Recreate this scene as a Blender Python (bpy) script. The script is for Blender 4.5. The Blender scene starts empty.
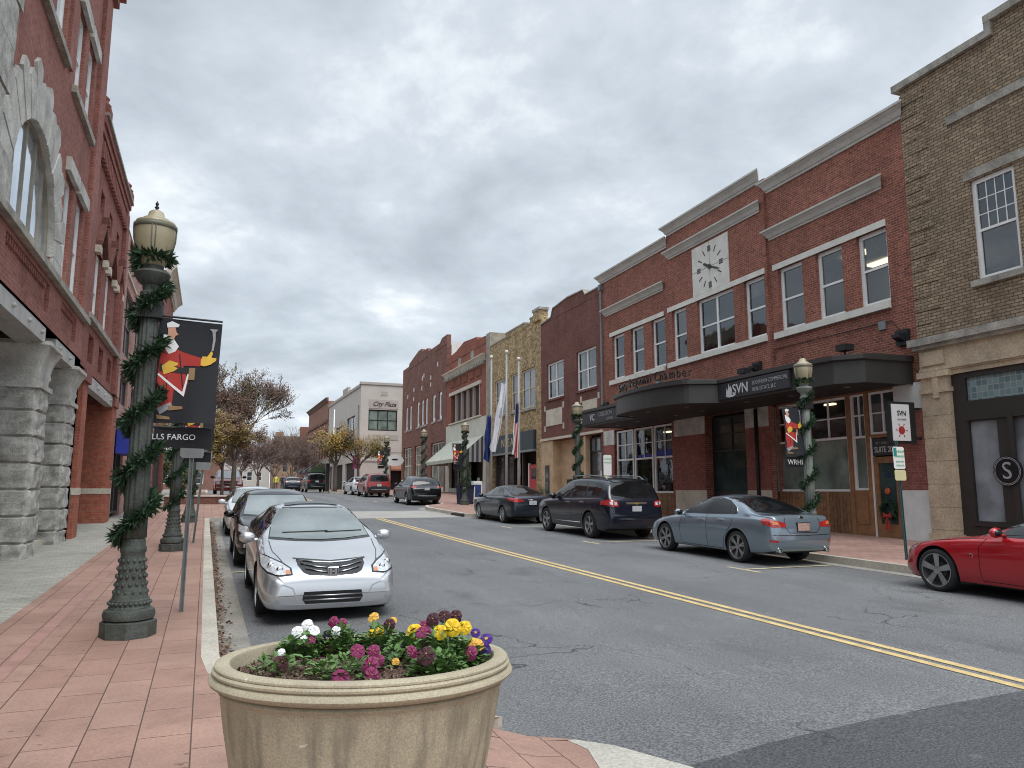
import bpy, bmesh, math, random
from math import sin, cos, pi, radians, sqrt, atan2, exp
from mathutils import Vector, Matrix, Euler
from mathutils.bvhtree import BVHTree

SC = bpy.context.scene
COL = SC.collection
rnd = random.Random(7)
OFF = {}                      # origin of every top-level empty

def zg(Y):                    # the street climbs away from the camera
    if Y < 0: return 0.013*Y
    if Y <= 53: return .013*Y + .00018*Y*Y
    return .013*53 + .00018*53*53 + 0.45*(1-exp(-(Y-53)*.032/.45))

# ------------------------------------------------------------------ materials
def nodes_of(name):
    m = bpy.data.materials.new(name); m.use_nodes = True
    return m, m.node_tree, m.node_tree.nodes['Principled BSDF']

def col4(c): return (c[0], c[1], c[2], 1)

def ramp(nt, fac, stops):
    r = nt.nodes.new('ShaderNodeValToRGB')
    els = r.color_ramp.elements
    while len(els) < len(stops): els.new(0.5)
    for e, (p, c) in zip(els, stops):
        e.position = p; e.color = col4(c)
    nt.links.new(fac, r.inputs[0]); return r.outputs[0]

def noise(nt, scale, detail=4, rough=.55, vec=None, stretch=None):
    if vec is None:
        g = nt.nodes.new('ShaderNodeNewGeometry'); vec = g.outputs['Position']
    if stretch:
        mp = nt.nodes.new('ShaderNodeMapping'); mp.inputs['Scale'].default_value = stretch
        nt.links.new(vec, mp.inputs[0]); vec = mp.outputs[0]
    n = nt.nodes.new('ShaderNodeTexNoise')
    n.inputs['Scale'].default_value = scale; n.inputs['Detail'].default_value = detail
    n.inputs['Roughness'].default_value = rough
    nt.links.new(vec, n.inputs['Vector']); return n.outputs[0]

def mixc(nt, fac, a, b, mode='MIX'):
    m = nt.nodes.new('ShaderNodeMix'); m.data_type = 'RGBA'; m.blend_type = mode
    for sock, v in ((m.inputs[0], fac), (m.inputs[6], a), (m.inputs[7], b)):
        if isinstance(v, (int, float)): sock.default_value = v
        elif isinstance(v, tuple): sock.default_value = col4(v)
        else: nt.links.new(v, sock)
    return m.outputs[2]

def maprange(nt, v, a, b, c=0., d=1.):
    m = nt.nodes.new('ShaderNodeMapRange')
    m.inputs[1].default_value = a; m.inputs[2].default_value = b
    m.inputs[3].default_value = c; m.inputs[4].default_value = d
    nt.links.new(v, m.inputs[0]); return m.outputs[0]

def bump(nt, bsdf, h, strength, dist=.01):
    b = nt.nodes.new('ShaderNodeBump'); b.inputs['Strength'].default_value = strength
    b.inputs['Distance'].default_value = dist
    nt.links.new(h, b.inputs['Height']); nt.links.new(b.outputs[0], bsdf.inputs['Normal'])

def sc(c, k): return tuple(min(1, max(0, x*k)) for x in c)

def plain(name, c, rough=.7, var=.25, scale=3., bmp=0, metal=0, spec=.5, coat=0, fine=0):
    """a painted, cast or cloth surface with worn mottling of its own"""
    m, nt, b = nodes_of(name)
    b.inputs['Roughness'].default_value = rough; b.inputs['Metallic'].default_value = metal
    b.inputs['Specular IOR Level'].default_value = spec
    b.inputs['Coat Weight'].default_value = coat; b.inputs['Coat Roughness'].default_value = .04
    if var:
        n = noise(nt, scale, 6, .6)
        c1 = ramp(nt, n, [(.3, sc(c, 1-var)), (.7, sc(c, 1+var))])
        if fine:
            n2 = noise(nt, fine, 3, .7)
            c1 = mixc(nt, 1., c1, ramp(nt, n2, [(.3, (.75,)*3), (.7, (1.25,)*3)]), 'MULTIPLY')
        nt.links.new(c1, b.inputs['Base Color'])
        if bmp: bump(nt, b, noise(nt, scale*6, 5, .6), bmp, .02)
    else: b.inputs['Base Color'].default_value = col4(c)
    return m

def brickmat(name, c1, c2, mortar, bw=.215, bh=.075, ms=.009, var=.22, stain=.25, bmp=.4, offset=.5, rough=.85, scale=.7, bias=0.):
    m, nt, b = nodes_of(name); b.inputs['Roughness'].default_value = rough
    b.inputs['Specular IOR Level'].default_value = .25
    uv = nt.nodes.new('ShaderNodeUVMap'); uv.uv_map = 'UVMap'
    t = nt.nodes.new('ShaderNodeTexBrick')
    t.inputs['Color1'].default_value = col4(c1); t.inputs['Color2'].default_value = col4(c2)
    t.inputs['Mortar'].default_value = col4(mortar)
    t.inputs['Scale'].default_value = 1; t.inputs['Mortar Size'].default_value = ms
    t.inputs['Mortar Smooth'].default_value = .25; t.inputs['Bias'].default_value = bias
    t.inputs['Brick Width'].default_value = bw; t.inputs['Row Height'].default_value = bh
    t.offset = offset
    nt.links.new(uv.outputs[0], t.inputs['Vector'])
    n1 = noise(nt, scale, 6, .65)
    n2 = noise(nt, 9, 3, .6)
    c = mixc(nt, 1., t.outputs[0], ramp(nt, n1, [(.3, (1-stain,)*3), (.7, (1+stain,)*3)]), 'MULTIPLY')
    c = mixc(nt, 1., c, ramp(nt, n2, [(.3, (1-var,)*3), (.7, (1+var,)*3)]), 'MULTIPLY')
    c = mixc(nt, maprange(nt, noise(nt, .9, 5, .65, stretch=(1.6, 1.6, .35)), .54, .74, 0, .42), c, sc(c2, .45))
    c = mixc(nt, maprange(nt, noise(nt, 1.3, 6, .7), .62, .74, 0, .30), c, mortar)
    nt.links.new(c, b.inputs['Base Color'])
    inv = nt.nodes.new('ShaderNodeMath'); inv.operation = 'SUBTRACT'; inv.inputs[0].default_value = 1
    nt.links.new(t.outputs[1], inv.inputs[1])
    bump(nt, b, inv.outputs[0], bmp, .01)
    return m

def glassmat(name, c, rough=.06, ior=1.6, var=.35, scale=1.2):
    m, nt, b = nodes_of(name)
    n = noise(nt, scale, 3, .5)
    nt.links.new(ramp(nt, n, [(.35, sc(c, 1-var)), (.65, sc(c, 1+var))]), b.inputs['Base Color'])
    b.inputs['Roughness'].default_value = rough; b.inputs['IOR'].default_value = ior
    b.inputs['Specular IOR Level'].default_value = .5
    bump(nt, b, noise(nt, 1.3, 2, .4), .05, .05)
    return m

def carpaint(name, c, metal=.5, rough=.32):
    m, nt, b = nodes_of(name)
    fl = noise(nt, 900, 1, .5)
    nt.links.new(ramp(nt, fl, [(.3, sc(c, .88)), (.7, sc(c, 1.12))]), b.inputs['Base Color'])
    b.inputs['Metallic'].default_value = metal; b.inputs['Roughness'].default_value = rough
    b.inputs['Coat Weight'].default_value = 1 if max(c) > .1 else .55; b.inputs['Coat Roughness'].default_value = .05
    return m

M = {}
M['brick_red'] = brickmat('red_brick', (.295, .098, .066), (.185, .060, .043), (.34, .225, .175), ms=.008, stain=.2)
M['brick_old'] = brickmat('old_red_brick', (.255, .085, .065), (.2, .062, .050), (.25, .16, .13), ms=.006, stain=.3)
M['brick_wine'] = brickmat('wine_painted_brick', (.185, .082, .064), (.150, .064, .052), (.14, .066, .052), ms=.006, stain=.18)
M['brick_tan'] = brickmat('tan_brick', (.355, .265, .175), (.235, .172, .115), (.085, .068, .052), bw=.225, bh=.085, ms=.011, stain=.18, bmp=.7)
M['brick_yellow'] = brickmat('mixed_yellow_brick', (.52, .39, .21), (.25, .175, .095), (.22, .17, .10), bw=.26, bh=.12, ms=.01, stain=.25, var=.4)
M['brick_orange'] = brickmat('orange_red_brick', (.31, .108, .070), (.23, .078, .053), (.24, .11, .08), ms=.006, stain=.2)
M['brick_brown'] = brickmat('brown_brick', (.23, .105, .080), (.145, .068, .054), (.18, .10, .08), bw=.3, bh=.11, ms=.008, stain=.25)
M['brick_left'] = brickmat('pressed_red_brick', (.315, .125, .098), (.235, .088, .070), (.34, .19, .155), ms=.007, stain=.22, var=.16)
M['brick_dark'] = brickmat('dark_red_brick', (.29, .105, .082), (.22, .078, .062), (.28, .16, .14), ms=.006, stain=.22)
M['brick_pier'] = brickmat('orange_pier_brick', (.44, .13, .075), (.33, .09, .055), (.30, .17, .13), ms=.010, stain=.12)
M['brick_pink'] = brickmat('pink_brick', (.44, .26, .22), (.38, .22, .19), (.42, .29, .26), ms=.005, stain=.2)
M['stone_grey'] = plain('grey_granite', (.48, .47, .43), .9, .32, 2.2, .9, fine=40)
M['stone_rough'] = plain('rock_faced_granite', (.42, .41, .375), .95, .45, 5, .8, fine=60)  # strong dark mottling also imitates shade in the hollows of the stone
M['stone_cream'] = plain('cream_limestone', (.55, .50, .41), .85, .18, 1.4, .3, fine=25)
M['stone_tan'] = plain('tan_limestone', (.46, .37, .26), .85, .25, 1.2, .3, fine=18)
M['stone_ledge'] = plain('stained_stone_ledge', (.32, .30, .26), .9, .4, 2.2, .4, fine=20)
M['cornice_grey'] = plain('grey_painted_cornice', (.47, .46, .42), .7, .12, 1.5)
M['sill_white'] = plain('pale_stone_sill', (.66, .64, .58), .8, .12, 2, .1)
M['frame_white'] = plain('white_window_frame', (.78, .78, .76), .5, .08, 2)
M['white_panel'] = plain('white_washed_panel', (.62, .63, .61), .7, .12, 2.5)
M['stucco'] = plain('cream_stucco', (.56, .55, .47), .9, .10, 1.2, .2)
M['grey_strip'] = plain('weathered_render', (.30, .27, .22), .9, .3, 2)
M['city_wall'] = plain('pale_rendered_wall', (.50, .455, .41), .9, .08, .4)
M['city_band'] = plain('taupe_rendered_band', (.40, .355, .32), .9, .08, .4)
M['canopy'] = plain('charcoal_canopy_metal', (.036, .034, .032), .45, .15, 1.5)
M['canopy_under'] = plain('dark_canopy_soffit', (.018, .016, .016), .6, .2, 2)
M['sign_dark'] = plain('dark_sign_board', (.028, .030, .036), .5, .1, 2)
M['store_dark'] = plain('dark_brown_store_frame', (.026, .021, .018), .5, .15, 2)
M['wood'] = brickmat('cedar_boards', (.27, .15, .075), (.18, .095, .048), (.06, .03, .015), bw=.14, bh=2.6, ms=.008, offset=0, stain=.35, var=.3, rough=.6)
M['wood_frame'] = plain('cedar_frame', (.25, .12, .052), .55, .25, 5)
M['wood_tan'] = plain('blonde_plywood', (.50, .36, .22), .7, .2, 2.5)
M['glass'] = glassmat('dark_window_glass', (.045, .052, .058), ior=1.7)
def clear_glass(name, tint, ior):
    m, nt, b = nodes_of(name); nt.nodes.remove(b)
    tr = nt.nodes.new('ShaderNodeBsdfTransparent'); tr.inputs[0].default_value = col4(tint)
    gl = nt.nodes.new('ShaderNodeBsdfGlossy'); gl.inputs['Roughness'].default_value = .03; gl.inputs[0].default_value = (.9, .95, 1, 1)
    fr = nt.nodes.new('ShaderNodeFresnel'); fr.inputs[0].default_value = ior
    bp = nt.nodes.new('ShaderNodeBump'); bp.inputs['Strength'].default_value = .12; bp.inputs['Distance'].default_value = .05
    nt.links.new(noise(nt, 1.1, 3, .5), bp.inputs['Height']); nt.links.new(bp.outputs[0], gl.inputs['Normal']); nt.links.new(bp.outputs[0], fr.inputs['Normal'])
    ms = nt.nodes.new('ShaderNodeMixShader'); nt.links.new(fr.outputs[0], ms.inputs[0]); nt.links.new(tr.outputs[0], ms.inputs[1]); nt.links.new(gl.outputs[0], ms.inputs[2])
    nt.links.new(ms.outputs[0], nt.nodes['Material Output'].inputs[0]); return m
M['glass_clear'] = clear_glass('clear_window_glass', (.72, .76, .78), 2.0)
M['glass_shop'] = clear_glass('shop_window_glass', (.70, .74, .74), 1.6)
M['room'] = plain('office_wall', (.30, .29, .26), .9, .1, 1)
M['ceiling_panel'] = plain('office_ceiling', (.45, .44, .40), .9, .05, 1)
m_, nt_, b_ = nodes_of('lit_ceiling_lamp'); b_.inputs['Emission Color'].default_value = (1, .82, .55, 1); b_.inputs['Emission Strength'].default_value = 2.2; M['lit_lamp'] = m_
M['glass_up'] = glassmat('upper_window_glass', (.085, .10, .125), ior=1.9)
M['glass_green'] = glassmat('green_blind_glass', (.16, .20, .175), ior=1.5, rough=.12)
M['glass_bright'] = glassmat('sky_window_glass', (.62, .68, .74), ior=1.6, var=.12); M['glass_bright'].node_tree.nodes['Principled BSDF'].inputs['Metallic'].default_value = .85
M['glass_teal'] = glassmat('teal_panel_glass', (.035, .06, .058), ior=1.5)
M['glass_grey'] = glassmat('grey_frosted_glass', (.20, .22, .235), ior=1.5, rough=.2)
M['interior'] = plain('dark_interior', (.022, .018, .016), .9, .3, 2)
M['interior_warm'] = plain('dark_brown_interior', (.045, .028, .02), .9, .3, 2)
M['black'] = plain('matt_black', (.012, .012, .013), .6, 0)
M['black_gloss'] = plain('black_trim', (.010, .010, .011), .25, 0)
M['tyre'] = plain('tyre_rubber', (.018, .018, .018), .85, .2, 8)
M['rim'] = plain('alloy_rim', (.42, .42, .42), .3, .1, 8, metal=.9)
M['rim_dark'] = plain('wheel_barrel', (.03, .03, .032), .5, 0)
M['chrome'] = plain('chrome', (.72, .72, .72), .12, 0, metal=1)
M['steel'] = plain('galvanised_steel', (.20, .22, .22), .5, .15, 6, metal=.3)
M['beam'] = plain('painted_steel_beam', (.42, .41, .39), .6, .2, 2)
M['post'] = plain('verdigris_lamp_iron', (.066, .075, .065), .6, .35, 9, .5, fine=60)
M['post_pale'] = plain('pale_green_lamp_iron', (.19, .215, .19), .6, .2, 9, .3)
M['globe'] = plain('cream_lamp_glass', (.36, .315, .205), .3, .12, 3, spec=.6)
M['band'] = plain('brass_dark_band', (.13, .125, .09), .5, .2, 8)
M['needles'] = plain('garland_needles', (.030, .070, .032), .7, .45, 14)
M['bannercloth'] = plain('black_banner_cloth', (.013, .014, .018), .75, .25, 3)
M['red_cloth'] = plain('red_print', (.40, .032, .025), .75, .12, 6)
M['white_print'] = plain('white_print', (.75, .75, .74), .7, 0)
M['yellow_print'] = plain('yellow_print', (.68, .42, .05), .7, .1, 8)
M['skin_print'] = plain('skin_print', (.55, .30, .2), .7, .05, 8)
M['brown_print'] = plain('brown_print', (.28, .17, .08), .7, .1, 8)
M['grey_print'] = plain('grey_print', (.30, .31, .33), .7, .1, 8)
M['blue_cloth'] = plain('blue_cloth', (.02, .035, .30), .7, .2, 3)
M['navy'] = plain('navy_metal', (.018, .025, .055), .5, .2, 3)
M['red_door'] = plain('red_door_paint', (.45, .02, .025), .4, .1, 3)
M['green_sign'] = plain('green_sign_paint', (.03, .42, .12), .6, .05, 3)
M['text_black'] = plain('black_lettering', (.012, .012, .012), .5, 0)
M['text_white'] = plain('white_lettering', (.62, .62, .62), .5, 0)
M['text_grey'] = plain('grey_lettering', (.30, .30, .31), .5, 0)
M['text_gold'] = plain('gold_lettering', (.50, .38, .17), .45, 0)
M['text_blue'] = plain('blue_lettering', (.03, .05, .16), .5, 0)
M['yellow_line'] = plain('yellow_road_paint', (.58, .43, .20), .8, .22, 6, fine=60)
M['white_line'] = plain('faded_cream_paint', (.50, .43, .27), .8, .3, 6, fine=60)
M['concrete'] = plain('pale_concrete', (.44, .415, .36), .9, .16, 2, .3, fine=45)
M['kerb'] = plain('kerb_concrete', (.47, .43, .36), .9, .2, 1.6, .3, fine=35)
M['gutter'] = plain('gutter_concrete', (.26, .24, .21), .9, .25, 1.3, .2, fine=30)
M['crosswalk'] = plain('crosswalk_concrete', (.34, .325, .295), .9, .12, 1, fine=25)
M['planter'] = None
M['mulch'] = plain('mulch', (.085, .045, .03), .95, .8, 45, 1.)
M['leaf_litter'] = plain('leaf_litter', (.16, .085, .045), .9, .5, 20)
M['pansy_leaf'] = plain('pansy_leaf', (.11, .20, .055), .5, .4, 16)
M['lamp_red'] = plain('tail_lamp_red', (.36, .014, .012), .12, .2, 8, coat=1)
M['lamp_clear'] = plain('lamp_clear', (.52, .54, .56), .1, .35, 18, coat=1)
M['lamp_amber'] = plain('lamp_amber', (.60, .18, .03), .15, .1, 8, coat=1)
M['plate'] = plain('licence_plate', (.45, .46, .48), .5, .25, 30)
M['plate2'] = plain('orange_licence_plate', (.42, .27, .22), .5, .5, 34)
M['windshield'] = glassmat('windscreen_glass', (.17, .20, .195), ior=2.1, rough=.05, var=.2, scale=2)  # pale grey-green base colour stands in for part of the sky reflection
M['car_glass'] = glassmat('tinted_car_glass', (.008, .009, .010), ior=1.5, rough=.04)
M['bark'] = plain('bark', (.115, .09, .07), .9, .3, 10, .4)
M['bark_red'] = plain('reddish_twigs', (.18, .125, .105), .9, .3, 6)
M['gold'] = plain('gold_emblem', (.55, .40, .12), .3, 0, metal=.8)

def paver(name, c1, c2, mortar, bw, bh, rot, ms=.008, stain=.2, dirt=None):
    m, nt, b = nodes_of(name); b.inputs['Roughness'].default_value = .85
    b.inputs['Specular IOR Level'].default_value = .3
    g = nt.nodes.new('ShaderNodeNewGeometry')
    mp = nt.nodes.new('ShaderNodeMapping'); mp.inputs['Rotation'].default_value = (0, 0, rot)
    nt.links.new(g.outputs['Position'], mp.inputs[0])
    fl = nt.nodes.new('ShaderNodeVectorMath'); fl.operation = 'MULTIPLY'; fl.inputs[1].default_value = (1, 1, 0)
    nt.links.new(mp.outputs[0], fl.inputs[0])
    t = nt.nodes.new('ShaderNodeTexBrick')
    t.inputs['Color1'].default_value = col4(c1); t.inputs['Color2'].default_value = col4(c2)
    t.inputs['Mortar'].default_value = col4(mortar); t.inputs['Scale'].default_value = 1
    t.inputs['Mortar Size'].default_value = ms; t.inputs['Mortar Smooth'].default_value = .3
    t.inputs['Brick Width'].default_value = bw; t.inputs['Row Height'].default_value = bh
    nt.links.new(fl.outputs[0], t.inputs['Vector'])
    n1 = noise(nt, .9, 6, .65); n2 = noise(nt, 60, 3, .6)
    c = mixc(nt, 1., t.outputs[0], ramp(nt, n1, [(.3, (1-stain,)*3), (.7, (1+stain,)*3)]), 'MULTIPLY')
    c = mixc(nt, 1., c, ramp(nt, n2, [(.3, (.85,)*3), (.7, (1.15,)*3)]), 'MULTIPLY')
    c = mixc(nt, maprange(nt, noise(nt, 1.7, 6, .7), .55, .72, 0, .45), c, sc(c2, .55))
    c = mixc(nt, maprange(nt, noise(nt, 7, 2, .5), .70, .74, 0, .5), c, (.06, .05, .045))
    nt.links.new(c, b.inputs['Base Color'])
    inv = nt.nodes.new('ShaderNodeMath'); inv.operation = 'SUBTRACT'; inv.inputs[0].default_value = 1
    nt.links.new(t.outputs[1], inv.inputs[1]); bump(nt, b, inv.outputs[0], .4, .01)
    return m
M['paver_pink'] = paver('pink_concrete_pavers', (.375, .235, .185), (.325, .195, .152), (.10, .065, .052), .60, .31, pi/2, ms=.005)
M['paver_grey'] = paver('grey_block_paving', (.42, .40, .345), (.35, .335, .29), (.20, .19, .165), .22, .11, .2, .006)
M['paver_right'] = paver('brick_sidewalk', (.40, .245, .195), (.32, .195, .16), (.18, .12, .10), .30, .15, 0, .008)

def asphalt(name, base, dark):
    m, nt, b = nodes_of(name); b.inputs['Roughness'].default_value = .8
    b.inputs['Specular IOR Level'].default_value = .35
    big = noise(nt, .35, 5, .6); fine = noise(nt, 55, 3, .75)
    wheel = noise(nt, .5, 4, .6, stretch=(1.6, .12, 1))
    c = ramp(nt, big, [(.3, sc(base, .84)), (.7, sc(base, 1.14))])
    c = mixc(nt, 1., c, ramp(nt, wheel, [(.35, (.88,)*3), (.65, (1.1,)*3)]), 'MULTIPLY')
    c = mixc(nt, 1., c, ramp(nt, fine, [(.33, (.42,)*3), (.5, (1.,)*3), (.68, (1.9,)*3)]), 'MULTIPLY')
    sp = noise(nt, 130, 2, .6)                       # pale aggregate
    c = mixc(nt, maprange(nt, sp, .66, .74, 0, .6), c, (.42, .41, .38))
    # crack network
    g = nt.nodes.new('ShaderNodeNewGeometry')
    wn = nt.nodes.new('ShaderNodeTexNoise'); wn.inputs['Scale'].default_value = 1.1; wn.inputs['Detail'].default_value = 5
    nt.links.new(g.outputs['Position'], wn.inputs['Vector'])
    ad = nt.nodes.new('ShaderNodeVectorMath'); ad.operation = 'MULTIPLY_ADD'; ad.inputs[1].default_value = (1.6, 1.6, 0)
    nt.links.new(wn.outputs[1], ad.inputs[0]); nt.links.new(g.outputs['Position'], ad.inputs[2])
    v = nt.nodes.new('ShaderNodeTexVoronoi'); v.feature = 'DISTANCE_TO_EDGE'; v.inputs['Scale'].default_value = .33
    nt.links.new(ad.outputs[0], v.inputs['Vector'])
    crack = maprange(nt, v.outputs['Distance'], .0009, .0040, .85, 0)
    mask = maprange(nt, noise(nt, .45, 3, .5), .46, .54, 0, 1)
    mu = nt.nodes.new('ShaderNodeMath'); mu.operation = 'MULTIPLY'
    nt.links.new(crack, mu.inputs[0]); nt.links.new(mask, mu.inputs[1])
    c = mixc(nt, mu.outputs[0], c, dark)
    oil = maprange(nt, noise(nt, .9, 4, .6, stretch=(1, .45, 1)), .60, .70, 0, .45)
    c = mixc(nt, oil, c, sc(base, .45))
    c = mixc(nt, maprange(nt, noise(nt, 2.3, 5, .7), .62, .70, 0, .35), c, (.27, .265, .25))
    nt.links.new(c, b.inputs['Base Color'])
    bump(nt, b, fine, .7, .008)
    return m
M['asphalt'] = asphalt('worn_asphalt', (.150, .151, .152), (.03, .03, .03))
M['asphalt_new'] = asphalt('newer_dark_asphalt', (.075, .077, .080), (.03, .03, .03))

def planter_mat():
    m, nt, b = nodes_of('sandy_cast_concrete'); b.inputs['Roughness'].default_value = .85
    b.inputs['Specular IOR Level'].default_value = .3
    base = ramp(nt, noise(nt, 2.5, 6, .6), [(.3, (.345, .295, .205)), (.7, (.45, .395, .285))])
    gr = ramp(nt, noise(nt, 140, 3, .7), [(.3, (.72,)*3), (.7, (1.28,)*3)])
    c = mixc(nt, 1., base, gr, 'MULTIPLY')
    st = noise(nt, 3.2, 5, .6, stretch=(4.2, 4.2, .32))           # rain streaks down the bowl
    g = nt.nodes.new('ShaderNodeNewGeometry'); sp = nt.nodes.new('ShaderNodeSeparateXYZ')
    nt.links.new(g.outputs['Position'], sp.inputs[0])
    low = maprange(nt, sp.outputs[2], .93, .82, 0, 1)
    f = nt.nodes.new('ShaderNodeMath'); f.operation = 'MULTIPLY'
    nt.links.new(maprange(nt, st, .45, .66, 0, .72), f.inputs[0]); nt.links.new(low, f.inputs[1])
    c = mixc(nt, f.outputs[0], c, (.15, .13, .10))
    c = mixc(nt, maprange(nt, noise(nt, 2.1, 5, .65), .50, .68, 0, .5), c, (.20, .175, .13))
    c = mixc(nt, maprange(nt, noise(nt, 16, 3, .55), .70, .73, 0, .8), c, (.60, .56, .47))
    c = mixc(nt, maprange(nt, noise(nt, 11, 4, .6), .71, .75, 0, .7), c, (.10, .085, .065))
    nt.links.new(c, b.inputs['Base Color'])
    bump(nt, b, noise(nt, 90, 4, .7), .35, .006)
    return m
M['planter'] = planter_mat()

# ------------------------------------------------------------------ mesh builder
class G:
    def __init__(s): s.v = []; s.f = []; s.uv = {}
    def face(s, pts):
        i = len(s.v); s.v += [Vector(p) for p in pts]; s.f.append(tuple(range(i, i+len(pts))))
    def grid(s, rows, close=False, caps=False):
        n = len(rows[0]); b = len(s.v)
        for r in rows: s.v += [Vector(p) for p in r]
        for i in range(len(rows)-1):
            for j in range(n if close else n-1):
                k = (j+1) % n
                s.f.append((b+i*n+j, b+i*n+k, b+(i+1)*n+k, b+(i+1)*n+j))
        if caps:
            s.f.append(tuple(b+j for j in range(n))[::-1])
            s.f.append(tuple(b+(len(rows)-1)*n+j for j in range(n)))
    def box(s, T, a0, a1, b0, b1, c0, c1):
        p = [T(a, b, c) for c in (c0, c1) for a, b in ((a0, b0), (a1, b0), (a1, b1), (a0, b1))]
        i = len(s.v); s.v += [Vector(q) for q in p]
        for f in ((0, 3, 2, 1), (4, 5, 6, 7), (0, 1, 5, 4), (1, 2, 6, 5), (2, 3, 7, 6), (3, 0, 4, 7)):
            s.f.append(tuple(i+k for k in f))
    def prism(s, T, poly, a0, a1):
        """poly of (b, c) swept along a"""
        i = len(s.v); n = len(poly)
        s.v += [Vector(T(a0, b, c)) for b, c in poly] + [Vector(T(a1, b, c)) for b, c in poly]
        s.f.append(tuple(i+k for k in range(n))[::-1]); s.f.append(tuple(i+n+k for k in range(n)))
        for k in range(n): s.f.append((i+k, i+(k+1) % n, i+n+(k+1) % n, i+n+k))
    def slab(s, T, poly, b0, b1):
        """poly of (a, c), extruded in depth b"""
        i = len(s.v); n = len(poly)
        s.v += [Vector(T(a, b0, c)) for a, c in poly] + [Vector(T(a, b1, c)) for a, c in poly]
        s.f.append(tuple(i+k for k in range(n))); s.f.append(tuple(i+n+k for k in range(n))[::-1])
        for k in range(n): s.f.append((i+k, i+(k+1) % n, i+n+(k+1) % n, i+n+k))
    def tube(s, pts, rad, n=8, caps=True):
        pts = [Vector(p) for p in pts]
        if not hasattr(rad, '__len__'): rad = [rad]*len(pts)
        rows = []
        for i, p in enumerate(pts):
            d = (pts[min(i+1, len(pts)-1)] - pts[max(i-1, 0)])
            if d.length < 1e-9: d = Vector((0, 0, 1))
            d.normalize()
            a = d.orthogonal() if abs(d.z) < .95 else Vector((1, 0, 0)).cross(d)
            a = (Vector((0, 0, 1)).cross(d) if abs(d.z) < .95 else Vector((1, 0, 0))); a.normalize()
            bb = d.cross(a)
            rows.append([p + (a*cos(2*pi*k/n) + bb*sin(2*pi*k/n))*rad[i] for k in range(n)])
        s.grid(rows, True, caps)
    def lathe(s, prof, n=24, c=(0, 0, 0), axis='z', mod=None):
        rows = []
        for r, z in prof:
            row = []
            for k in range(n):
                t = 2*pi*k/n; rr = r*(mod(t, z) if mod else 1)
                if axis == 'z': row.append((c[0]+rr*cos(t), c[1]+rr*sin(t), c[2]+z))
                else: row.append((c[0]+rr*cos(t), c[1]+z, c[2]+rr*sin(t)))
            rows.append(row)
        s.grid(rows, True, True)
    def sphere(s, c, r, n=10, m=6, sq=(1, 1, 1)):
        rows = []
        for i in range(m+1):
            ph = -pi/2 + pi*i/m
            rows.append([(c[0]+r*sq[0]*cos(ph)*cos(2*pi*k/n), c[1]+r*sq[1]*cos(ph)*sin(2*pi*k/n), c[2]+r*sq[2]*sin(ph)) for k in range(n)])
        s.grid(rows, True)
    def make(s, name, mat, parent=None, smooth=False, label=None, cat=None, group=None, kind=None, uv=True):
        me = bpy.data.meshes.new(name)
        off = OFF.get(parent.name, Vector()) if parent else Vector()
        me.from_pydata([tuple(v-off) for v in s.v], [], s.f)
        if uv:
            me.update()
            ul = me.uv_layers.new(name='UVMap')
            for p in me.polygons:
                n = p.normal
                if abs(n.z) > .75: t, b = Vector((1, 0, 0)), Vector((0, 1, 0))
                else:
                    t = Vector((0, 0, 1)).cross(n)
                    t = t.normalized() if t.length > 1e-6 else Vector((1, 0, 0))
                    if abs(t.x) > abs(t.y): t = t if t.x > 0 else -t
                    else: t = t if t.y > 0 else -t
                    b = Vector((0, 0, 1))
                for li in p.loop_indices:
                    co = s.v[me.loops[li].vertex_index]
                    ul.data[li].uv = (co.dot(t), co.dot(b))
        if mat: me.materials.append(mat if not isinstance(mat, str) else M[mat])
        if smooth:
            me.polygons.foreach_set('use_smooth', [True]*len(me.polygons))
        o = bpy.data.objects.new(name, me); COL.objects.link(o)
        if parent: o.parent = parent; OFF[o.name] = off
        tag(o, label, cat, group, kind)
        return o

def autosmooth(o, ang=35):
    me = o.data
    bm = bmesh.new(); bm.from_mesh(me)
    bmesh.ops.remove_doubles(bm, verts=bm.verts, dist=1e-5)
    for f in bm.faces: f.smooth = True
    for e in bm.edges:
        if len(e.link_faces) == 2: e.smooth = e.calc_face_angle(0) < radians(ang)
    bm.to_mesh(me); bm.free()

def tag(o, label=None, cat=None, group=None, kind=None):
    if label: o['label'] = label
    if cat: o['category'] = cat
    if group: o['group'] = group
    if kind: o['kind'] = kind
    return o

def thing(name, label, cat, loc, group=None):
    o = bpy.data.objects.new(name, None); COL.objects.link(o)
    o.location = loc; o.empty_display_size = .2
    OFF[o.name] = Vector(loc)
    return tag(o, label, cat, group)

def copy_tree(o, parent=None):
    c = o.copy(); COL.objects.link(c)
    if parent: c.parent = parent
    for ch in list(o.children): copy_tree(ch, c)
    return c

AR = radians(1.97)
def SR(s, d, z): return (17.45*cos(AR)**2 + s*sin(AR) - d*cos(AR), s*cos(AR) - 17.45*cos(AR)*sin(AR) + d*sin(AR), z)
def SL(s, d, z): return (-3.2 + s*sin(radians(.3)) + d, s, z)
def W(x, y, z): return (x, y, z)

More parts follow.
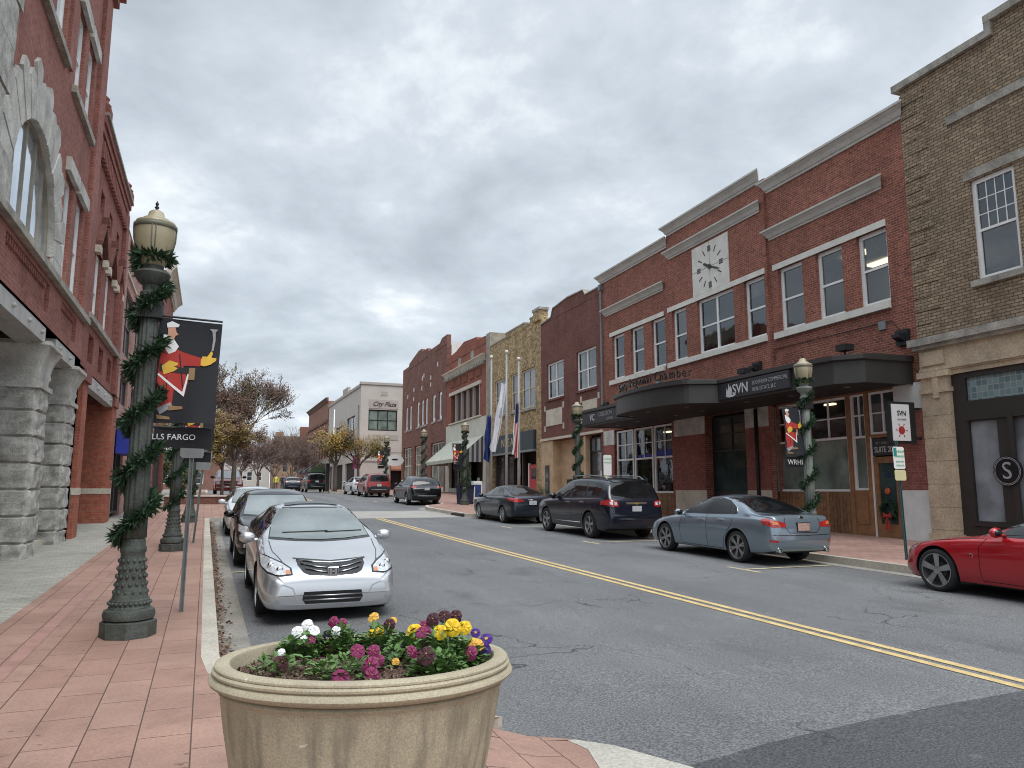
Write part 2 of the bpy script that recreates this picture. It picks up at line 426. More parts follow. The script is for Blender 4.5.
def text(parent, T, s, d, z, body, size, mat, name='lettering', flip=-1, ext=.006, align='CENTER', shear=0, sx=1., yaw=0., spacing=1.):
    cu = bpy.data.curves.new(name, 'FONT'); cu.body = body; cu.size = size
    cu.extrude = ext; cu.align_x = align; cu.align_y = 'CENTER'; cu.shear = shear; cu.space_character = spacing
    cu.resolution_u = 3
    cu.materials.append(M[mat])
    tmp = bpy.data.objects.new(name, cu); COL.objects.link(tmp); cu.name = 'lettering_curve'
    me = bpy.data.meshes.new_from_object(tmp.evaluated_get(bpy.context.evaluated_depsgraph_get())); bpy.data.objects.remove(tmp)
    o = bpy.data.objects.new(name, me); COL.objects.link(o)
    if not me.materials: me.materials.append(M[mat])
    p = Vector(T(s, d, z))
    X = (Vector(T(s+flip, d, z)) - p).normalized()
    if yaw: X = Matrix.Rotation(yaw, 3, 'Z') @ X
    Z = X.cross(Vector((0, 0, 1)))
    mt = Matrix((X*sx, Vector((0, 0, 1)), Z)).transposed().to_4x4()
    off = OFF.get(parent.name, Vector())
    mt.translation = p - off
    o.parent = parent; o.matrix_local = mt; OFF[o.name] = off
    return o
# ------------------------------------------------------------------ world, sun, camera
def build_world():
    w = bpy.data.worlds.new('World'); SC.world = w; w.use_nodes = True
    nt = w.node_tree; nt.nodes.clear()
    out = nt.nodes.new('ShaderNodeOutputWorld')
    sky = nt.nodes.new('ShaderNodeTexSky'); sky.sky_type = 'NISHITA'; sky.sun_disc = False
    sky.sun_elevation = radians(SUN_EL); sky.sun_rotation = radians(SUN_AZ); sky.dust_density = 3
    b1 = nt.nodes.new('ShaderNodeBackground'); b1.inputs[1].default_value = .10
    nt.links.new(sky.outputs[0], b1.inputs[0])
    tc = nt.nodes.new('ShaderNodeTexCoord'); sp = nt.nodes.new('ShaderNodeSeparateXYZ')
    nt.links.new(tc.outputs['Generated'], sp.inputs[0])
    mx = nt.nodes.new('ShaderNodeMath'); mx.operation = 'MAXIMUM'; mx.inputs[1].default_value = 0
    nt.links.new(sp.outputs[2], mx.inputs[0])
    ad = nt.nodes.new('ShaderNodeMath'); ad.operation = 'ADD'; ad.inputs[1].default_value = .26
    nt.links.new(mx.outputs[0], ad.inputs[0])
    dx = nt.nodes.new('ShaderNodeMath'); dx.operation = 'DIVIDE'; dy = nt.nodes.new('ShaderNodeMath'); dy.operation = 'DIVIDE'
    nt.links.new(sp.outputs[0], dx.inputs[0]); nt.links.new(ad.outputs[0], dx.inputs[1])
    nt.links.new(sp.outputs[1], dy.inputs[0]); nt.links.new(ad.outputs[0], dy.inputs[1])
    cb = nt.nodes.new('ShaderNodeCombineXYZ')
    nt.links.new(dx.outputs[0], cb.inputs[0]); nt.links.new(dy.outputs[0], cb.inputs[1])
    mp = nt.nodes.new('ShaderNodeMapping'); mp.inputs['Rotation'].default_value = (0, 0, radians(-50)); mp.inputs['Scale'].default_value = (.95, 1.0, 1)
    mp.inputs['Location'].default_value = (1.7, .45, 0)
    nt.links.new(cb.outputs[0], mp.inputs[0]); vec = mp.outputs[0]
    n1 = nt.nodes.new('ShaderNodeTexNoise'); n1.inputs['Scale'].default_value = 1.25; n1.inputs['Detail'].default_value = 9
    n1.inputs['Roughness'].default_value = .56; n1.inputs['Distortion'].default_value = .35
    n2 = nt.nodes.new('ShaderNodeTexNoise'); n2.inputs['Scale'].default_value = 4.2; n2.inputs['Detail'].default_value = 8
    n2.inputs['Roughness'].default_value = .6; n2.inputs['Distortion'].default_value = .2
    nt.links.new(vec, n1.inputs['Vector']); nt.links.new(vec, n2.inputs['Vector'])
    m = nt.nodes.new('ShaderNodeMath'); m.operation = 'MULTIPLY_ADD'; m.inputs[1].default_value = .42
    nt.links.new(n2.outputs[0], m.inputs[0]); nt.links.new(n1.outputs[0], m.inputs[2])
    cl = ramp(nt, m.outputs[0], [(.54, (.395, .445, .50)), (.63, (.46, .515, .575)), (.70, (.52, .58, .645)), (.77, (.595, .65, .71)), (.86, (.80, .845, .885))])
    # brighter band low down where the cloud deck thins
    hz = maprange(nt, sp.outputs[2], .02, .42, 1, 0)
    cl = mixc(nt, 1., cl, ramp(nt, hz, [(0, (.97,)*3), (.6, (1.06, 1.06, 1.05)), (1, (1.24, 1.22, 1.20))]), 'MULTIPLY')
    # an overcast sky is brightest overhead and round the veiled sun
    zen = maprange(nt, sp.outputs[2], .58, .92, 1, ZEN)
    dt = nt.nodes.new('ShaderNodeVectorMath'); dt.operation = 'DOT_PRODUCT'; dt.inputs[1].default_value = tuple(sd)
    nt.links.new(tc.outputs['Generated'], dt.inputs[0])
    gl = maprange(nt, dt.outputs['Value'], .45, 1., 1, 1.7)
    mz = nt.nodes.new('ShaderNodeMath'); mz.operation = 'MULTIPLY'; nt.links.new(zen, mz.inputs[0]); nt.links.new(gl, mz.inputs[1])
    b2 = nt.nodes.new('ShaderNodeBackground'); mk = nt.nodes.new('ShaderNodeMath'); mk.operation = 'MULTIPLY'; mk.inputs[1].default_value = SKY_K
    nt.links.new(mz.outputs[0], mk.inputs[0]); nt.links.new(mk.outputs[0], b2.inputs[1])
    nt.links.new(cl, b2.inputs[0])
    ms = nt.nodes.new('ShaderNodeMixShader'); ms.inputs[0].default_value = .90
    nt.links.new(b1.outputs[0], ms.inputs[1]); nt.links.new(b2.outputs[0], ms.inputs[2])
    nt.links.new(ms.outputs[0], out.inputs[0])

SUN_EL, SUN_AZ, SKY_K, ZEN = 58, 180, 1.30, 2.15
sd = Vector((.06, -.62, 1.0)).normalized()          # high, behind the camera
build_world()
sun = bpy.data.lights.new('sun', 'SUN'); sun.energy = 1.5; sun.angle = radians(28); sun.color = (1, .96, .90)
so = bpy.data.objects.new('sun', sun); COL.objects.link(so)
so.rotation_euler = sd.to_track_quat('Z', 'Y').to_euler()

cam = bpy.data.cameras.new('camera'); co = bpy.data.objects.new('camera', cam); COL.objects.link(co)
cam.sensor_width = 36; cam.lens = 750/1024*36; cam.clip_end = 3000; cam.clip_start = .05
P, YA = radians(8.04), radians(22.06)
co.location = (0, 0, 1.75); co.rotation_euler = (pi/2+P, 0, -YA)
SC.camera = co
vs = SC.view_settings; vs.view_transform = 'Standard'; vs.look = 'None'; vs.exposure = 0; vs.gamma = 1
SC.render.engine = 'CYCLES'; SC.cycles.use_denoising = True; SC.cycles.max_bounces = 6; SC.cycles.filter_width = 1.05

# ------------------------------------------------------------------ ground
def interp(pts, y):
    if y <= pts[0][0]: return pts[0][1]
    for (a, p), (b, q) in zip(pts, pts[1:]):
        if y <= b: return p + (q-p)*(y-a)/(b-a)
    return pts[-1][1]

LK = [(-12, 3.4), (2, 3.2), (3.3, 3.1), (4.1, 2.85), (4.6, 2.6), (4.85, 2.35), (5.0, 2.0), (5.2, 1.6), (5.5, 1.1), (5.9, .7), (6.4, .4), (7.0, .25), (7.6, .2),
      (30.3, .2), (30.8, .6), (31.6, 1.8), (32.4, 2.3), (56, 2.3), (57.5, .4), (58, .2), (260, .2)]
RK = [(-12, 12.55), (27.8, 12.55), (29, 12.1), (30.4, 10.9), (31.4, 10.5), (37.5, 10.5), (39.2, 10.9), (40.6, 12.1), (41.6, 12.55), (63.4, 12.55), (64.6, 10.6), (65.4, 9.9), (69.3, 9.9), (70.6, 11.2), (71, 11.4), (260, 11.4)]
def ys_for(tab, a, b):
    ys = sorted(set([y for y, _ in tab if a < y < b] + [a, b] + [a+(b-a)*i/110 for i in range(111)] + [3+.15*i for i in range(36)]))
    return [y for y in ys if a <= y <= b]
def ramp_h(x, y):                      # sidewalk height: falls to the road at the corner ramp
    h = .15
    if y < 5.6:
        t = min(1, max(0, (x-1.55)/.7)); t = t*t*(3-2*t)
        h = .15*(1-t) + .012*t
    return h

def rz(x, y):                          # the left lane falls towards its gutter
    f = min(1, max(0, (y-5.3)/2.2))*min(1, max(0, (31-y)/4)); f = f*f*(3-2*f)
    t = min(1, max(0, (4.2-x)/4.0)); return zg(y) - .10*f*t*t*(3-2*t)
def strip(name, tab, offs, side, mat, a, b, top, kind='structure', skirt=True, nx=1):
    """strip that runs beside a kerb line; offs = (near, far) offsets from it, side = -1 left, +1 right"""
    g = G(); rows = []
    for y in ys_for(tab, a, b):
        k = interp(tab, y)
        xs = [k + side*(offs[0] + (offs[1]-offs[0])*i/nx) for i in range(nx+1)]
        row = [(x, y, (rz(x, y) if 'gutter' in name else zg(y))+top(x, y)) for x in xs]
        if skirt: row = [(xs[0], y, zg(y)-.16)] + row + [(xs[-1], y, zg(y)-.16)]
        rows.append(row)
    g.grid(rows)
    return g.make(name, mat, kind=kind)

def sheet(name, x0, x1, y0, y1, h, mat, nx=1, ny=60, kind='structure'):
    g = G()
    g.grid([[(x0+(x1-x0)*i/nx, y, zg(y)+h) for i in range(nx+1)] for y in [y0+(y1-y0)*j/ny for j in range(ny+1)]])
    return g.make(name, mat, kind=kind)

g = G()
yy = [-300, -60, -20] + list(range(-12, 100, 3)) + [110, 140, 200, 300, 500, 900, 1600]
g.grid([[(x, y, zg(y)-.25) for x in (-900, -100, -30, 0, 12, 30, 100, 900)] for y in yy])
g.make('ground', plain('earth', (.13, .12, .10), .9, .3, .2), kind='structure')
g = G(); yy = [-12+i*.5 for i in range(90)] + [34+i*3 for i in range(76)]
g.grid([[(x, y, rz(x, y)) for x in (-.6, .2, .6, 1.1, 1.6, 2.1, 2.6, 3.1, 3.6, 4.2, 6, 9, 13.2)] for y in yy]); g.make('road', 'asphalt', kind='structure')
# newer asphalt of the side street in the bottom right corner
g = G(); g.grid([[(x, yb + (ya-yb)*t, zg(yb + (ya-yb)*t)+.004) for t in [i/10 for i in range(11)]] for x, ya, yb in
    [(2.86, 4.15, -10), (3.6, 4.30, -10), (4.6, 4.42, -10), (5.6, 4.50, -10), (6.5, 4.54, -10), (9, 4.6, -10), (12.4, 4.7, -10)]])
g.make('side_street', 'asphalt_new', kind='structure')
strip('left_kerb', LK, (.0, .16), -1, 'kerb', 5.02, 120, lambda x, y: .15)
def kerb_w(y): return .16
g = G()                                                   # flush concrete edge of the corner ramp
rows = []
for y in ys_for(LK, -2, 4.80):
    k = interp(LK, y); w = .05 + .50*min(1, max(0, (4.8-y)/.65))
    rows.append([(k, y, zg(y)-.05)] + [(x, y, zg(y)+.016+.006*(k-x)) for x in (k, k-w/2, k-w)] + [(k-w, y, zg(y)-.05)])
g.grid(rows); g.make('ramp_edge', 'concrete', kind='structure')
g = G(); rows = []
for y in ys_for(LK, -12, 120):                             # pink pavers
    k = interp(LK, y) - (.155 if y > 5.0 else (.0 if y > 4.80 else .045+.50*min(1, max(0, (4.8-y)/.65))))
    x0 = -2.0 - 0*y
    xs = [x0 + (k-x0)*i/12 for i in range(13)]
    rows.append([(x, y, zg(y)+ramp_h(x, y)+.001) for x in xs])
g.grid(rows); g.make('left_sidewalk', 'paver_pink', kind='structure')
sheet('left_grey_paving', -9, -1.99, -12, 120, .152, 'paver_grey', 2, 90)
g = G(); g.grid([[(x, y, zg(y)+.156) for x in (-1.52, -1.40)] for y in [-12+i*2 for i in range(66)]])
g.make('paver_border', plain('border_paver', (.37, .21, .175), .85, .2, 4), kind='structure')
strip('left_gutter', LK, (.0, -.36), -1, 'gutter', 6.2, 30.6, lambda x, y: .006, skirt=False)
strip('right_kerb', RK, (.0, .16), 1, 'kerb', -12, 160, lambda x, y: .15)
strip('right_gutter', RK, (0, -.35), 1, 'gutter', -12, 80, lambda x, y: .006, skirt=False)
g = G(); rows = []
for y in ys_for(RK, -12, 160):
    k = interp(RK, y) + .155; xs = [k + (27-k)*i/8 for i in range(9)]
    rows.append([(x, y, zg(y)+.151) for x in xs])
g.grid(rows); g.make('right_sidewalk', 'paver_right', kind='structure')
sheet('crosswalk', 2.3, 10.5, 31.3, 36.8, .005, 'crosswalk', 2, 10)
# storm drain mouth in the right kerb
g = G(); g.box(W, 10.42, 10.56, 31.4, 33.1, zg(32)+.02, zg(32)+.12); g.make('drain_mouth', 'black', kind='structure')

def line(name, x0, x1, y0, y1, mat, lab=None, h=.004):
    n = max(1, int(abs(y1-y0)/2)); g = G()
    g.grid([[(x0+(x1-x0)*k/6, y, rz(x0+(x1-x0)*k/6, y)+h+.002) for k in range(7)] for y in [y0+(y1-y0)*i/n for i in range(n+1)]])
    return g.make(name, mat, kind='structure')
line('centre_line', 6.55, 6.66, -8, 31.2, 'yellow_line'); line('centre_line', 6.76, 6.87, -8, 31.2, 'yellow_line')
line('centre_line', 6.0, 6.11, 37, 110, 'yellow_line'); line('centre_line', 6.22, 6.33, 37, 110, 'yellow_line')
for y in (6.1, 12.35, 18.75, 25.0, 47.5, 54):
    line('parking_mark', 9.95, 12.2, y-.05, y+.05, 'white_line', h=.008)
    line('parking_mark', 9.9, 10.0, y-.5, y+.5, 'white_line', h=.004)
for y in (15.9, 22.2, 28.6):
    line('parking_mark', .56, 1.5, y-.05, y+.05, 'white_line', h=.010)

# fallen leaves along the left gutter
g = G()
for i in range(2600):
    y = 7 + 24*rnd.random()**1.1
    if rnd.random() < .25 and y < 13: continue
    x = .22 + abs(rnd.gauss(0, .08)); z = rz(x, y) + .012 + rnd.random()*.025
    r = .012 + .018*rnd.random(); a = rnd.random()*6.28
    t1 = Vector((cos(a), sin(a), rnd.uniform(-.5, .5)))*r; t2 = Vector((-sin(a), cos(a), rnd.uniform(-.5, .5)))*r*.7
    c = Vector((x, y, z)); g.face([c-t1, c-t2, c+t1, c+t2])
g.make('leaf_litter', 'leaf_litter', kind='stuff', uv=False)
# ------------------------------------------------------------------ vehicles
def hermite(pts, x):
    """monotone-ish cubic through control points"""
    n = len(pts)
    if x <= pts[0][0]: return pts[0][1]
    if x >= pts[-1][0]: return pts[-1][1]
    for i in range(n-1):
        if x <= pts[i+1][0]: break
    x0, y0 = pts[i]; x1, y1 = pts[i+1]; h = x1-x0
    def sl(j):
        if j <= 0 or j >= n-1:
            k = 0 if j <= 0 else n-2
            return (pts[k+1][1]-pts[k][1])/(pts[k+1][0]-pts[k][0])
        a = (pts[j][1]-pts[j-1][1])/(pts[j][0]-pts[j-1][0]); b = (pts[j+1][1]-pts[j][1])/(pts[j+1][0]-pts[j][0])
        if a*b <= 0: return 0
        return 2*a*b/(a+b)
    m0, m1 = sl(i), sl(i+1); t = (x-x0)/h
    return (2*t**3-3*t*t+1)*y0 + (t**3-2*t*t+t)*h*m0 + (-2*t**3+3*t*t)*y1 + (t**3-t*t)*h*m1

def chaikin(p, it=2):
    for _ in range(it):
        q = [p[0]]
        for a, b in zip(p, p[1:]):
            q.append((a[0]*.75+b[0]*.25, a[1]*.75+b[1]*.25)); q.append((a[0]*.25+b[0]*.75, a[1]*.25+b[1]*.75))
        q.append(p[-1]); p = q
    return p

def hull(sp):
    L = sp['L']; xs = []
    n = 70
    for i in range(n+1):
        t = i/n; xs.append(L*(t - .85*sin(2*pi*t)/(2*pi)))
    rows = []
    for x in xs:
        top = hermite(sp['top'], x); bot = hermite(sp['bot'], x); belt = min(hermite(sp['belt'], x), top-.015)
        w = hermite(sp['w'], x); roofw = sp['roofw']
        c = min(1, max(0, (top-belt-.08)/(.8*(sp['H']-sp['beltz'])))); c = c*c*(3-2*c)
        shoulder = w - .035
        rw = (w-.10)*(1-c) + min(roofw, w-.1)*c
        rz = top - (.03*(1-c) + .085*c)
        rz = max(rz, belt+.005)
        mid = bot + (belt-bot)*.50
        tuck = sp.get('tuck', .05)
        pts = [(0, bot), (w*.55, bot), (w-.09, bot+.01), (w-tuck, bot+.06), (w-.012, bot+(belt-bot)*.28), (w, mid), (w-.004, belt-.16), (shoulder, belt-.02)]
        pts += [(shoulder-.022-.0*c, belt+.015*c)]
        if c > .05: pts.append(((shoulder*.40+rw*.60)+.02, belt+(rz-belt)*.62))
        else: pts.append((shoulder-.06, belt+(rz-belt)*.5))
        pts += [(rw, rz), (rw*.82, top-.016-.02*c), (rw*.4, top-.002), (0, top)]
        q = chaikin(pts, 2)
        rows.append([(x, yy, z) for yy, z in q] + [(x, -yy, z) for yy, z in q[-2:0:-1]])
    return rows

def boolean_cut(me_obj, cutter):
    md = me_obj.modifiers.new('b', 'BOOLEAN'); md.operation = 'DIFFERENCE'; md.solver = 'EXACT'; md.object = cutter
    dg = bpy.context.evaluated_depsgraph_get(); dg.update()
    me = bpy.data.meshes.new_from_object(me_obj.evaluated_get(dg))
    old = me_obj.data; me_obj.modifiers.clear(); me_obj.data = me; bpy.data.meshes.remove(old)

class Car:
    def __init__(s, name, label, cat, sp, group):
        s.sp = sp; s.root = thing(name, label, cat, (0, 0, 0), group)
        OFF[s.root.name] = Vector()
        rows = hull(sp); g = G(); g.grid(rows, True, True)
        s.body = g.make('body', sp['paint'], s.root, uv=False)
        bm = bmesh.new(); bm.from_mesh(s.body.data); bmesh.ops.recalc_face_normals(bm, faces=bm.faces)
        s.bvh = BVHTree.FromBMesh(bm); bm.to_mesh(s.body.data); bm.free()
        r = sp['wr']; s.r = r
        c = G()
        for x in sp['axles']:
            for sg in (-1, 1):
                y0, y1 = sorted((sg*(sp['W']/2-.34), sg*(sp['W']/2+.2)))
                c.grid([[(x+(r+.055)*cos(2*pi*k/40), y, r+.0+(r+.055)*sin(2*pi*k/40)) for k in range(40)] for y in (y0, y1)], True, True)
        cut = c.make('cutter', None, uv=False)
        bm = bmesh.new(); bm.from_mesh(cut.data); bmesh.ops.recalc_face_normals(bm, faces=bm.faces); bm.to_mesh(cut.data); bm.free()
        boolean_cut(s.body, cut)
        bpy.data.objects.remove(cut)
        me = s.body.data; me.materials.append(M['black']); me.materials.append(M['black_gloss'])
        for p in me.polygons:
            cx, cy, cz = p.center; p.material_index = 0; inw = False
            for ax in sp['axles']:
                d = sqrt((cx-ax)**2+(cz-r)**2)
                if d < r+.0565 and abs(cy) < hermite(sp['w'], cx)+.01 and abs(cy) > sp['W']/2-.36 and (d > r+.05 or abs(p.normal.y) > .9 and abs(cy) < sp['W']/2-.2): inw = True
            if inw or (p.normal.z < -.85 and cz < .4) or cz < sp.get('clad', .2): p.material_index = 1
        autosmooth(s.body, 32)
    def cast(s, view, a, b):
        if view == 'L': o, d = Vector((a, 3, b)), Vector((0, -1, 0))
        elif view == 'R': o, d = Vector((a, -3, b)), Vector((0, 1, 0))
        elif view == 'F': o, d = Vector((-2, a, b)), Vector((1, 0, 0))
        elif view == 'B': o, d = Vector((s.sp['L']+2, a, b)), Vector((-1, 0, 0))
        else: o, d = Vector((a, b, 4)), Vector((0, 0, -1))
        h = s.bvh.ray_cast(o, d)
        return (h[0], h[1]) if h[0] else (None, None)
    def patch(s, view, poly, mat, name, off=.004, step=.07, parent=None, curve=True):
        bm = bmesh.new()
        bm.faces.new([bm.verts.new((a, b, 0)) for a, b in poly])
        for ax in (0, 1):
            lo = min(p[ax] for p in poly); hi = max(p[ax] for p in poly); n = int((hi-lo)/step)
            for i in range(1, n+1):
                co_ = [0, 0, 0]; co_[ax] = lo+(hi-lo)*i/(n+1); no = [0, 0, 0]; no[ax] = 1
                bmesh.ops.bisect_plane(bm, geom=bm.verts[:]+bm.edges[:]+bm.faces[:], plane_co=co_, plane_no=no)
        bad = []
        for v in bm.verts:
            p, n = s.cast(view, v.co.x, v.co.y)
            if p is None: bad.append(v)
            else: v.co = p + n*off
        # rim that goes back into the body
        if bad: bmesh.ops.delete(bm, geom=bad, context='VERTS')
        if view == 'R' or view == 'F': bmesh.ops.reverse_faces(bm, faces=bm.faces)
        for f in bm.faces: f.smooth = True
        me = bpy.data.meshes.new(name); bm.to_mesh(me); bm.free(); me.materials.append(M[mat])
        o = bpy.data.objects.new(name, me); COL.objects.link(o); o.parent = parent or s.root; OFF[o.name] = Vector()
        return o
    def both(s, poly, mat, name, off=.004, **k):
        return [s.patch(v, poly, mat, name, off, **k) for v in 'LR']
    def sym(s, view, poly, mat, name, off=.004, **k):
        return [s.patch(view, poly, mat, name, off, **k), s.patch(view, [(-a, b) for a, b in poly], mat, name, off, **k)]
    def wheels(s, style, rimmat='rim'):
        sp = s.sp; r = s.r; rim_r = sp.get('rim', .72)*r
        for x in sp['axles']:
            for sg in (-1, 1):
                yo = sg*(sp['W']/2-.025); tw = .215
                g = G()
                prof = [(rim_r, 0), (rim_r+.015, -.006), (r-.03, -.004), (r-.008, .012), (r, .04), (r, tw-.04), (r-.008, tw-.012), (r-.03, tw), (rim_r, tw)]
                prof = [(a, -sg*b) for a, b in prof]
                rows = [[(x+a*cos(2*pi*k/40), yo+b, r+a*sin(2*pi*k/40)) for k in range(40)] for a, b in prof]
                g.grid(rows, True)
                w = g.make('wheel', 'tyre', s.root, uv=False); autosmooth(w, 40)
                g = G()
                R_ = lambda a, t, b: (x+a*cos(t), yo-sg*b, r+a*sin(t))
                g.grid([[R_(a, 2*pi*k/40, b) for k in range(40)] for a, b in ((rim_r+.004, .0), (rim_r-.014, .0), (rim_r-.02, .03), (rim_r-.035, .12))], True)
                n = {'five': 5, 'seven': 7, 'ten': 9, 'split': 6}[style]
                for k in range(n):
                    t = 2*pi*k/n + .3
                    pairs = [(0, .5 if style == 'five' else .34)] if style != 'split' else [(-.13, .18), (.13, .18)]
                    for dt, wd in pairs:
                        ws0 = .030*(.9 if n > 6 else 1.15); ws1 = ws0*(1.5 if style == 'five' else .9)
                        if style == 'split': ws0, ws1 = .018, .018
                        a0, a1 = .045, rim_r-.012
                        p = []
                        for aa, ww, bb in ((a0, ws0, .030), (a1, ws1, .012)):
                            tt = t + dt*(aa/a1)
                            cxx, czz = aa*cos(tt), aa*sin(tt); px_, pz_ = -sin(tt)*ww, cos(tt)*ww
                            p.append([(x+cxx+px_, yo-sg*bb, r+czz+pz_), (x+cxx-px_, yo-sg*bb, r+czz-pz_), (x+cxx-px_*.7, yo-sg*(bb+.03), r+czz-pz_*.7), (x+cxx+px_*.7, yo-sg*(bb+.03), r+czz+pz_*.7)])
                        g.grid(p, True, True)
                g.grid([[R_(a, 2*pi*k/20, b) for k in range(20)] for a, b in ((.062, .05), (.06, .02), (.03, .014), (.001, .014))], True)
                rm = g.make('rim', rimmat, w, uv=False); autosmooth(rm, 40)
                g = G(); g.grid([[R_(a, 2*pi*k/30, b) for k in range(30)] for a, b in ((rim_r-.01, .10), (.001, .10))], True)
                g.grid([[R_(a, 2*pi*k/24, b) for k in range(24)] for a, b in ((.15, .062), (.001, .060))], True)
                g.make('brake_disc', 'rim_dark', w, uv=False)
    def mirror(s, x, z, mat, yw=None, size=1.):
        for sg in (-1, 1):
            y = sg*((yw or s.sp['W']/2)+.09); g = G()
            g.sphere((x, y, z), .115*size, 14, 8, (.62, 1.0, .68))
            g.tube([(x+.02, y-sg*.04, z-.03), (x+.03, y-sg*.2, z-.05)], .03, 6)
            o = g.make('mirror', mat, s.root, True, uv=False)
            g = G(); g.sphere((x+.022, y, z), .104*size, 12, 8, (.60, .92, .58)); g.make('mirror_glass', 'car_glass', o, True, uv=False)
    def handle(s, pts, mat):
        for x, z in pts:
            for v, sg in (('L', 1), ('R', -1)):
                p, n = s.cast(v, x, z)
                if p is None: continue
                g = G(); T = lambda a, b, c: (p.x+a, p.y+sg*b, p.z+c)
                g.prism(T, [(-.01, -.016), (.028, -.012), (.034, 0), (.028, .014), (-.01, .018)], -.10, .10)
                o = g.make('door_handle', mat, s.root, uv=False); autosmooth(o, 50)
    def seam(s, lines, w=.010, mat='black_gloss', name='panel_gap', off=.0022):
        """thin gaps: list of (view, [(a,b)...])"""
        bm_all = G()
        for view, pts in lines:
            rows = []
            dense = []
            for (a0, b0), (a1, b1) in zip(pts, pts[1:]):
                n = max(1, int(sqrt((a1-a0)**2+(b1-b0)**2)/.05))
                for i in range(n): dense.append((a0+(a1-a0)*i/n, b0+(b1-b0)*i/n))
            dense.append(pts[-1])
            for i, (a, b) in enumerate(dense):
                q = dense[min(i+1, len(dense)-1)]; q0 = dense[max(0, i-1)]
                da, db = q[0]-q0[0], q[1]-q0[1]; l = sqrt(da*da+db*db) or 1
                na, nb = -db/l*w/2, da/l*w/2
                p1, n1 = s.cast(view, a+na, b+nb); p2, n2 = s.cast(view, a-na, b-nb)
                if p1 is None or p2 is None or (p1-p2).length > .12:
                    if len(rows) > 1: bm_all.grid(rows)
                    rows = []; continue
                rows.append([p1+n1*off, p2+n2*off])
            if len(rows) > 1: bm_all.grid(rows)
        if bm_all.v: return bm_all.make(name, mat, s.root, True, uv=False)
    def bar(s, view, pts, r, mat, name, out=.01, parent=None):
        g = G(); q = []
        for a, b in pts:
            p, n = s.cast(view, a, b)
            if p is not None: q.append(p+n*out)
        if len(q) > 1: g.tube(q, r, 8); return g.make(name, mat, parent or s.root, True, uv=False)
    def plate(s, view, y0, z0, w, h, mat, name='licence_plate', frame='black_gloss', body=None):
        x = s.cast(view, y0, z0)[0]
        if x is None: return
        sg = -1 if view == 'F' else 1; x = x.x
        g = G(); g.box(W, x-.02, x+sg*.018, y0-w/2-.012, y0+w/2+.012, z0-h/2-.012, z0+h/2+.012)
        o = g.make('plate_frame', frame, s.root, uv=False)
        g = G(); g.box(W, x, x+sg*.022, y0-w/2, y0+w/2, z0-h/2, z0+h/2)
        o2 = g.make(name, mat, o, uv=False)
        return x
    def place(s, X, Y, facing, yaw=0.):
        """facing -1: nose towards the camera; nose tip stands at Y. facing +1: nose away, tail at Y"""
        L = s.sp['L']; m = s.root
        f, b = s.sp['axles']
        if facing < 0:
            za, zb = rz(X, Y+f), rz(X, Y+b); pitch = atan2(zb-za, b-f)
            rot = pi/2 + yaw; z0 = za - sin(pitch)*f
            m.location = (X, Y, z0 + .003); m.rotation_euler = Euler((0, -pitch, rot))
        else:
            yn = Y+L; za, zb = zg(yn-f), zg(yn-b); pitch = atan2(zb-za, b-f)
            z0 = za - sin(pitch)*f
            m.location = (X, yn, z0 + .003); m.rotation_euler = Euler((0, -pitch, -pi/2+yaw))
        return m

def wipers(c, x, zc):
    g = G()
    for y0, y1 in ((.52, -.12), (-.08, -.62)):
        pts = []
        for t in (0, .3, .6, 1):
            y = y0+(y1-y0)*t; p, n = c.cast('F', y, zc+.03+.012*t)
            if p is not None: pts.append(p+n*.012)
        if len(pts) > 1: g.tube(pts, .009, 6)
    return g.make('wiper', 'black', c.root, True, uv=False)

def sedan_spec(L, W, H, paint, wb, fo, wr, **k):
    """generic saloon; the profile is scaled to the length and height"""
    a = L/4.94; h = H/1.475
    sp = dict(L=L, W=W, H=H, paint=paint, wr=wr, axles=(fo, fo+wb), roofw=W/2*.64, beltz=.96*h,
      top=[(0, .58), (.03, .66), (.16*a, .76*h), (.5*a, .86*h), (1.0*a, .945*h), (1.22*a, .985*h), (1.36*a, 1.02*h), (2.02*a, 1.345*h), (2.35*a, 1.445*h), (2.8*a, 1.475*h), (3.35*a, 1.44*h), (3.75*a, 1.345*h), (4.2*a, 1.14*h), (4.42*a, 1.07*h), (4.8*a, 1.045*h), (4.9*a, 1.0*h), (L, .80*h)],
      bot=[(0, .34), (.06, .24), (.3, .19), (1.5, .19), (3.4, .19), (4.5*a, .23), (L-.06, .30), (L, .40)],
      belt=[(0, .54), (.05, .60), (.4*a, .74*h), (1.1*a, .88*h), (1.7*a, .93*h), (3.4*a, .985*h), (4.3*a, 1.0*h), (4.85*a, .95*h), (L, .70*h)],
      w=[(0, W*.385), (.04, W*.425), (.14, W*.458), (.36, W*.482), (.85, W*.497), (1.6, W*.5), (3.4*a, W*.5), (4.3*a, W*.487), (4.75*a, W*.467), (L-.05, W*.435), (L, W*.39)])
    sp.update(k); return sp

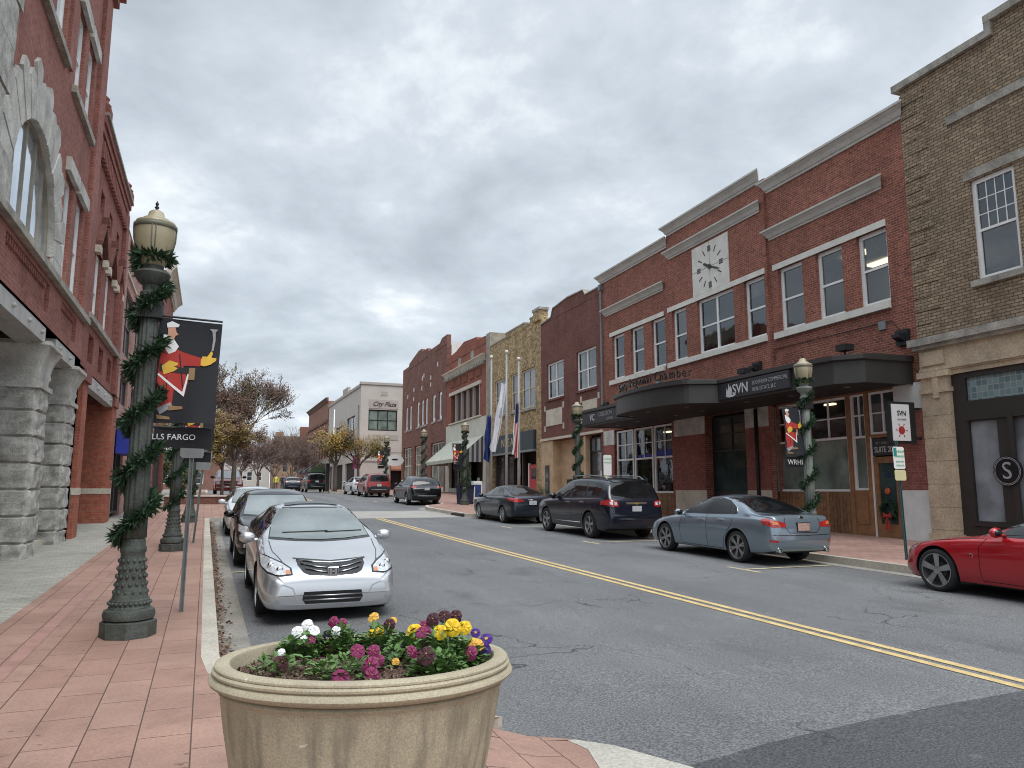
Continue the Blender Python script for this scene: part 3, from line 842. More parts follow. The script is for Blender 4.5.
def side_windows_sedan(c, glass='car_glass', chrome=True, end=4.02, start=1.42):
    a = c.sp['L']/4.94; h = c.sp['H']/1.475
    P_ = lambda pts: [(x*a, z*h) for x, z in pts]
    outline = P_([(start, .965), (1.62, 1.09), (2.05, 1.315), (2.4, 1.385), (2.85, 1.395), (3.3, 1.355), (3.7, 1.24), (end, 1.06), (end-.06, 1.035), (2.7, .995)])
    c.both(outline, 'black_gloss', 'window_surround', .003)
    c.both(P_([(start+.22, .995), (1.72, 1.10), (2.10, 1.295), (2.42, 1.36), (2.66, 1.368), (2.66, 1.010), (2.1, .99)]), glass, 'window_glass', .007)
    c.both(P_([(2.74, 1.370), (2.88, 1.372), (3.28, 1.335), (3.50, 1.265), (3.58, 1.06), (3.5, 1.04), (2.74, 1.012)]), glass, 'window_glass', .007)
    c.both(P_([(3.60, 1.235), (3.70, 1.20), (end-.10, 1.07), (end-.14, 1.055), (3.66, 1.05)]), glass, 'window_glass', .007)

def screens(c, fz, bz, fw, bw, fglass='windshield', bglass='car_glass'):
    """windscreen and back window: (z0, z1), half widths (bottom, top)"""
    for v, (z0, z1), (w0, w1), gl, nm in (('F', fz, fw, fglass, 'windscreen'), ('B', bz, bw, bglass, 'rear_window')):
        def quad(e): return [(-w0-e, z0-e), (-w0*.5, z0-e-.025), (0, z0-e-.035), (w0*.5, z0-e-.025), (w0+e, z0-e), (w1+e, z1), (w1*.93, z1+e+.004), (0, z1+e+.014), (-w1*.93, z1+e+.004), (-w1-e, z1)]
        c.patch(v, quad(.022), 'black_gloss', 'screen_surround', .003, .06)
        c.patch(v, quad(0), gl, nm, .007, .05)

# ---- 1 silver saloon, nose to the camera
M['silver'] = carpaint('silver_paint', (.60, .61, .63), .7, .3)
M['metal_blue'] = carpaint('grey_blue_paint', (.235, .29, .34), .65, .3)
M['dark_navy'] = carpaint('midnight_blue_paint', (.005, .007, .018), .1, .25)
M['dark_grey'] = carpaint('dark_slate_paint', (.017, .023, .036), .4, .3)
M['black_paint'] = carpaint('black_paint', (.005, .006, .008), .3, .25)
M['red_paint'] = carpaint('crimson_paint', (.44, .008, .016), .35, .3)
M['red_paint2'] = carpaint('red_paint_old', (.26, .018, .016), .2, .35)
M['white_paint'] = carpaint('white_paint', (.62, .64, .66), 0, .3)

def lexus_like(): pass

sp = sedan_spec(4.94, 1.80, 1.44, 'silver', 2.80, 1.00, .325, clad=.0)
sp['top'][:5] = [(0, .53), (.03, .60), (.16, .69), (.5, .795), (1.0, .895)]; sp['bot'] = [(0, .24), (.06, .17), (.3, .15), (1.5, .17), (3.4, .18), (4.5, .22), (4.88, .30), (4.94, .40)]
sp['belt'][:3] = [(0, .50), (.05, .56), (.4, .68)]
c = Car('parked_saloon', 'silver saloon with sunroof parked nose towards the flower planter', 'car', sp, 'cars parked along the left kerb')
side_windows_sedan(c)
screens(c, (.985, 1.34), (1.0, 1.34), (.70, .585), (.66, .56))
g_ = [(-.43, .745), (-.43, .71), (-.37, .635), (-.30, .60), (0, .58), (.30, .60), (.37, .635), (.43, .71), (.43, .745), (0, .715)]
c.patch('F', g_, 'black_gloss', 'grille', .006, .05)
for z, w in ((.680, .39), (.632, .34)):
    for sg in (-1, 1):
        c.bar('F', [(sg*.07, z-.012), (sg*w*.5, z), (sg*w, z+.035)], .009, 'chrome', 'grille_bar', .014)
c.bar('F', [(-.435, .752), (-.2, .728), (0, .72), (.2, .728), (.435, .752)], .014, 'chrome', 'grille_trim', .01)
g = G()
xn = c.cast('F', 0, .63)[0].x - .02
for y in (-.032, .032): g.box(W, xn-.012, xn, y-.011, y+.011, .600, .670)
g.box(W, xn-.012, xn, -.03, .03, .626, .644)
for k in range(4): pass
fr = [(-.052, .585), (.052, .585), (.062, .685), (-.062, .685)]
for (y0, z0), (y1, z1) in zip(fr, fr[1:]+fr[:1]): g.tube([(xn-.006, y0, z0), (xn-.006, y1, z1)], .008, 6)
g.make('badge', 'chrome', c.root, uv=False)
c.patch('F', [(-.36, .40), (-.38, .31), (-.34, .25), (.34, .25), (.38, .31), (.36, .40)], 'black_gloss', 'lower_grille', .005)
for z in (.352, .300): c.bar('F', [(-.36, z), (0, z-.004), (.36, z)], .010, 'rim', 'grille_bar', .012)
for pl, mt, nm, of in (([(.50, .605), (.51, .68), (.60, .735), (.78, .80), (.865, .815), (.865, .68), (.80, .62), (.66, .59)], 'black_gloss', 'headlamp_housing', .004),
                       ([(.525, .615), (.535, .675), (.615, .722), (.78, .785), (.85, .80), (.85, .69), (.79, .635), (.66, .605)], 'lamp_clear', 'headlamp', .008),
                       ([(.53, .62), (.535, .655), (.575, .66), (.59, .61)], 'lamp_amber', 'indicator', .011)):
    c.sym('F', pl, mt, nm, of, step=.04)
for sg in (-1, 1):
    for y, z, r_ in ((.655, .665, .045), (.755, .71, .042)):
        p, n = c.cast('F', sg*y, z)
        if p is not None:
            g = G(); g.sphere(p+n*.0, r_, 12, 8, (.5, 1, 1)); g.make('headlamp_reflector', 'chrome', c.root, True, uv=False)
c.seam([('F', [(-.47, .765), (0, .742), (.47, .775)]), ('T', [(.30, .60), (.8, .70), (1.25, .72)]), ('T', [(.30, -.60), (.8, -.70), (1.25, -.72)])], .012)
c.seam([(v, l) for v in 'LR' for l in ([(1.52, .93), (1.48, .6), (1.52, .26)], [(2.72, .98), (2.74, .26)], [(3.68, 1.0), (3.62, .8), (3.32, .5), (3.25, .26)], [(1.52, .26), (3.25, .26)])], .009)
c.seam([('F', [(sg*.84, .47), (sg*.60, .49), (sg*.50, .45), (sg*.44, .30)]) for sg in (-1, 1)], .012, 'silver', 'bumper_crease', .006)
c.patch('T', [(2.34, -.36), (2.40, -.42), (2.66, -.40), (2.68, .40), (2.40, .42), (2.34, .36)], 'black_gloss', 'sunroof', .012)
c.mirror(1.62, .97, 'silver'); c.handle([(2.55, .86), (3.45, .89)], 'silver'); c.wheels('seven'); wipers(c, 1.3, 1.0)
c.place(1.585, 10.0, -1)

def suv_front(name, label, paint, X, Y, L=4.5, W_=1.83, H=1.58, facing=-1, group='cars parked along the left kerb', cat='car'):
    h = H/1.7; a = L/4.6
    sp = dict(L=L, W=W_, H=H, paint=paint, wr=.345, axles=(.92*a, 3.58*a), roofw=W_/2*.68, beltz=1.03*h, clad=.26,
      top=[(0, .70*h), (.04, .84*h), (.2*a, .93*h), (.7*a, 1.03*h), (1.15*a, 1.09*h), (1.28*a, 1.13*h), (1.9*a, 1.5*h), (2.2*a, 1.63*h), (2.8*a, 1.69*h), (3.6*a, 1.67*h), (4.1*a, 1.59*h), (4.25*a, 1.52*h), (4.48*a, 1.1*h), (L-.04, .95*h), (L, .75*h)],
      bot=[(0, .38), (.07, .28), (.35, .24), (3.5, .24), (L-.3, .28), (L-.05, .36), (L, .46)],
      belt=[(0, .62*h), (.08, .76*h), (.5*a, .88*h), (1.3*a, .99*h), (3.3*a, 1.09*h), (4.2*a, 1.13*h), (L-.05, .9*h), (L, .7*h)],
      w=[(0, W_*.36), (.05, W_*.40), (.2, W_*.45), (.5, W_*.485), (1.1, W_*.5), (3.6*a, W_*.5), (4.3*a, W_*.475), (L-.05, W_*.44), (L, W_*.40)])
    c = Car(name, label, cat, sp, group)
    P_ = lambda pts: [(x*a, z*h) for x, z in pts]
    c.both(P_([(1.42, 1.06), (1.62, 1.19), (2.02, 1.46), (2.3, 1.555), (3.3, 1.57), (3.9, 1.50), (4.05, 1.25), (3.9, 1.15)]), 'black_gloss', 'window_surround', .003)
    c.both(P_([(1.62, 1.09), (1.72, 1.19), (2.06, 1.44), (2.32, 1.53), (2.62, 1.54), (2.62, 1.10)]), 'car_glass', 'window_glass', .007)
    c.both(P_([(2.70, 1.54), (3.28, 1.535), (3.34, 1.14), (2.70, 1.11)]), 'car_glass', 'window_glass', .007)
    c.both(P_([(3.40, 1.53), (3.84, 1.465), (3.95, 1.26), (3.84, 1.18), (3.44, 1.15)]), 'car_glass', 'window_glass', .007)
    screens(c, (1.12*h, 1.53*h), (1.16*h, 1.50*h), (.72, .60), (.64, .55))
    c.patch('F', [(-.42, .80*h), (-.36, .66*h), (.36, .66*h), (.42, .80*h), (0, .82*h)], 'black_gloss', 'grille', .006)
    c.bar('F', [(-.38, .74*h), (0, .73*h), (.38, .74*h)], .014, 'chrome', 'grille_bar', .014)
    c.patch('F', [(-.55, .50*h), (-.5, .36*h), (.5, .36*h), (.55, .50*h)], 'black', 'lower_grille', .005)
    c.sym('F', [(.47, .71*h), (.50, .80*h), (.70, .90*h), (.83, .93*h), (.84, .80*h), (.70, .72*h)], 'lamp_clear', 'headlamp', .008, step=.04)
    c.sym('F', [(.60, .45*h), (.60, .53*h), (.74, .54*h), (.74, .46*h)], 'lamp_clear', 'fog_lamp', .006)
    c.seam([(v, l) for v in 'LR' for l in ([(1.5*a, 1.0*h), (1.5*a, .35)], [(2.66*a, 1.06*h), (2.68*a, .35)], [(3.5*a, 1.1*h), (3.2*a, .6), (3.15*a, .35)])], .009)
    c.mirror(1.60*a, 1.12*h, paint); c.handle([(2.5*a, .98*h), (3.3*a, 1.01*h)], paint); c.wheels('seven')
    c.place(X, Y, facing)
    return c
suv_front('parked_crossover', 'black crossover parked behind the silver saloon at the left kerb', 'black_paint', 1.52, 16.2, H=1.55)

sp = sedan_spec(4.6, 1.78, 1.45, 'white_paint', 2.70, .9, .32)
c = Car('parked_saloon', 'white saloon parked behind the black crossover at the left kerb', 'car', sp, 'cars parked along the left kerb')
side_windows_sedan(c); screens(c, (.99, 1.35), (1.0, 1.33), (.68, .56), (.64, .54))
c.patch('F', [(-.4, .70), (-.36, .60), (.36, .60), (.4, .70)], 'black_gloss', 'grille', .006)
c.patch('F', [(-.5, .45), (-.46, .32), (.46, .32), (.5, .45)], 'black', 'lower_grille', .005)
c.sym('F', [(.48, .63), (.52, .72), (.78, .80), (.82, .78), (.80, .68)], 'lamp_clear', 'headlamp', .008, step=.04)
c.mirror(1.5, .99, 'white_paint'); c.handle([(2.4, .84), (3.25, .87)], 'white_paint'); c.wheels('seven')
c.place(1.50, 24.6, -1)

# ---- grey-blue saloon seen from behind
sp = sedan_spec(4.58, 1.80, 1.425, 'metal_blue', 2.73, .80, .335, rim=.76, roofw=.575)
sp['top'] = [(0, .55), (.03, .63), (.18, .72), (.55, .83), (1.1, .925), (1.30, .975), (1.42, 1.01), (2.0, 1.315), (2.35, 1.405), (2.65, 1.425), (3.05, 1.405), (3.45, 1.30), (3.95, 1.10), (4.15, 1.055), (4.44, 1.045), (4.52, 1.0), (4.58, .80)]
c = Car('parked_saloon', 'grey blue saloon parked in front of the brick building with the clock', 'car', sp, 'cars parked along the right kerb')
out = [(1.36, .955), (1.55, 1.07), (2.0, 1.285), (2.32, 1.345), (2.7, 1.352), (3.05, 1.30), (3.38, 1.17), (3.52, 1.045), (3.46, 1.015), (2.6, .985)]
c.both(out, 'black_gloss', 'window_surround', .003)
c.both([(1.62, .99), (1.70, 1.08), (2.04, 1.265), (2.33, 1.322), (2.50, 1.325), (2.46, .998)], 'car_glass', 'window_glass', .007)
c.both([(2.56, 1.325), (2.72, 1.325), (3.03, 1.277), (3.16, 1.225), (3.26, 1.03), (2.52, 1.0)], 'car_glass', 'window_glass', .007)
c.both([(3.20, 1.21), (3.36, 1.14), (3.45, 1.05), (3.42, 1.035), (3.30, 1.03)], 'car_glass', 'window_glass', .007)
for v in 'LR': c.bar(v, out[:8], .008, 'chrome', 'window_trim', .006)
screens(c, (.99, 1.32), (1.10, 1.355), (.68, .56), (.64, .53))
for pl, mt, nm, of in (([(.44, .80), (.455, .885), (.64, .925), (.80, .955), (.815, .94), (.815, .83), (.76, .79)], 'lamp_red', 'tail_lamp', .008),
                       ([(.62, .845), (.63, .895), (.74, .92), (.75, .85)], 'lamp_amber', 'tail_lamp_bulb', .011),
                       ([(.66, .49), (.67, .535), (.80, .54), (.80, .50)], 'lamp_red', 'rear_reflector', .007)):
    c.sym('B', pl, mt, nm, of, step=.04)
c.both([(4.27, .91), (4.26, .955), (4.34, .965), (4.46, .96), (4.46, .84), (4.36, .84)], 'lamp_red', 'tail_lamp', .0075, step=.04)
c.plate('B', 0, .80, .31, .155, 'plate2')
c.seam([('B', [(-.40, 1.03), (-.46, .93), (-.46, .80), (-.36, .68), (.36, .68), (.46, .80), (.46, .93), (.40, 1.03)]), ('B', [(-.80, .64), (0, .62), (.80, .64)])], .012)
g = G(); g.lathe([(.055, 0), (.055, .012), (.045, .012), (.045, 0)], 24, (0, 0, 0), 'y'); xb = c.cast('B', 0, .965)[0].x
o = g.make('badge', 'chrome', c.root, uv=False); o.rotation_euler = (0, 0, pi/2); o.location = (xb+.0, 0, .965)
c.seam([(v, l) for v in 'LR' for l in ([(1.50, .93), (1.46, .6), (1.5, .26)], [(2.48, .98), (2.52, .26)], [(3.40, .98), (3.38, .8), (3.12, .5), (3.06, .26)], [(1.5, .26), (3.06, .26)])], .009)
for sg in (-1, 1):
    g = G(); g.tube([(4.45, sg*.62, .32), (4.60, sg*.62, .32)], .045, 14, False); g.tube([(4.46, sg*.62, .32), (4.58, sg*.62, .32)], .03, 12); g.make('exhaust_pipe', 'chrome', c.root, True, uv=False)
c.mirror(1.58, .985, 'metal_blue'); c.handle([(2.30, .86), (3.02, .89)], 'chrome'); c.wheels('split')
c.place(11.55, 12.42, 1)

# ---- dark blue estate SUV
sp = dict(L=5.17, W=2.0, H=1.83, paint='dark_navy', wr=.385, rim=.68, axles=(1.02, 4.04), roofw=.73, beltz=1.10, clad=.25,
  top=[(0, .74), (.04, .90), (.25, 1.00), (.8, 1.09), (1.2, 1.14), (1.36, 1.19), (1.95, 1.58), (2.3, 1.73), (3.0, 1.80), (4.0, 1.79), (4.62, 1.73), (4.80, 1.66), (5.00, 1.27), (5.12, 1.10), (5.17, .80)],
  bot=[(0, .38), (.07, .27), (.35, .24), (4.6, .25), (5.1, .33), (5.17, .42)],
  belt=[(0, .66), (.08, .82), (.5, .95), (1.3, 1.05), (3.3, 1.13), (4.6, 1.17), (5.08, 1.0), (5.17, .75)],
  w=[(0, .72), (.05, .80), (.2, .90), (.5, .965), (1.1, 1.0), (4.2, 1.0), (4.75, .965), (5.08, .90), (5.17, .82)])
c = Car('parked_suv', 'midnight blue three row SUV with roof rails parked between two saloons', 'suv', sp, 'cars parked along the right kerb')
c.both([(1.48, 1.11), (1.7, 1.25), (2.1, 1.53), (2.4, 1.645), (3.6, 1.685), (4.5, 1.62), (4.78, 1.32), (4.66, 1.25), (3.0, 1.16)], 'black_gloss', 'window_surround', .003)
c.both([(1.72, 1.15), (1.82, 1.26), (2.16, 1.52), (2.42, 1.615), (2.82, 1.64), (2.82, 1.175)], 'car_glass', 'window_glass', .007)
c.both([(2.90, 1.64), (3.64, 1.655), (3.74, 1.22), (2.90, 1.18)], 'car_glass', 'window_glass', .007)
c.both([(3.76, 1.65), (4.46, 1.595), (4.69, 1.335), (4.60, 1.28), (3.84, 1.225)], 'car_glass', 'window_glass', .007)
screens(c, (1.17, 1.62), (1.22, 1.635), (.74, .65), (.75, .66))
for v, sg in (('L', 1), ('R', -1)):
    g = G(); g.tube([(2.3, sg*.62, 1.72), (2.45, sg*.62, 1.81), (3.4, sg*.62, 1.845), (4.35, sg*.61, 1.81), (4.55, sg*.61, 1.72)], .017, 8); g.make('roof_rail', 'steel', c.root, True, uv=False)
for pl, mt, nm, of in (([(.58, .97), (.60, 1.10), (.86, 1.155), (.92, 1.11), (.90, .99), (.74, .945)], 'lamp_red', 'tail_lamp', .008),
                       ([(.64, 1.0), (.64, 1.08), (.72, 1.09), (.73, 1.0)], 'lamp_clear', 'reversing_lamp', .012), ([(.77, 1.01), (.77, 1.09), (.84, 1.10), (.84, 1.02)], 'lamp_clear', 'reversing_lamp', .012)):
    c.sym('B', pl, mt, nm, of, step=.04)
c.both([(4.72, 1.0), (4.70, 1.10), (4.95, 1.14), (4.98, 1.0)], 'lamp_red', 'tail_lamp', .0075, step=.04)
c.patch('B', [(-.34, 1.025), (-.34, 1.085), (.34, 1.085), (.34, 1.025)], 'chrome', 'tailgate_trim', .012)
c.patch('B', [(-.10, 1.03), (-.10, 1.05), (-.03, 1.05), (-.03, 1.078), (.03, 1.078), (.03, 1.05), (.10, 1.05), (.10, 1.03), (.03, 1.03), (.03, 1.015), (-.03, 1.015), (-.03, 1.03)], 'gold', 'badge', .018)
c.plate('B', 0, .90, .31, .155, 'plate')
c.seam([('B', [(-.78, .70), (-.5, .66), (.5, .66), (.78, .70)]), ('B', [(-.62, 1.5), (-.76, 1.15), (-.58, .96), (-.56, .72)]), ('B', [(.62, 1.5), (.76, 1.15), (.58, .96), (.56, .72)]), ('B', [(-.55, .80), (-.3, .78)]), ('B', [(.55, .80), (.3, .78)])], .014)
c.bar('B', [(-.6, .605), (0, .595), (.6, .605)], .02, 'dark_grey', 'bumper_step', .01)
c.seam([(v, l) for v in 'LR' for l in ([(1.62, 1.08), (1.58, .7), (1.6, .32)], [(2.86, 1.14), (2.88, .32)], [(3.80, 1.17), (3.76, .9), (3.52, .55), (3.46, .32)], [(1.6, .32), (3.46, .32)])], .010)
for v in 'LR': c.bar(v, [(1.5, .42), (2.4, .42), (3.5, .43)], .013, 'chrome', 'sill_trim', .006); c.bar(v, [(1.6, .62), (2.6, .64), (3.6, .67)], .012, 'dark_navy', 'door_moulding', .003)
c.patch('T', [(4.62, -.60), (4.62, .60), (4.80, .56), (4.80, -.56)], 'black_paint', 'spoiler', .02)
c.mirror(1.75, 1.19, 'dark_navy', size=1.15); c.handle([(2.65, 1.02), (3.60, 1.05)], 'chrome'); c.wheels('five')
c.place(11.60, 19.02, 1)

# ---- dark slate saloon further up
sp = sedan_spec(4.55, 1.79, 1.44, 'dark_grey', 2.70, .88, .325, roofw=.57)
sp['top'] = [(0, .55), (.03, .63), (.18, .74), (.55, .86), (1.0, .95), (1.15, 1.0), (1.85, 1.33), (2.2, 1.42), (2.6, 1.44), (3.0, 1.41), (3.5, 1.27), (4.0, 1.10), (4.2, 1.065), (4.42, 1.05), (4.50, .98), (4.55, .80)]
c = Car('parked_saloon', 'dark slate saloon parked in front of the three flagpoles', 'car', sp, 'cars parked along the right kerb')
c.both([(1.28, .97), (1.5, 1.10), (1.95, 1.32), (2.25, 1.365), (2.7, 1.365), (3.1, 1.29), (3.62, 1.08), (3.55, 1.04), (2.5, .99)], 'black_gloss', 'window_surround', .003)
c.both([(1.5, 1.0), (1.62, 1.09), (1.98, 1.29), (2.26, 1.34), (2.42, 1.34), (2.40, 1.01)], 'car_glass', 'window_glass', .007)
c.both([(2.50, 1.34), (2.70, 1.34), (3.06, 1.27), (3.48, 1.09), (3.40, 1.06), (2.48, 1.01)], 'car_glass', 'window_glass', .007)
screens(c, (1.0, 1.34), (1.10, 1.36), (.68, .56), (.63, .53))
c.sym('B', [(.36, .84), (.40, .92), (.70, .975), (.80, .965), (.81, .84), (.70, .82)], 'lamp_red', 'tail_lamp', .008, step=.04)
c.both([(4.05, .90), (4.0, .965), (4.4, .97), (4.42, .85)], 'lamp_red', 'tail_lamp', .0075, step=.04)
c.plate('B', 0, .80, .31, .155, 'plate')
c.seam([('B', [(-.36, 1.02), (-.40, .80), (-.3, .68), (.3, .68), (.40, .80), (.36, 1.02)])], .012)
c.bar('B', [(-.2, .90), (.2, .90)], .012, 'chrome', 'boot_trim', .012)
c.seam([(v, l) for v in 'LR' for l in ([(1.45, .95), (1.45, .27)], [(2.44, .99), (2.46, .27)], [(3.4, 1.02), (3.15, .6), (3.05, .27)])], .009)
c.mirror(1.48, 1.0, 'dark_grey'); c.handle([(2.28, .87), (3.05, .90)], 'dark_grey'); c.wheels('ten')
c.place(11.52, 26.35, 1)

def suv_rear(name, label, paint, X, Y, L, W_, H, wb, lampz, plate_z=.95, boxy=0., lower=None, cat='suv', group='cars parked along the right kerb', wstyle='five', lampy=(.56, .86), facing=1):
    a = L/4.9; h = H/1.7; b = boxy
    ax0 = .95*a
    sp = dict(L=L, W=W_, H=H, paint=paint, wr=.36, rim=.68, axles=(ax0, ax0+wb), roofw=W_/2*(.67+.1*b), beltz=1.05*h, clad=.27,
      top=[(0, .72*h), (.04, .87*h), (.25*a, .96*h), (.8*a, 1.05*h), (1.15*a, 1.10*h), (1.32*a, 1.16*h), (1.95*a, 1.50*h), (2.3*a, 1.63*h), (2.9*a, 1.69*h), (3.7*a, (1.67+.02*b)*h), (4.25*a, (1.56+.12*b)*h), ((4.45+.22*b)*a, (1.47+.16*b)*h), ((4.68+.12*b)*a, 1.15*h), (L-.05, .98*h), (L, .76*h)],
      bot=[(0, .38), (.07, .28), (.35, .25), (L-.5, .26), (L-.06, .34), (L, .44)],
      belt=[(0, .64*h), (.08, .79*h), (.5*a, .91*h), (1.3*a, 1.02*h), (3.3*a, 1.10*h), (4.4*a, 1.14*h), (L-.06, .95*h), (L, .72*h)],
      w=[(0, W_*.36), (.05, W_*.40), (.2, W_*.45), (.5, W_*.485), (1.1, W_*.5), (4.0*a, W_*.5), (4.5*a, W_*.482), (L-.06, W_*.45), (L, W_*.41)])
    c = Car(name, label, cat, sp, group)
    P_ = lambda pts: [(x*a, z*h) for x, z in pts]
    c.both(P_([(1.45, 1.08), (1.65, 1.21), (2.05, 1.47), (2.35, 1.56), (3.5, 1.575), (4.1+.2*b, 1.48+.04*b), (4.25+.2*b, 1.27), (4.1, 1.18)]), 'black_gloss', 'window_surround', .003)
    c.both(P_([(1.66, 1.12), (1.75, 1.22), (2.10, 1.46), (2.37, 1.535), (2.72, 1.545), (2.72, 1.14)]), 'car_glass', 'window_glass', .007)
    c.both(P_([(2.80, 1.545), (3.48, 1.545), (3.56, 1.18), (2.80, 1.145)]), 'car_glass', 'window_glass', .007)
    c.both(P_([(3.6, 1.535), (4.04+.2*b, 1.45+.04*b), (4.15+.2*b, 1.28), (4.05, 1.21), (3.66, 1.185)]), 'car_glass', 'window_glass', .007)
    screens(c, (1.15*h, 1.54*h), (1.17*h, (1.48+.10*b)*h), (.72, .61), (.66, .56))
    y0, y1 = lampy; z0, z1 = lampz
    c.sym('B', [(y0, z0+.03), (y0+.02, z1-.04), (y1-.03, z1), (y1, z1-.03), (y1, z0), (y0+.1, z0)], 'lamp_red', 'tail_lamp', .008, step=.04)
    c.both([(L-.42, z1-.06), (L-.40, z1), (L-.2, z1), (L-.18, z0)], 'lamp_red', 'tail_lamp', .0075, step=.04)
    c.plate('B', 0, plate_z, .31, .155, 'plate')
    if lower: c.patch('B', [(-.80, .68), (-.80, .34), (.80, .34), (.80, .68), (.5, .80), (-.5, .80)], lower, 'bumper_cladding', .006)
    c.bar('B', [(-.55, .55), (0, .54), (.55, .55)], .03, 'steel', 'bumper_step', .008)
    c.seam([('B', [(-.6, 1.45*h), (-.70, 1.15*h), (-.54, .9*h), (-.52, .74*h), (.52, .74*h), (.54, .9*h), (.70, 1.15*h), (.6, 1.45*h)])], .014)
    c.seam([(v, l) for v in 'LR' for l in ([(1.5*a, 1.0*h), (1.5*a, .35)], [(2.76*a, 1.08*h), (2.78*a, .35)], [(3.62*a, 1.12*h), (3.35*a, .6), (3.3*a, .35)])], .010)
    c.mirror(1.68*a, 1.16*h, paint); c.handle([(2.55*a, 1.0*h), (3.4*a, 1.03*h)], 'chrome'); c.wheels(wstyle)
    c.place(X, Y, facing)
    return c
suv_rear('parked_suv', 'black SUV with pale roof glare parked past the planted kerb corner', 'black_paint', 11.75, 41.9, 4.88, 1.91, 1.69, 2.82, (1.0, 1.10))
c = suv_rear('parked_suv', 'boxy red SUV with black bumper parked behind a white saloon', 'red_paint2', 11.5, 53.6, 4.3, 1.84, 1.70, 2.58, (.92, 1.02), .86, 1., 'black')
suv_rear('parked_suv', 'black square backed SUV beside the yellow leaved tree', 'black_paint', 9.55, 71.4, 4.9, 1.95, 1.78, 2.85, (1.0, 1.14), 1.0, 1.)
suv_rear('distant_suv', 'dark grey SUV on the road left of the square backed SUV', 'dark_grey', 8.9, 86, 4.8, 1.9, 1.7, 2.8, (1.0, 1.12), 1.0, .6, group=None)
sp = sedan_spec(4.7, 1.80, 1.42, 'white_paint', 2.75, .9, .33)
c = Car('parked_saloon', 'white saloon parked just beyond the boxy red SUV', 'car', sp, 'cars parked along the right kerb')
side_windows_sedan(c); screens(c, (.98, 1.33), (1.0, 1.32), (.68, .56), (.64, .54))
c.sym('B', [(.5, .80), (.52, .90), (.82, .93), (.82, .8)], 'lamp_red', 'tail_lamp', .008, step=.05)
c.mirror(1.5, .97, 'white_paint'); c.handle([(2.4, .84), (3.25, .87)], 'chrome'); c.wheels('seven')
c.place(11.35, 58.6, 1, yaw=.03)

# ---- crimson sports coupe at the right edge
sp = dict(L=4.31, W=1.82, H=1.315, paint='red_paint', wr=.335, rim=.79, axles=(.80, 3.45), roofw=.50, beltz=.93, tuck=.07,
  top=[(0, .48), (.03, .55), (.2, .66), (.6, .80), (1.1, .895), (1.45, .935), (1.62, .99), (2.2, 1.24), (2.5, 1.31), (2.75, 1.315), (3.1, 1.26), (3.6, 1.10), (4.0, .99), (4.2, .94), (4.31, .72)],
  bot=[(0, .28), (.06, .19), (.3, .16), (3.6, .17), (4.2, .24), (4.31, .34)],
  belt=[(0, .44), (.05, .50), (.3, .68), (.8, .80), (1.4, .86), (2.4, .91), (3.4, .97), (4.0, .94), (4.2, .86), (4.31, .66)],
  w=[(0, .52), (.04, .62), (.16, .74), (.42, .86), (.85, .905), (1.7, .885), (2.6, .885), (3.4, .912), (4.0, .85), (4.26, .72), (4.31, .62)])
c = Car('parked_coupe', 'crimson sports coupe with five spoke wheels cut off by the right edge', 'car', sp, 'cars parked along the right kerb')
c.both([(1.58, .93), (1.8, 1.03), (2.2, 1.19), (2.5, 1.25), (2.8, 1.25), (3.2, 1.13), (3.45, 1.0), (3.3, .975), (2.4, .93)], 'black_gloss', 'window_surround', .003)
c.both([(1.80, .96), (1.92, 1.04), (2.24, 1.175), (2.5, 1.225), (2.78, 1.225), (3.0, 1.16), (2.95, .985)], 'car_glass', 'window_glass', .007)
screens(c, (.97, 1.24), (1.0, 1.24), (.66, .50), (.6, .45))
c.both([(.12, .60), (.25, .70), (.55, .80), (.62, .79), (.40, .67), (.18, .57)], 'lamp_clear', 'headlamp', .006, step=.04)
c.sym('F', [(.50, .52), (.56, .64), (.74, .76), (.80, .74), (.72, .58)], 'lamp_clear', 'headlamp', .007, step=.04)
c.patch('F', [(-.42, .42), (-.36, .26), (.36, .26), (.42, .42)], 'black', 'grille', .005)
c.seam([(v, l) for v in 'LR' for l in ([(1.66, .90), (1.55, .75), (1.56, .25)], [(2.86, .95), (2.9, .6), (2.85, .25)], [(1.56, .25), (2.85, .25)], [(.75, .80), (1.2, .86), (1.62, .90)])], .010)
for v, sg in (('L', 1), ('R', -1)):
    p, n = c.cast(v, 1.42, .62); g = G()
    g.lathe([(.034, 0), (.034, .01), (.022, .01), (.022, 0)], 20, (0, 0, 0), 'y'); o = g.make('badge', 'chrome', c.root, uv=False); o.location = p
c.mirror(1.88, 1.0, 'red_paint', .84); c.handle([(2.7, .80)], 'chrome'); c.wheels('five')
c.place(11.92, 5.45, 1)

# ---- red pickup facing the camera at the planted kerb, far left
sp = dict(L=5.4, W=2.0, H=1.88, paint='red_paint2', wr=.39, rim=.62, axles=(.95, 4.2), roofw=.74, beltz=1.2, clad=.3,
  top=[(0, .9), (.04, 1.08), (.3, 1.16), (1.2, 1.22), (1.4, 1.30), (1.85, 1.74), (2.05, 1.85), (2.6, 1.88), (3.2, 1.86), (3.36, 1.80), (3.5, 1.32), (3.6, 1.27), (5.3, 1.25), (5.36, 1.2), (5.4, .95)],
  bot=[(0, .45), (.07, .36), (5.3, .36), (5.4, .5)], belt=[(0, .85), (.1, 1.02), (1.3, 1.13), (3.4, 1.19), (5.3, 1.18), (5.4, .9)],
  w=[(0, .86), (.05, .93), (.3, .98), (1, 1.0), (5.2, 1.0), (5.35, .97), (5.4, .93)])
c = Car('parked_pickup', 'red pickup truck facing down the street behind the two young trees', 'pickup truck', sp, None)
c.both([(1.62, 1.22), (1.95, 1.66), (2.1, 1.74), (3.2, 1.74), (3.3, 1.25)], 'black_gloss', 'window_surround', .003)
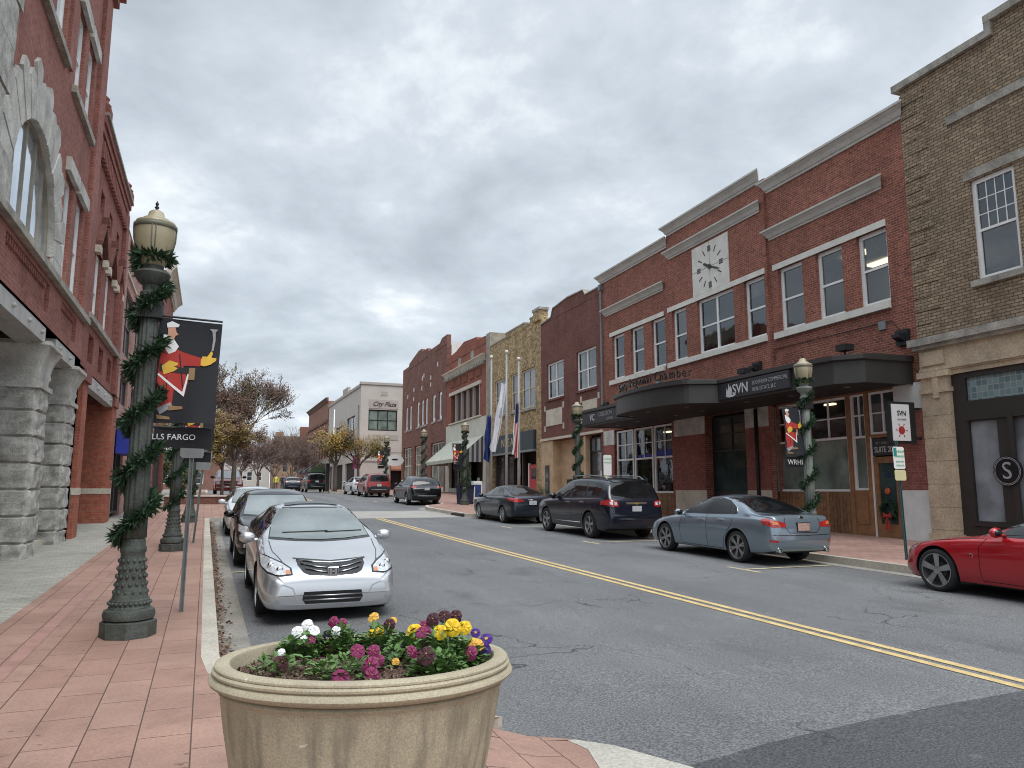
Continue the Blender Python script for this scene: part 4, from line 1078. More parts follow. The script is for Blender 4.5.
c.both([(1.75, 1.25), (2.0, 1.64), (2.12, 1.71), (2.55, 1.72), (2.55, 1.26)], 'car_glass', 'window_glass', .007)
screens(c, (1.30, 1.76), (1.35, 1.75), (.80, .68), (.72, .66))
c.patch('F', [(-.52, 1.02), (-.52, .78), (.52, .78), (.52, 1.02)], 'black_gloss', 'grille', .006)
c.bar('F', [(-.5, .9), (.5, .9)], .02, 'chrome', 'grille_bar', .012); c.bar('F', [(-.85, .62), (0, .62), (.85, .62)], .06, 'chrome', 'bumper', .02)
c.sym('F', [(.58, .82), (.58, 1.02), (.88, 1.02), (.88, .82)], 'lamp_clear', 'headlamp', .008)
c.mirror(1.7, 1.32, 'black', 1.02, 1.3); c.wheels('five')
c.place(1.55, 57.6, -1)
# ------------------------------------------------------------------ building kit
def tuft(g, p, r, n, up=None):
    p = Vector(p)
    for _ in range(n):
        d = Vector((rnd.gauss(0, 1), rnd.gauss(0, 1), rnd.gauss(0, 1))).normalized()
        l = r*rnd.uniform(.6, 1.15); w = r*.10
        s_ = d.orthogonal().normalized()*w
        g.face([p - s_, p + d*l*.6 - s_*1.2, p + d*l, p + d*l*.6 + s_*1.2])
def wall(g, T, s0, s1, z0, z1, holes, d=0., depth=.28, ns=0):
    ss = sorted(set([s0, s1] + [x for h in holes for x in h[:2] if s0 < x < s1]))
    zz = sorted(set([z0, z1] + [x for h in holes for x in h[2:4] if z0 < x < z1]))
    for a, b in zip(ss, ss[1:]):
        for c, e in zip(zz, zz[1:]):
            m, n = (a+b)/2, (c+e)/2
            if any(h[0] < m < h[1] and h[2] < n < h[3] for h in holes): continue
            g.face([T(a, d, c), T(a, d, e), T(b, d, e), T(b, d, c)])
    for h in holes:
        a, b, c, e = max(h[0], s0), min(h[1], s1), max(h[2], z0), min(h[3], z1)
        g.face([T(a, d, c), T(a, d-depth, c), T(a, d-depth, e), T(a, d, e)])
        g.face([T(b, d, c), T(b, d-depth, c), T(b, d-depth, e), T(b, d, e)])
        g.face([T(a, d, e), T(a, d-depth, e), T(b, d-depth, e), T(b, d, e)])
        g.face([T(a, d, c), T(a, d-depth, c), T(b, d-depth, c), T(b, d, c)])

def shell(g, T, s0, s1, z0, z1, D=14, d=0.):
    """side walls, back wall and roof behind the street front"""
    g.face([T(s0, d, z0), T(s0, d-D, z0), T(s0, d-D, z1), T(s0, d, z1)])
    g.face([T(s1, d, z0), T(s1, d-D, z0), T(s1, d-D, z1), T(s1, d, z1)])
    g.face([T(s0, d-D, z0), T(s1, d-D, z0), T(s1, d-D, z1), T(s0, d-D, z1)])
    g.face([T(s0, d-.3, z1-.3), T(s1, d-.3, z1-.3), T(s1, d-D, z1-.3), T(s0, d-D, z1-.3)])

def win(parent, T, s0, s1, z0, z1, rec=.10, fw=.075, frame='frame_white', glass='glass_up', cols=1, rail=.5, d=0., fine=0, name='window', sill=None, top_grid=None):
    g = G(); a, b = d-rec-.05, d-rec+.02
    g.box(T, s0, s0+fw, a, b, z0, z1); g.box(T, s1-fw, s1, a, b, z0, z1)
    g.box(T, s0+fw, s1-fw, a, b, z0, z0+fw); g.box(T, s0+fw, s1-fw, a, b, z1-fw, z1)
    zc = z0+(z1-z0)*rail if rail else None
    if rail: g.box(T, s0+fw, s1-fw, a+.005, b-.012, zc-fw*.3, zc+fw*.3)
    for i in range(1, cols):
        sc_ = s0+(s1-s0)*i/cols; g.box(T, sc_-fw*.45, sc_+fw*.45, a+.003, b-.006, z0+fw, z1-fw)
    if top_grid:
        nx, nz = top_grid
        for i in range(1, nx):
            x = s0+fw+(s1-s0-2*fw)*i/nx; g.box(T, x-.012, x+.012, a+.02, b-.03, zc, z1-fw)
        for j in range(1, nz):
            z = zc+(z1-fw-zc)*j/nz; g.box(T, s0+fw, s1-fw, a+.022, b-.032, z-.012, z+.012)
    f = g.make(name, frame, parent)
    g = G(); gd = a+.015
    if rail:
        g.face([T(s0+fw*.5, gd, z0+fw*.5), T(s0+fw*.5, gd, zc), T(s1-fw*.5, gd, zc), T(s1-fw*.5, gd, z0+fw*.5)])
        g.face([T(s0+fw*.5, gd+.012, zc), T(s0+fw*.5, gd+.012, z1-fw*.5), T(s1-fw*.5, gd+.012, z1-fw*.5), T(s1-fw*.5, gd+.012, zc)])
    else: g.face([T(s0+fw*.5, gd, z0+fw*.5), T(s0+fw*.5, gd, z1-fw*.5), T(s1-fw*.5, gd, z1-fw*.5), T(s1-fw*.5, gd, z0+fw*.5)])
    g.make('pane', glass, f)
    return f

EACH = {'lintel', 'sill', 'pane', 'wood_frame', 'vent_panel', 'impost', 'stucco_front', 'shopfront_wall', 'recessed_panel', 'display_goods', 'blue_poster', 'plywood_front', 'stone_panel', 'doorway', 'side_wall', 'door_frame', 'brick_pier'}
def boxpart(parent, T, name, mat, *bs, label=None, bev=False):
    if len(bs) > 1 and name in EACH:
        return [boxpart(parent, T, name, mat, b, label=label) for b in bs][0]
    g = G()
    for b in bs: g.box(T, *b)
    return g.make(name, mat, parent, label=label)

CORN = [(0, 0), (.06, 0), (.06, .07), (.10, .09), (.16, .22), (.26, .33), (.30, .35), (.30, .42), (0, .46)]
def cornice(parent, T, name, mat, s0, s1, z0, k=1., d=0., prof=CORN, h=1.):
    g = G()
    # mitred ends: the profile shrinks to the wall at both ends
    poly = [(d+b*k, z0+c*k*h) for b, c in prof]
    i = len(g.v); n = len(poly)
    for s, e in ((s0, -1), (s1, 1)):
        g.v += [Vector(T(s+e*max(0, (b-d)), b, c)) for b, c in poly]
    g.f.append(tuple(range(n))); g.f.append(tuple(n+q for q in range(n)))
    for q in range(n): g.f.append((q, (q+1) % n, n+(q+1) % n, n+q))
    return g.make(name, mat, parent)

# ------------------------------------------------------------------ right side
def base_at(T, s): x, y, z = T(s, 0, 0); return zg(y)+.15

# == clock building ==
B = thing('brick_building', 'long red brick building with the square clock and dark curved canopy', 'building', SR(24.6, 0, .4), None)
tops = [(15.98, 17.11), (17.71, 18.84), (19.47, 20.65), (21.26, 22.42), (23.05, 25.45), (26.24, 27.32), (28.05, 29.22), (29.93, 31.13), (31.81, 33.02)]
H1 = [(a, b, 7.14, 9.38) for a, b in tops]
holesR = [h for h in H1 if h[1] < 21] + [(16.12, 21.36, -1, 4.66)]
holesM = [h for h in H1 if 21 < h[0] < 27.5] + [(22.66, 25.18, -1, 4.66)]
holesL = [h for h in H1 if h[0] > 27.5] + [(27.42, 33.0, -1, 4.66)]
g = G()
wall(g, SR, 15.16, 21.10, -.5, 12.35, holesR, 0, .30); wall(g, SR, 21.10, 27.62, -.5, 12.85, holesM, .10, .40); wall(g, SR, 27.62, 34.10, -.5, 12.45, holesL, 0, .30)
for s in (21.10, 27.62): g.face([SR(s, 0, 5), SR(s, .10, 5), SR(s, .10, 12.85), SR(s, 0, 12.85)])
shell(g, SR, 15.16, 34.10, -.5, 12.4, 16); g.box(SR, 21.1, 27.62, -.3, .05, 12.0, 12.9)
g.make('wall', 'brick_red', B)
cornice(B, SR, 'cornice', 'cornice_grey', 15.18, 20.95, 12.28, 1.0, .0); cornice(B, SR, 'cornice', 'cornice_grey', 27.75, 34.10, 12.36, 1.0, .0); cornice(B, SR, 'cornice', 'cornice_grey', 21.3, 27.45, 12.78, 1.0, .1)
cornice(B, SR, 'cornice_band', 'cornice_grey', 16.05, 20.95, 10.52, .85, .0); cornice(B, SR, 'cornice_band', 'cornice_grey', 21.35, 27.4, 11.70, .85, .1); cornice(B, SR, 'cornice_band', 'cornice_grey', 28.1, 33.65, 10.52, .85, .0)
for a, b, d in ((15.98, 20.90, 0), (21.22, 27.65, .1), (28.12, 33.26, 0)):
    boxpart(B, SR, 'lintel', 'sill_white', (a, b, d-.05, d+.035, 9.38, 9.58)); boxpart(B, SR, 'sill', 'sill_white', (a, b, d-.05, d+.10, 6.93, 7.145))
for k, (a, b) in enumerate(tops):
    d = .1 if 21 < a < 27.5 else 0
    f = win(B, SR, a, b, 7.145, 9.38, .14, .12, cols=2 if b-a > 2 else 1, d=d, rail=.50, glass='glass_clear')
# the offices behind the upper windows: back wall, ceiling, lit lamps, blinds
boxpart(B, SR, 'office_back_wall', 'room', (15.3, 34.0, -4.3, -4.2, 6.3, 9.75)); boxpart(B, SR, 'office_floor', 'interior_warm', (15.3, 34.0, -4.2, -.32, 6.3, 6.4)); boxpart(B, SR, 'office_ceiling', 'ceiling_panel', (15.3, 34.0, -4.2, -.32, 9.62, 9.7))
for s_ in (21.0, 27.6): boxpart(B, SR, 'office_partition', 'room', (s_-.06, s_+.06, -4.2, -.32, 6.4, 9.62))
for s_, d_ in ((16.9, -1.6), (18.9, -1.8), (19.2, -3.2)):
    boxpart(B, SR, 'ceiling_lamp', 'lit_lamp', (s_-.5, s_+.5, d_-.14, d_+.14, 9.52, 9.60))
for k, (a, b) in enumerate(tops):
    if k in (0, 3, 5, 7): boxpart(B, SR, 'blind', 'stone_cream', (a+.1, b-.1, -.30+(.1 if 21 < a < 27.5 else 0), -.27+(.1 if 21 < a < 27.5 else 0), 8.75 - .2*(k % 3), 9.36))
# clock
g = G(); g.box(SR, 23.22, 25.64, .05, .135, 9.585, 11.60)
ck = g.make('clock_face', 'sill_white', B)
g = G(); cs, cz = 24.43, 10.56
g.box(SR, 23.22, 25.64, .134, .139, cz-.006, cz+.006); g.box(SR, cs-.006, cs+.006, .134, .139, 9.6, 11.6)
for k in range(12):
    t = k*pi/6; r0, r1, w = (.60, .86, .028) if k % 3 else (.62, .86, .0)
    n_ = [0] if k % 3 else [-.07, 0, .07]
    for off in n_:
        ca, sa = cos(t), sin(t); w = .022
        pts = [(cs - (sa*r + ca*(off+q)), cz + ca*r - sa*(off+q)) for r, q in ((r0, -w), (r1, -w), (r1, w), (r0, w))]
        g.slab(SR, pts, .134, .145)
g.make('numerals', 'text_black', ck)
g = G()
for t, l, w, bl in ((radians(297), .50, .045, .14), (radians(112), .72, .03, .18)):
    ca, sa = cos(t), sin(t)
    pts = [(cs - (sa*r + ca*q), cz + ca*r - sa*q) for r, q in ((-bl, -w), (l*.7, -w*1.3), (l, 0), (l*.7, w*1.3), (-bl, w))]
    g.slab(SR, pts, .146, .160)
g.slab(SR, [(cs+.10*cos(q*pi/8), cz+.10*sin(q*pi/8)) for q in range(16)], .150, .17)
g.make('clock_hands', 'text_black', ck)
# piers with stone bases and caps
for a, b, d0 in ((15.16, 16.12, .0), (25.2, 27.40, .10), (33.0, 34.1, .0)):
    z = base_at(SR, a)
    boxpart(B, SR, 'pier_base', 'white_panel' if a < 16 else 'stone_cream', (a-.0, b+.0, d0-.1, d0+.03, z-.5, 1.74))
    boxpart(B, SR, 'pier_cap', 'white_panel' if a < 16 else 'stone_grey', (a, b, d0-.1, d0+.03, 3.96, 4.68))
    boxpart(B, SR, 'pier', 'brick_dark', (a, b, d0-.1, d0+.022, 1.74, 3.96))
z = base_at(SR, 22)
for a, b in ((21.37, 21.92), (22.12, 22.66)):
    boxpart(B, SR, 'pier_base', 'stone_cream', (a, b, .0, .13, z-.5, 1.74)); boxpart(B, SR, 'pier_cap', 'stone_grey', (a, b, .0, .13, 3.96, 4.68)); boxpart(B, SR, 'pier', 'brick_dark', (a, b, .0, .122, 1.74, 3.96))
g = G(); g.tube([SR(22.02, .16, z-.1), SR(22.02, .16, 4.6)], .06, 10); g.make('downpipe', 'black', B, True)
g = G(); g.tube([SR(34.0, .12, 5.0), SR(34.0, .12, 12.2)], .055, 8); g.box(SR, 33.9, 34.1, .02, .22, 12.0, 12.3); g.make('downpipe', 'steel', B)
g = G(); g.tube([SR(20.98, .03, 6.2), SR(20.98, .03, 6.6), SR(16.0, .03, 6.55), SR(15.7, .03, 6.2)], .012, 5); g.make('cable', 'black', B)
boxpart(B, SR, 'vent_panel', 'steel', (28.6, 28.9, .0, .05, 6.3, 6.6), (16.2, 16.45, .0, .05, 6.35, 6.6))
# shop fronts under the canopy
z = base_at(SR, 18)
def shopwin(parent, T, s0, s1, z0, z1, trans, cols, rec, frame='frame_white', glass='glass', lower=None, mull_top=2, fw=.07, name='shop_window', mrow=2):
    g = G(); a, b = -rec-.06, -rec+.02
    for q0, q1 in ((s0, s0+fw), (s1-fw, s1)): g.box(T, q0, q1, a, b, z0, z1)
    for q0, q1 in ((z0, z0+fw), (z1-fw, z1), (trans-fw/2, trans+fw/2)): g.box(T, s0+fw, s1-fw, a+.002, b-.002, q0, q1)
    for i in range(1, cols): q = s0+(s1-s0)*i/cols; g.box(T, q-fw/2, q+fw/2, a+.001, b-.004, z0+fw, z1-fw)
    nn = cols*mull_top
    for i in range(1, nn):
        q = s0+(s1-s0)*i/nn; g.box(T, q-.02, q+.02, a+.004, b-.02, trans+fw/2, z1-fw)
    for j in range(1, mrow):
        q = trans+(z1-trans)*j/mrow; g.box(T, s0+fw, s1-fw, a+.005, b-.022, q-.02, q+.02)
    f = g.make(name, frame, parent)
    g = G(); g.face([T(s0, a+.01, trans), T(s0, a+.01, z1), T(s1, a+.01, z1), T(s1, a+.01, trans)]); g.make('pane', glass, f)
    g = G(); g.face([T(s0, a+.01, z0), T(s0, a+.01, trans), T(s1, a+.01, trans), T(s1, a+.01, z0)]); g.make('pane', lower or glass, f)
    return f
boxpart(B, SR, 'wood_base', 'wood', (17.98, 21.36, -.30, -.06, z-.5, 1.69)); boxpart(B, SR, 'wood_base', 'wood', (27.42, 33.0, -.2, -.06, z-.3, 1.62))
shopwin(B, SR, 18.0, 21.34, 1.70, 4.60, 3.34, 1, .12, lower='glass_green', mull_top=4, glass='glass_shop')
boxpart(B, SR, 'ceiling_lamp', 'lit_lamp', (19.2, 19.6, -.85, -.7, 4.5, 4.56))
shopwin(B, SR, 17.28, 17.86, 1.74, 4.62, 3.32, 1, .12, lower='glass_green', mull_top=2, frame='frame_white')
boxpart(B, SR, 'wood_frame', 'wood_frame', (17.86, 18.0, -.3, -.04, z-.3, 4.66), (17.14, 17.28, -.3, -.04, z-.3, 4.66), (16.12, 21.36, -.3, -.05, 4.60, 4.68), (17.28, 17.86, -.3, -.07, z-.3, 1.74), (16.12, 17.14, -.3, -.06, 3.26, 3.36), (17.36, 17.78, -.28, -.045, .75, 1.62))
d_ = win(B, SR, 16.16, 17.12, 3.36, 4.60, .10, .06, cols=2, rail=.5, glass='glass', name='transom_window')
boxpart(B, SR, 'transom_sign', 'sign_dark', (16.14, 17.14, -.22, -.10, 2.74, 3.24))
text(B, SR, 16.66, -.09, 2.90, 'SUITE 201', .24, 'text_white', sx=.72); text(B, SR, 16.66, -.09, 3.10, '201 E. MAIN STREET', .10, 'text_grey', sx=.75)
g = G(); dz = base_at(SR, 16.6)
g.box(SR, 16.18, 16.34, -.16, -.09, dz, 2.70); g.box(SR, 16.94, 17.10, -.16, -.09, dz, 2.70); g.box(SR, 16.34, 16.94, -.16, -.09, 2.52, 2.70); g.box(SR, 16.34, 16.94, -.16, -.09, dz, .78)
dr = g.make('door', 'wood_frame', B)
g = G(); g.face([SR(16.34, -.13, .78), SR(16.34, -.13, 2.52), SR(16.94, -.13, 2.52), SR(16.94, -.13, .78)]); g.make('pane', 'glass_teal', dr)
g = G(); g.tube([SR(17.02, -.07, 1.35), SR(17.02, -.04, 1.40), SR(17.02, -.04, 1.60), SR(17.02, -.07, 1.65)], .012, 6); g.make('handle', 'steel', dr)
text(dr, SR, 16.64, -.12, 2.16, 'SVN', .17, 'text_blue')
boxpart(B, SR, 'door_frame', 'frame_white', (17.11, 17.145, -.2, -.05, dz, 3.3))
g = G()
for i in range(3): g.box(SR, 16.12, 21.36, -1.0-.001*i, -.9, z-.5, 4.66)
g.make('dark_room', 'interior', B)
# recessed entrance
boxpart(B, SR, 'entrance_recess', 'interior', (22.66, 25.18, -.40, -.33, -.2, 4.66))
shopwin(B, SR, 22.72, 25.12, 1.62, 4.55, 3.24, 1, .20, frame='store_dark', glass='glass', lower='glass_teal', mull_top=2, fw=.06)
boxpart(B, SR, 'sill_board', 'sign_dark', (22.66, 25.18, -.33, -.2, .2, 1.62))
# three shop windows, left
for a, b in ((27.72, 29.42), (29.55, 31.2), (31.33, 32.95)): shopwin(B, SR, a, b, 1.62, 4.60, 3.18, 1, .13, mull_top=2, glass='glass_shop', fw=.08)
boxpart(B, SR, 'shop_room', 'room', (27.42, 33.0, -3.3, -3.2, .3, 4.66)); boxpart(B, SR, 'shop_floor', 'interior_warm', (27.42, 33.0, -3.2, -.2, 1.2, 1.3)); boxpart(B, SR, 'shop_ceiling', 'interior', (27.42, 33.0, -3.2, -.2, 4.66, 4.7))
rq = random.Random(9)
for k in range(13):
    s_ = 27.8+.4*k; h_ = rq.uniform(.3, .9); boxpart(B, SR, 'display_goods', ('grey_print', 'white_print', 'brown_print', 'navy')[k % 4], (s_-.14, s_+.12, -.8-.3*(k % 3), -.5-.3*(k % 3), 1.55, 1.6+h_))
for s_ in (28.6, 30.4, 32.2):
    g = G()
    for _ in range(160): tuft(g, Vector(SR(s_, -.7, 2.45))+Vector((rq.gauss(0, .16), rq.gauss(0, .28), rq.gauss(0, .22))), .16, 3)
    g.make('display_plant', 'needles', B, uv=False)
boxpart(B, SR, 'ceiling_lamp', 'lit_lamp', (28.4, 28.9, -2.2, -2.0, 4.50, 4.56)); boxpart(B, SR, 'ceiling_lamp', 'lit_lamp', (31.2, 31.7, -2.2, -2.0, 4.50, 4.56))
boxpart(B, SR, 'blue_poster', 'blue_cloth', (27.8, 29.35, -.168, -.160, 3.22, 3.50), (29.7, 31.0, -.168, -.160, 3.22, 3.36))
# canopy
zb, zt = 4.62, 5.32
plan = [(15.42, 0.), (15.46, 1.66), (16.05, 2.18), (17.3, 2.36), (20.95, 2.42), (21.30, 3.20)]
arc = [(23.85 - 2.55*cos(t)*1.0, 3.20 + .72*sin(t)) for t in [pi*i/18 for i in range(1, 18)]]
plan += arc + [(26.40, 3.20), (26.6, 2.42), (31.5, 2.42), (31.5, 0.)]
g = G()
rows = []
for s_, d_ in plan: rows.append([SR(s_, d_, zb), SR(s_, d_, zt-.10)])
g.grid(rows); g.make('fascia', 'canopy', B)
cx = sum(p[0] for p in plan)/len(plan)
def outset(k): return [(p[0]+(p[0]-24.6)/abs(p[0]-24.6+1e-6)*k*.6, p[1]+(k if p[1] > .1 else 0)) for p in plan]
g = G(); o1 = outset(.10); rows = [[SR(a[0], a[1], zt-.10), SR(b[0], b[1], zt-.06), SR(b[0], b[1], zt+.06), SR(b[0], b[1]-.25 if b[1] > .3 else 0, zt+.10)] for a, b in zip(plan, o1)]
g.grid(rows); g.face([SR(b[0], max(0, b[1]-.2), zt+.09) for b in o1]); g.make('canopy_roof', 'canopy', B)
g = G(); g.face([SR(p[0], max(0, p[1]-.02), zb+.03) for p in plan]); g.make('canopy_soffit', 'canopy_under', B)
for s_, d_ in ((16.6, 1.2), (18.8, 1.3), (20.6, 1.6), (22.6, 2.6), (24.6, 3.0), (26.4, 2.7), (23.6, 1.3), (25.4, 1.3), (28.2, 1.4), (30.2, 1.3)):
    g = G(); p = SR(s_, d_, zb+.026); g.lathe([(.001, -.004), (.08, -.004), (.10, 0), (.10, .01)], 16, p); g.make('downlight', 'rim', B)
boxpart(B, SR, 'sign_panel', 'sign_dark', (17.5, 20.9, 2.38, 2.47, 4.70, 5.22)); boxpart(B, SR, 'sign_panel', 'sign_dark', (26.9, 31.4, 2.40, 2.47, 4.70, 5.22))
text(B, SR, 19.75, 2.475, 4.95, 'SVN', .46, 'text_white', sx=.95)
text(B, SR, 19.15, 2.475, 5.04, 'SOUTHERN COMMERCIAL', .17, 'text_grey', align='LEFT', sx=.80); text(B, SR, 19.15, 2.475, 4.84, 'REAL ESTATE, LLC', .17, 'text_grey', align='LEFT', sx=.80)
g = G()
for k, (hh, o) in enumerate(((.30, 0), (.38, .10), (.24, .20))):
    g.slab(SR, [(20.28+o, 4.78), (20.20+o, 4.80), (20.17+o, 4.78+hh*.6), (20.24+o, 4.80+hh)], 2.475, 2.485)
g.slab(SR, [(20.14+.26*cos(t)+.1, 4.80+.07*sin(t)) for t in [pi+pi*i/8 for i in range(9)]], 2.475, 2.485)
g.make('emblem', 'text_white', B)
text(B, SR, 30.4, 2.475, 4.96, 'VC', .42, 'text_white', sx=.9); text(B, SR, 29.8, 2.475, 5.05, 'COLLISION', .27, 'text_grey', align='LEFT', sx=.95); text(B, SR, 29.0, 2.475, 4.81, 'CENTER', .16, 'text_grey', align='LEFT', sx=.95)
# standing letters that follow the curved canopy edge
def curve_pt(u):      # u in metres along the curve from the right end
    acc = 0; pl = [(21.30, 3.05)] + [(a, b-.15) for a, b in arc] + [(26.4, 3.05), (26.6, 2.5)]
    for p, q in zip(pl, pl[1:]):
        l = sqrt((q[0]-p[0])**2+(q[1]-p[1])**2)
        if acc+l >= u: t = (u-acc)/l; return p[0]+(q[0]-p[0])*t, p[1]+(q[1]-p[1])*t, atan2(q[1]-p[1], q[0]-p[0])
        acc += l
    return pl[-1][0], pl[-1][1], -pi/4
adv = {'i': .16, 'l': .16, 'm': .44, ' ': .18, 'C': .36, 'R': .36, 'Y': .34, 'r': .22, 't': .20, 'k': .27}
phrase = 'York County Regional Chamber'; u = .12
for ch in reversed(phrase):
    w = adv.get(ch, .275)*.80
    if u + w > 5.3: break
    s_, d_, an = curve_pt(u+w/2)
    if ch != ' ':
        yaw = an
        text(B, SR, s_, d_, zt+.36, ch, .48, 'text_black', name='letter', yaw=yaw, sx=.74, ext=.02)
    u += w
g = G(); pl = [curve_pt(x*.25) for x in range(1, 22)]
g.tube([SR(a, b, zt+.12) for a, b, _ in pl], .025, 6); g.make('letter_rail', 'black', B)
for s_, z_, d_ in ((15.62, 5.98, 0), (21.8, 6.05, .1), (28.6, 5.9, 0), (33.7, 5.9, 0)):
    g = G(); g.box(SR, s_-.20, s_+.20, d_, d_+.12, z_-.22, z_+.22); g.prism(SR, [(d_+.12, z_-.12), (d_+.34, z_-.02), (d_+.34, z_+.08), (d_+.12, z_+.12)], s_-.12, s_+.12)
    g.make('wall_floodlight', 'black', B)
for s_ in (16.4, 20.9):
    g = G(); p = Vector(SR(s_, 1.4, zt+.15)); g.tube([p, p+Vector((0, 0, .2))], .03, 6)
    g.box(lambda a, b, c: tuple(p+Vector((a, b, c))), -.16, .16, -.18, .18, .18, .36); g.make('roof_spotlight', 'black', B)

# projecting shop sign in front of the white panel
S = thing('hanging_sign', 'white upright sign in a black frame above the parking sign', 'sign', SR(15.45, .9, 3.5))
T_ = lambda a, b, c: SR(15.30+b, .25+a, c)
boxpart(S, T_, 'sign_frame', 'black', (0, .92, -.06, .06, 2.98, 4.10)); boxpart(S, T_, 'sign_face', 'white_print', (.22, .84, -.075, .075, 3.05, 4.03))
boxpart(S, T_, 'bracket', 'black', (-.26, .0, -.02, .02, 3.9, 3.96), (-.26, .0, -.02, .02, 3.1, 3.16))
ts = lambda a, b, c: T_(a, b, c)
text(S, ts, .50, -.08, 3.78, 'SVN', .20, 'text_black', flip=-1, sx=.85)
text(S, ts, .50, -.08, 3.62, 'SOUTHERN', .06, 'text_grey', flip=-1)
g = G(); g.slab(T_, [(.53+.11*cos(t), 3.33+.11*sin(t)) for t in [2*pi*i/14 for i in range(14)]], -.083, -.076)
for k in range(6):
    t = 2*pi*k/6; g.slab(T_, [(.53+.12*cos(t), 3.33+.12*sin(t)), (.53+.20*cos(t+.12), 3.33+.20*sin(t+.12)), (.53+.20*cos(t-.05), 3.33+.20*sin(t-.05))], -.083, -.076)
g.make('emblem', 'red_cloth', S)

# wreath on the wooden door
S = thing('door_wreath', 'green wreath with a red bow hanging on the wooden door', 'wreath', SR(16.64, -.08, 1.2))
g = G()
for k in range(90):
    t = 2*pi*k/90; tuft(g, SR(16.64+.24*cos(t), -.055+rnd.uniform(-.02, .02), 1.18+.24*sin(t)), .11, 9)
g.make('greenery', 'needles', S, uv=False)
g = G()
for sg in (-1, 1):
    g.slab(SR, [(16.64, 1.02), (16.64+sg*.13, 1.12), (16.64+sg*.14, .96)], .0, .03); g.slab(SR, [(16.64, 1.02), (16.64+sg*.03, 1.02), (16.64+sg*.10, .62), (16.64+sg*.03, .66)], .0, .02)
g.sphere(SR(16.64, .02, 1.02), .045, 8, 6); g.make('bow', 'red_cloth', S, uv=False)
S = G(); S.sphere(SR(16.66, -.09, 1.72), .10, 12, 8, (.5, 1, 1)); S.make('door_ornament', plain('orange_ornament', (.5, .09, .03), .5, .3, 20), None, True, 'small round orange ornament on the wooden door above the wreath', 'ornament')

# == tan brick building on the right edge ==
B = thing('tan_building', 'tan brick building with quoins and stone storefront at the right edge', 'building', SR(11, 0, .3))
g = G(); wall(g, SR, 4, 15.13, 5.78, 13.12, [(12.08, 13.25, 6.99, 9.62), (8.6, 9.8, 6.99, 9.62)], .04, .25); g.box(SR, 4, 12.25, -.2, .04, 13.1, 13.50); shell(g, SR, 4, 15.13, -.5, 13.1, 16, .04)
g.make('wall', 'brick_tan', B)
g = G()
k = 0; z = 5.82
while z < 12.9:
    l = .78 if k % 2 == 0 else .46; g.box(SR, 15.145-l, 15.15, .0, .066, z, z+.345); z += .375; k += 1
g.make('quoins', 'brick_tan', B)
boxpart(B, SR, 'coping', 'stone_ledge', (12.25, 15.32, -.3, .16, 13.10, 13.30), (4, 12.42, -.3, .16, 13.48, 13.68), (12.24, 12.42, -.3, .15, 13.29, 13.50))
boxpart(B, SR, 'stone_band', 'stone_ledge', (4, 13.72, .0, .10, 11.37, 11.60))
win(B, SR, 12.08, 13.25, 6.99, 9.62, .10, .11, rail=.49, d=.04, glass='glass_clear', top_grid=(4, 3)); win(B, SR, 8.6, 9.8, 6.99, 9.62, .10, .11, rail=.49, d=.04, glass='glass_clear', top_grid=(4, 3))
boxpart(B, SR, 'room_wall', 'room', (8.2, 14.5, -3.1, -3.0, 6.5, 10)); boxpart(B, SR, 'room_ceiling', 'interior', (8.2, 14.5, -3.0, -.25, 9.9, 10)); boxpart(B, SR, 'room_floor', 'interior', (8.2, 14.5, -3.0, -.25, 6.5, 6.6)); boxpart(B, SR, 'room_partition', 'interior', (14.4, 14.5, -3, -.25, 6.5, 9.9), (8.2, 8.3, -3, -.25, 6.5, 9.9))
boxpart(B, SR, 'lintel', 'stone_ledge', (11.7, 13.40, .0, .07, 9.66, 9.90)); boxpart(B, SR, 'sill', 'stone_ledge', (11.9, 13.38, .0, .14, 6.84, 6.99))
boxpart(B, SR, 'stone_cornice', 'stone_ledge', (4, 15.30, .0, .30, 5.60, 5.80), (4, 15.22, .0, .20, 5.50, 5.60))
boxpart(B, SR, 'frieze', 'stone_tan', (4, 15.13, .0, .08, 4.86, 5.50), (4, 14.25, -.2, .04, 4.74, 4.86), (14.34, 15.05, .08, .13, 5.05, 5.42), (4, 15.13, .08, .12, 4.90, 4.97))
g = G(); zz = [.2, .72, 1.30, 1.90, 2.50, 3.10, 3.70, 4.30]
for a, b in zip(zz, zz[1:]): g.box(SR, 14.28, 15.13, -.2, .10, a+.008, b-.008)
g.box(SR, 14.30, 15.11, -.2, .09, .1, 4.4); g.box(SR, 14.22, 15.16, -.2, .16, .0, .62); g.box(SR, 14.24, 15.15, -.2, .15, 4.30, 4.42); g.box(SR, 14.2, 15.17, -.2, .18, 4.72, 4.88); g.box(SR, 14.55, 14.72, .0, .16, 4.16, 4.74)
g.box(SR, 14.30, 15.11, -.2, .10, 4.42, 4.72); g.make('stone_pilaster', 'stone_tan', B)
z = base_at(SR, 12)
g = G(); wall(g, SR, 4, 14.28, -.3, 4.75, [(11.4, 13.90, 4.00, 4.60), (4.5, 11.2, 4.0, 4.6), (13.14, 13.90, .98, 3.47), (12.0, 12.84, .98, 3.47), (8, 11.8, .98, 3.47)], -.02, .12)
g.make('storefront', 'store_dark', B)
boxpart(B, SR, 'storefront_trim', 'store_dark', (12.70, 12.84, -.02, .03, .9, 3.55), (4, 14.0, -.02, .02, 3.50, 3.58), (4, 14.0, -.02, .03, .86, .94))
boxpart(B, SR, 'pane', 'glass_grey', (13.1, 13.95, -.12, -.10, .95, 3.5), (11.95, 12.88, -.12, -.10, .95, 3.5), (7.9, 11.9, -.12, -.10, .95, 3.5))
m, nt, b = nodes_of('prism_glass_tiles')
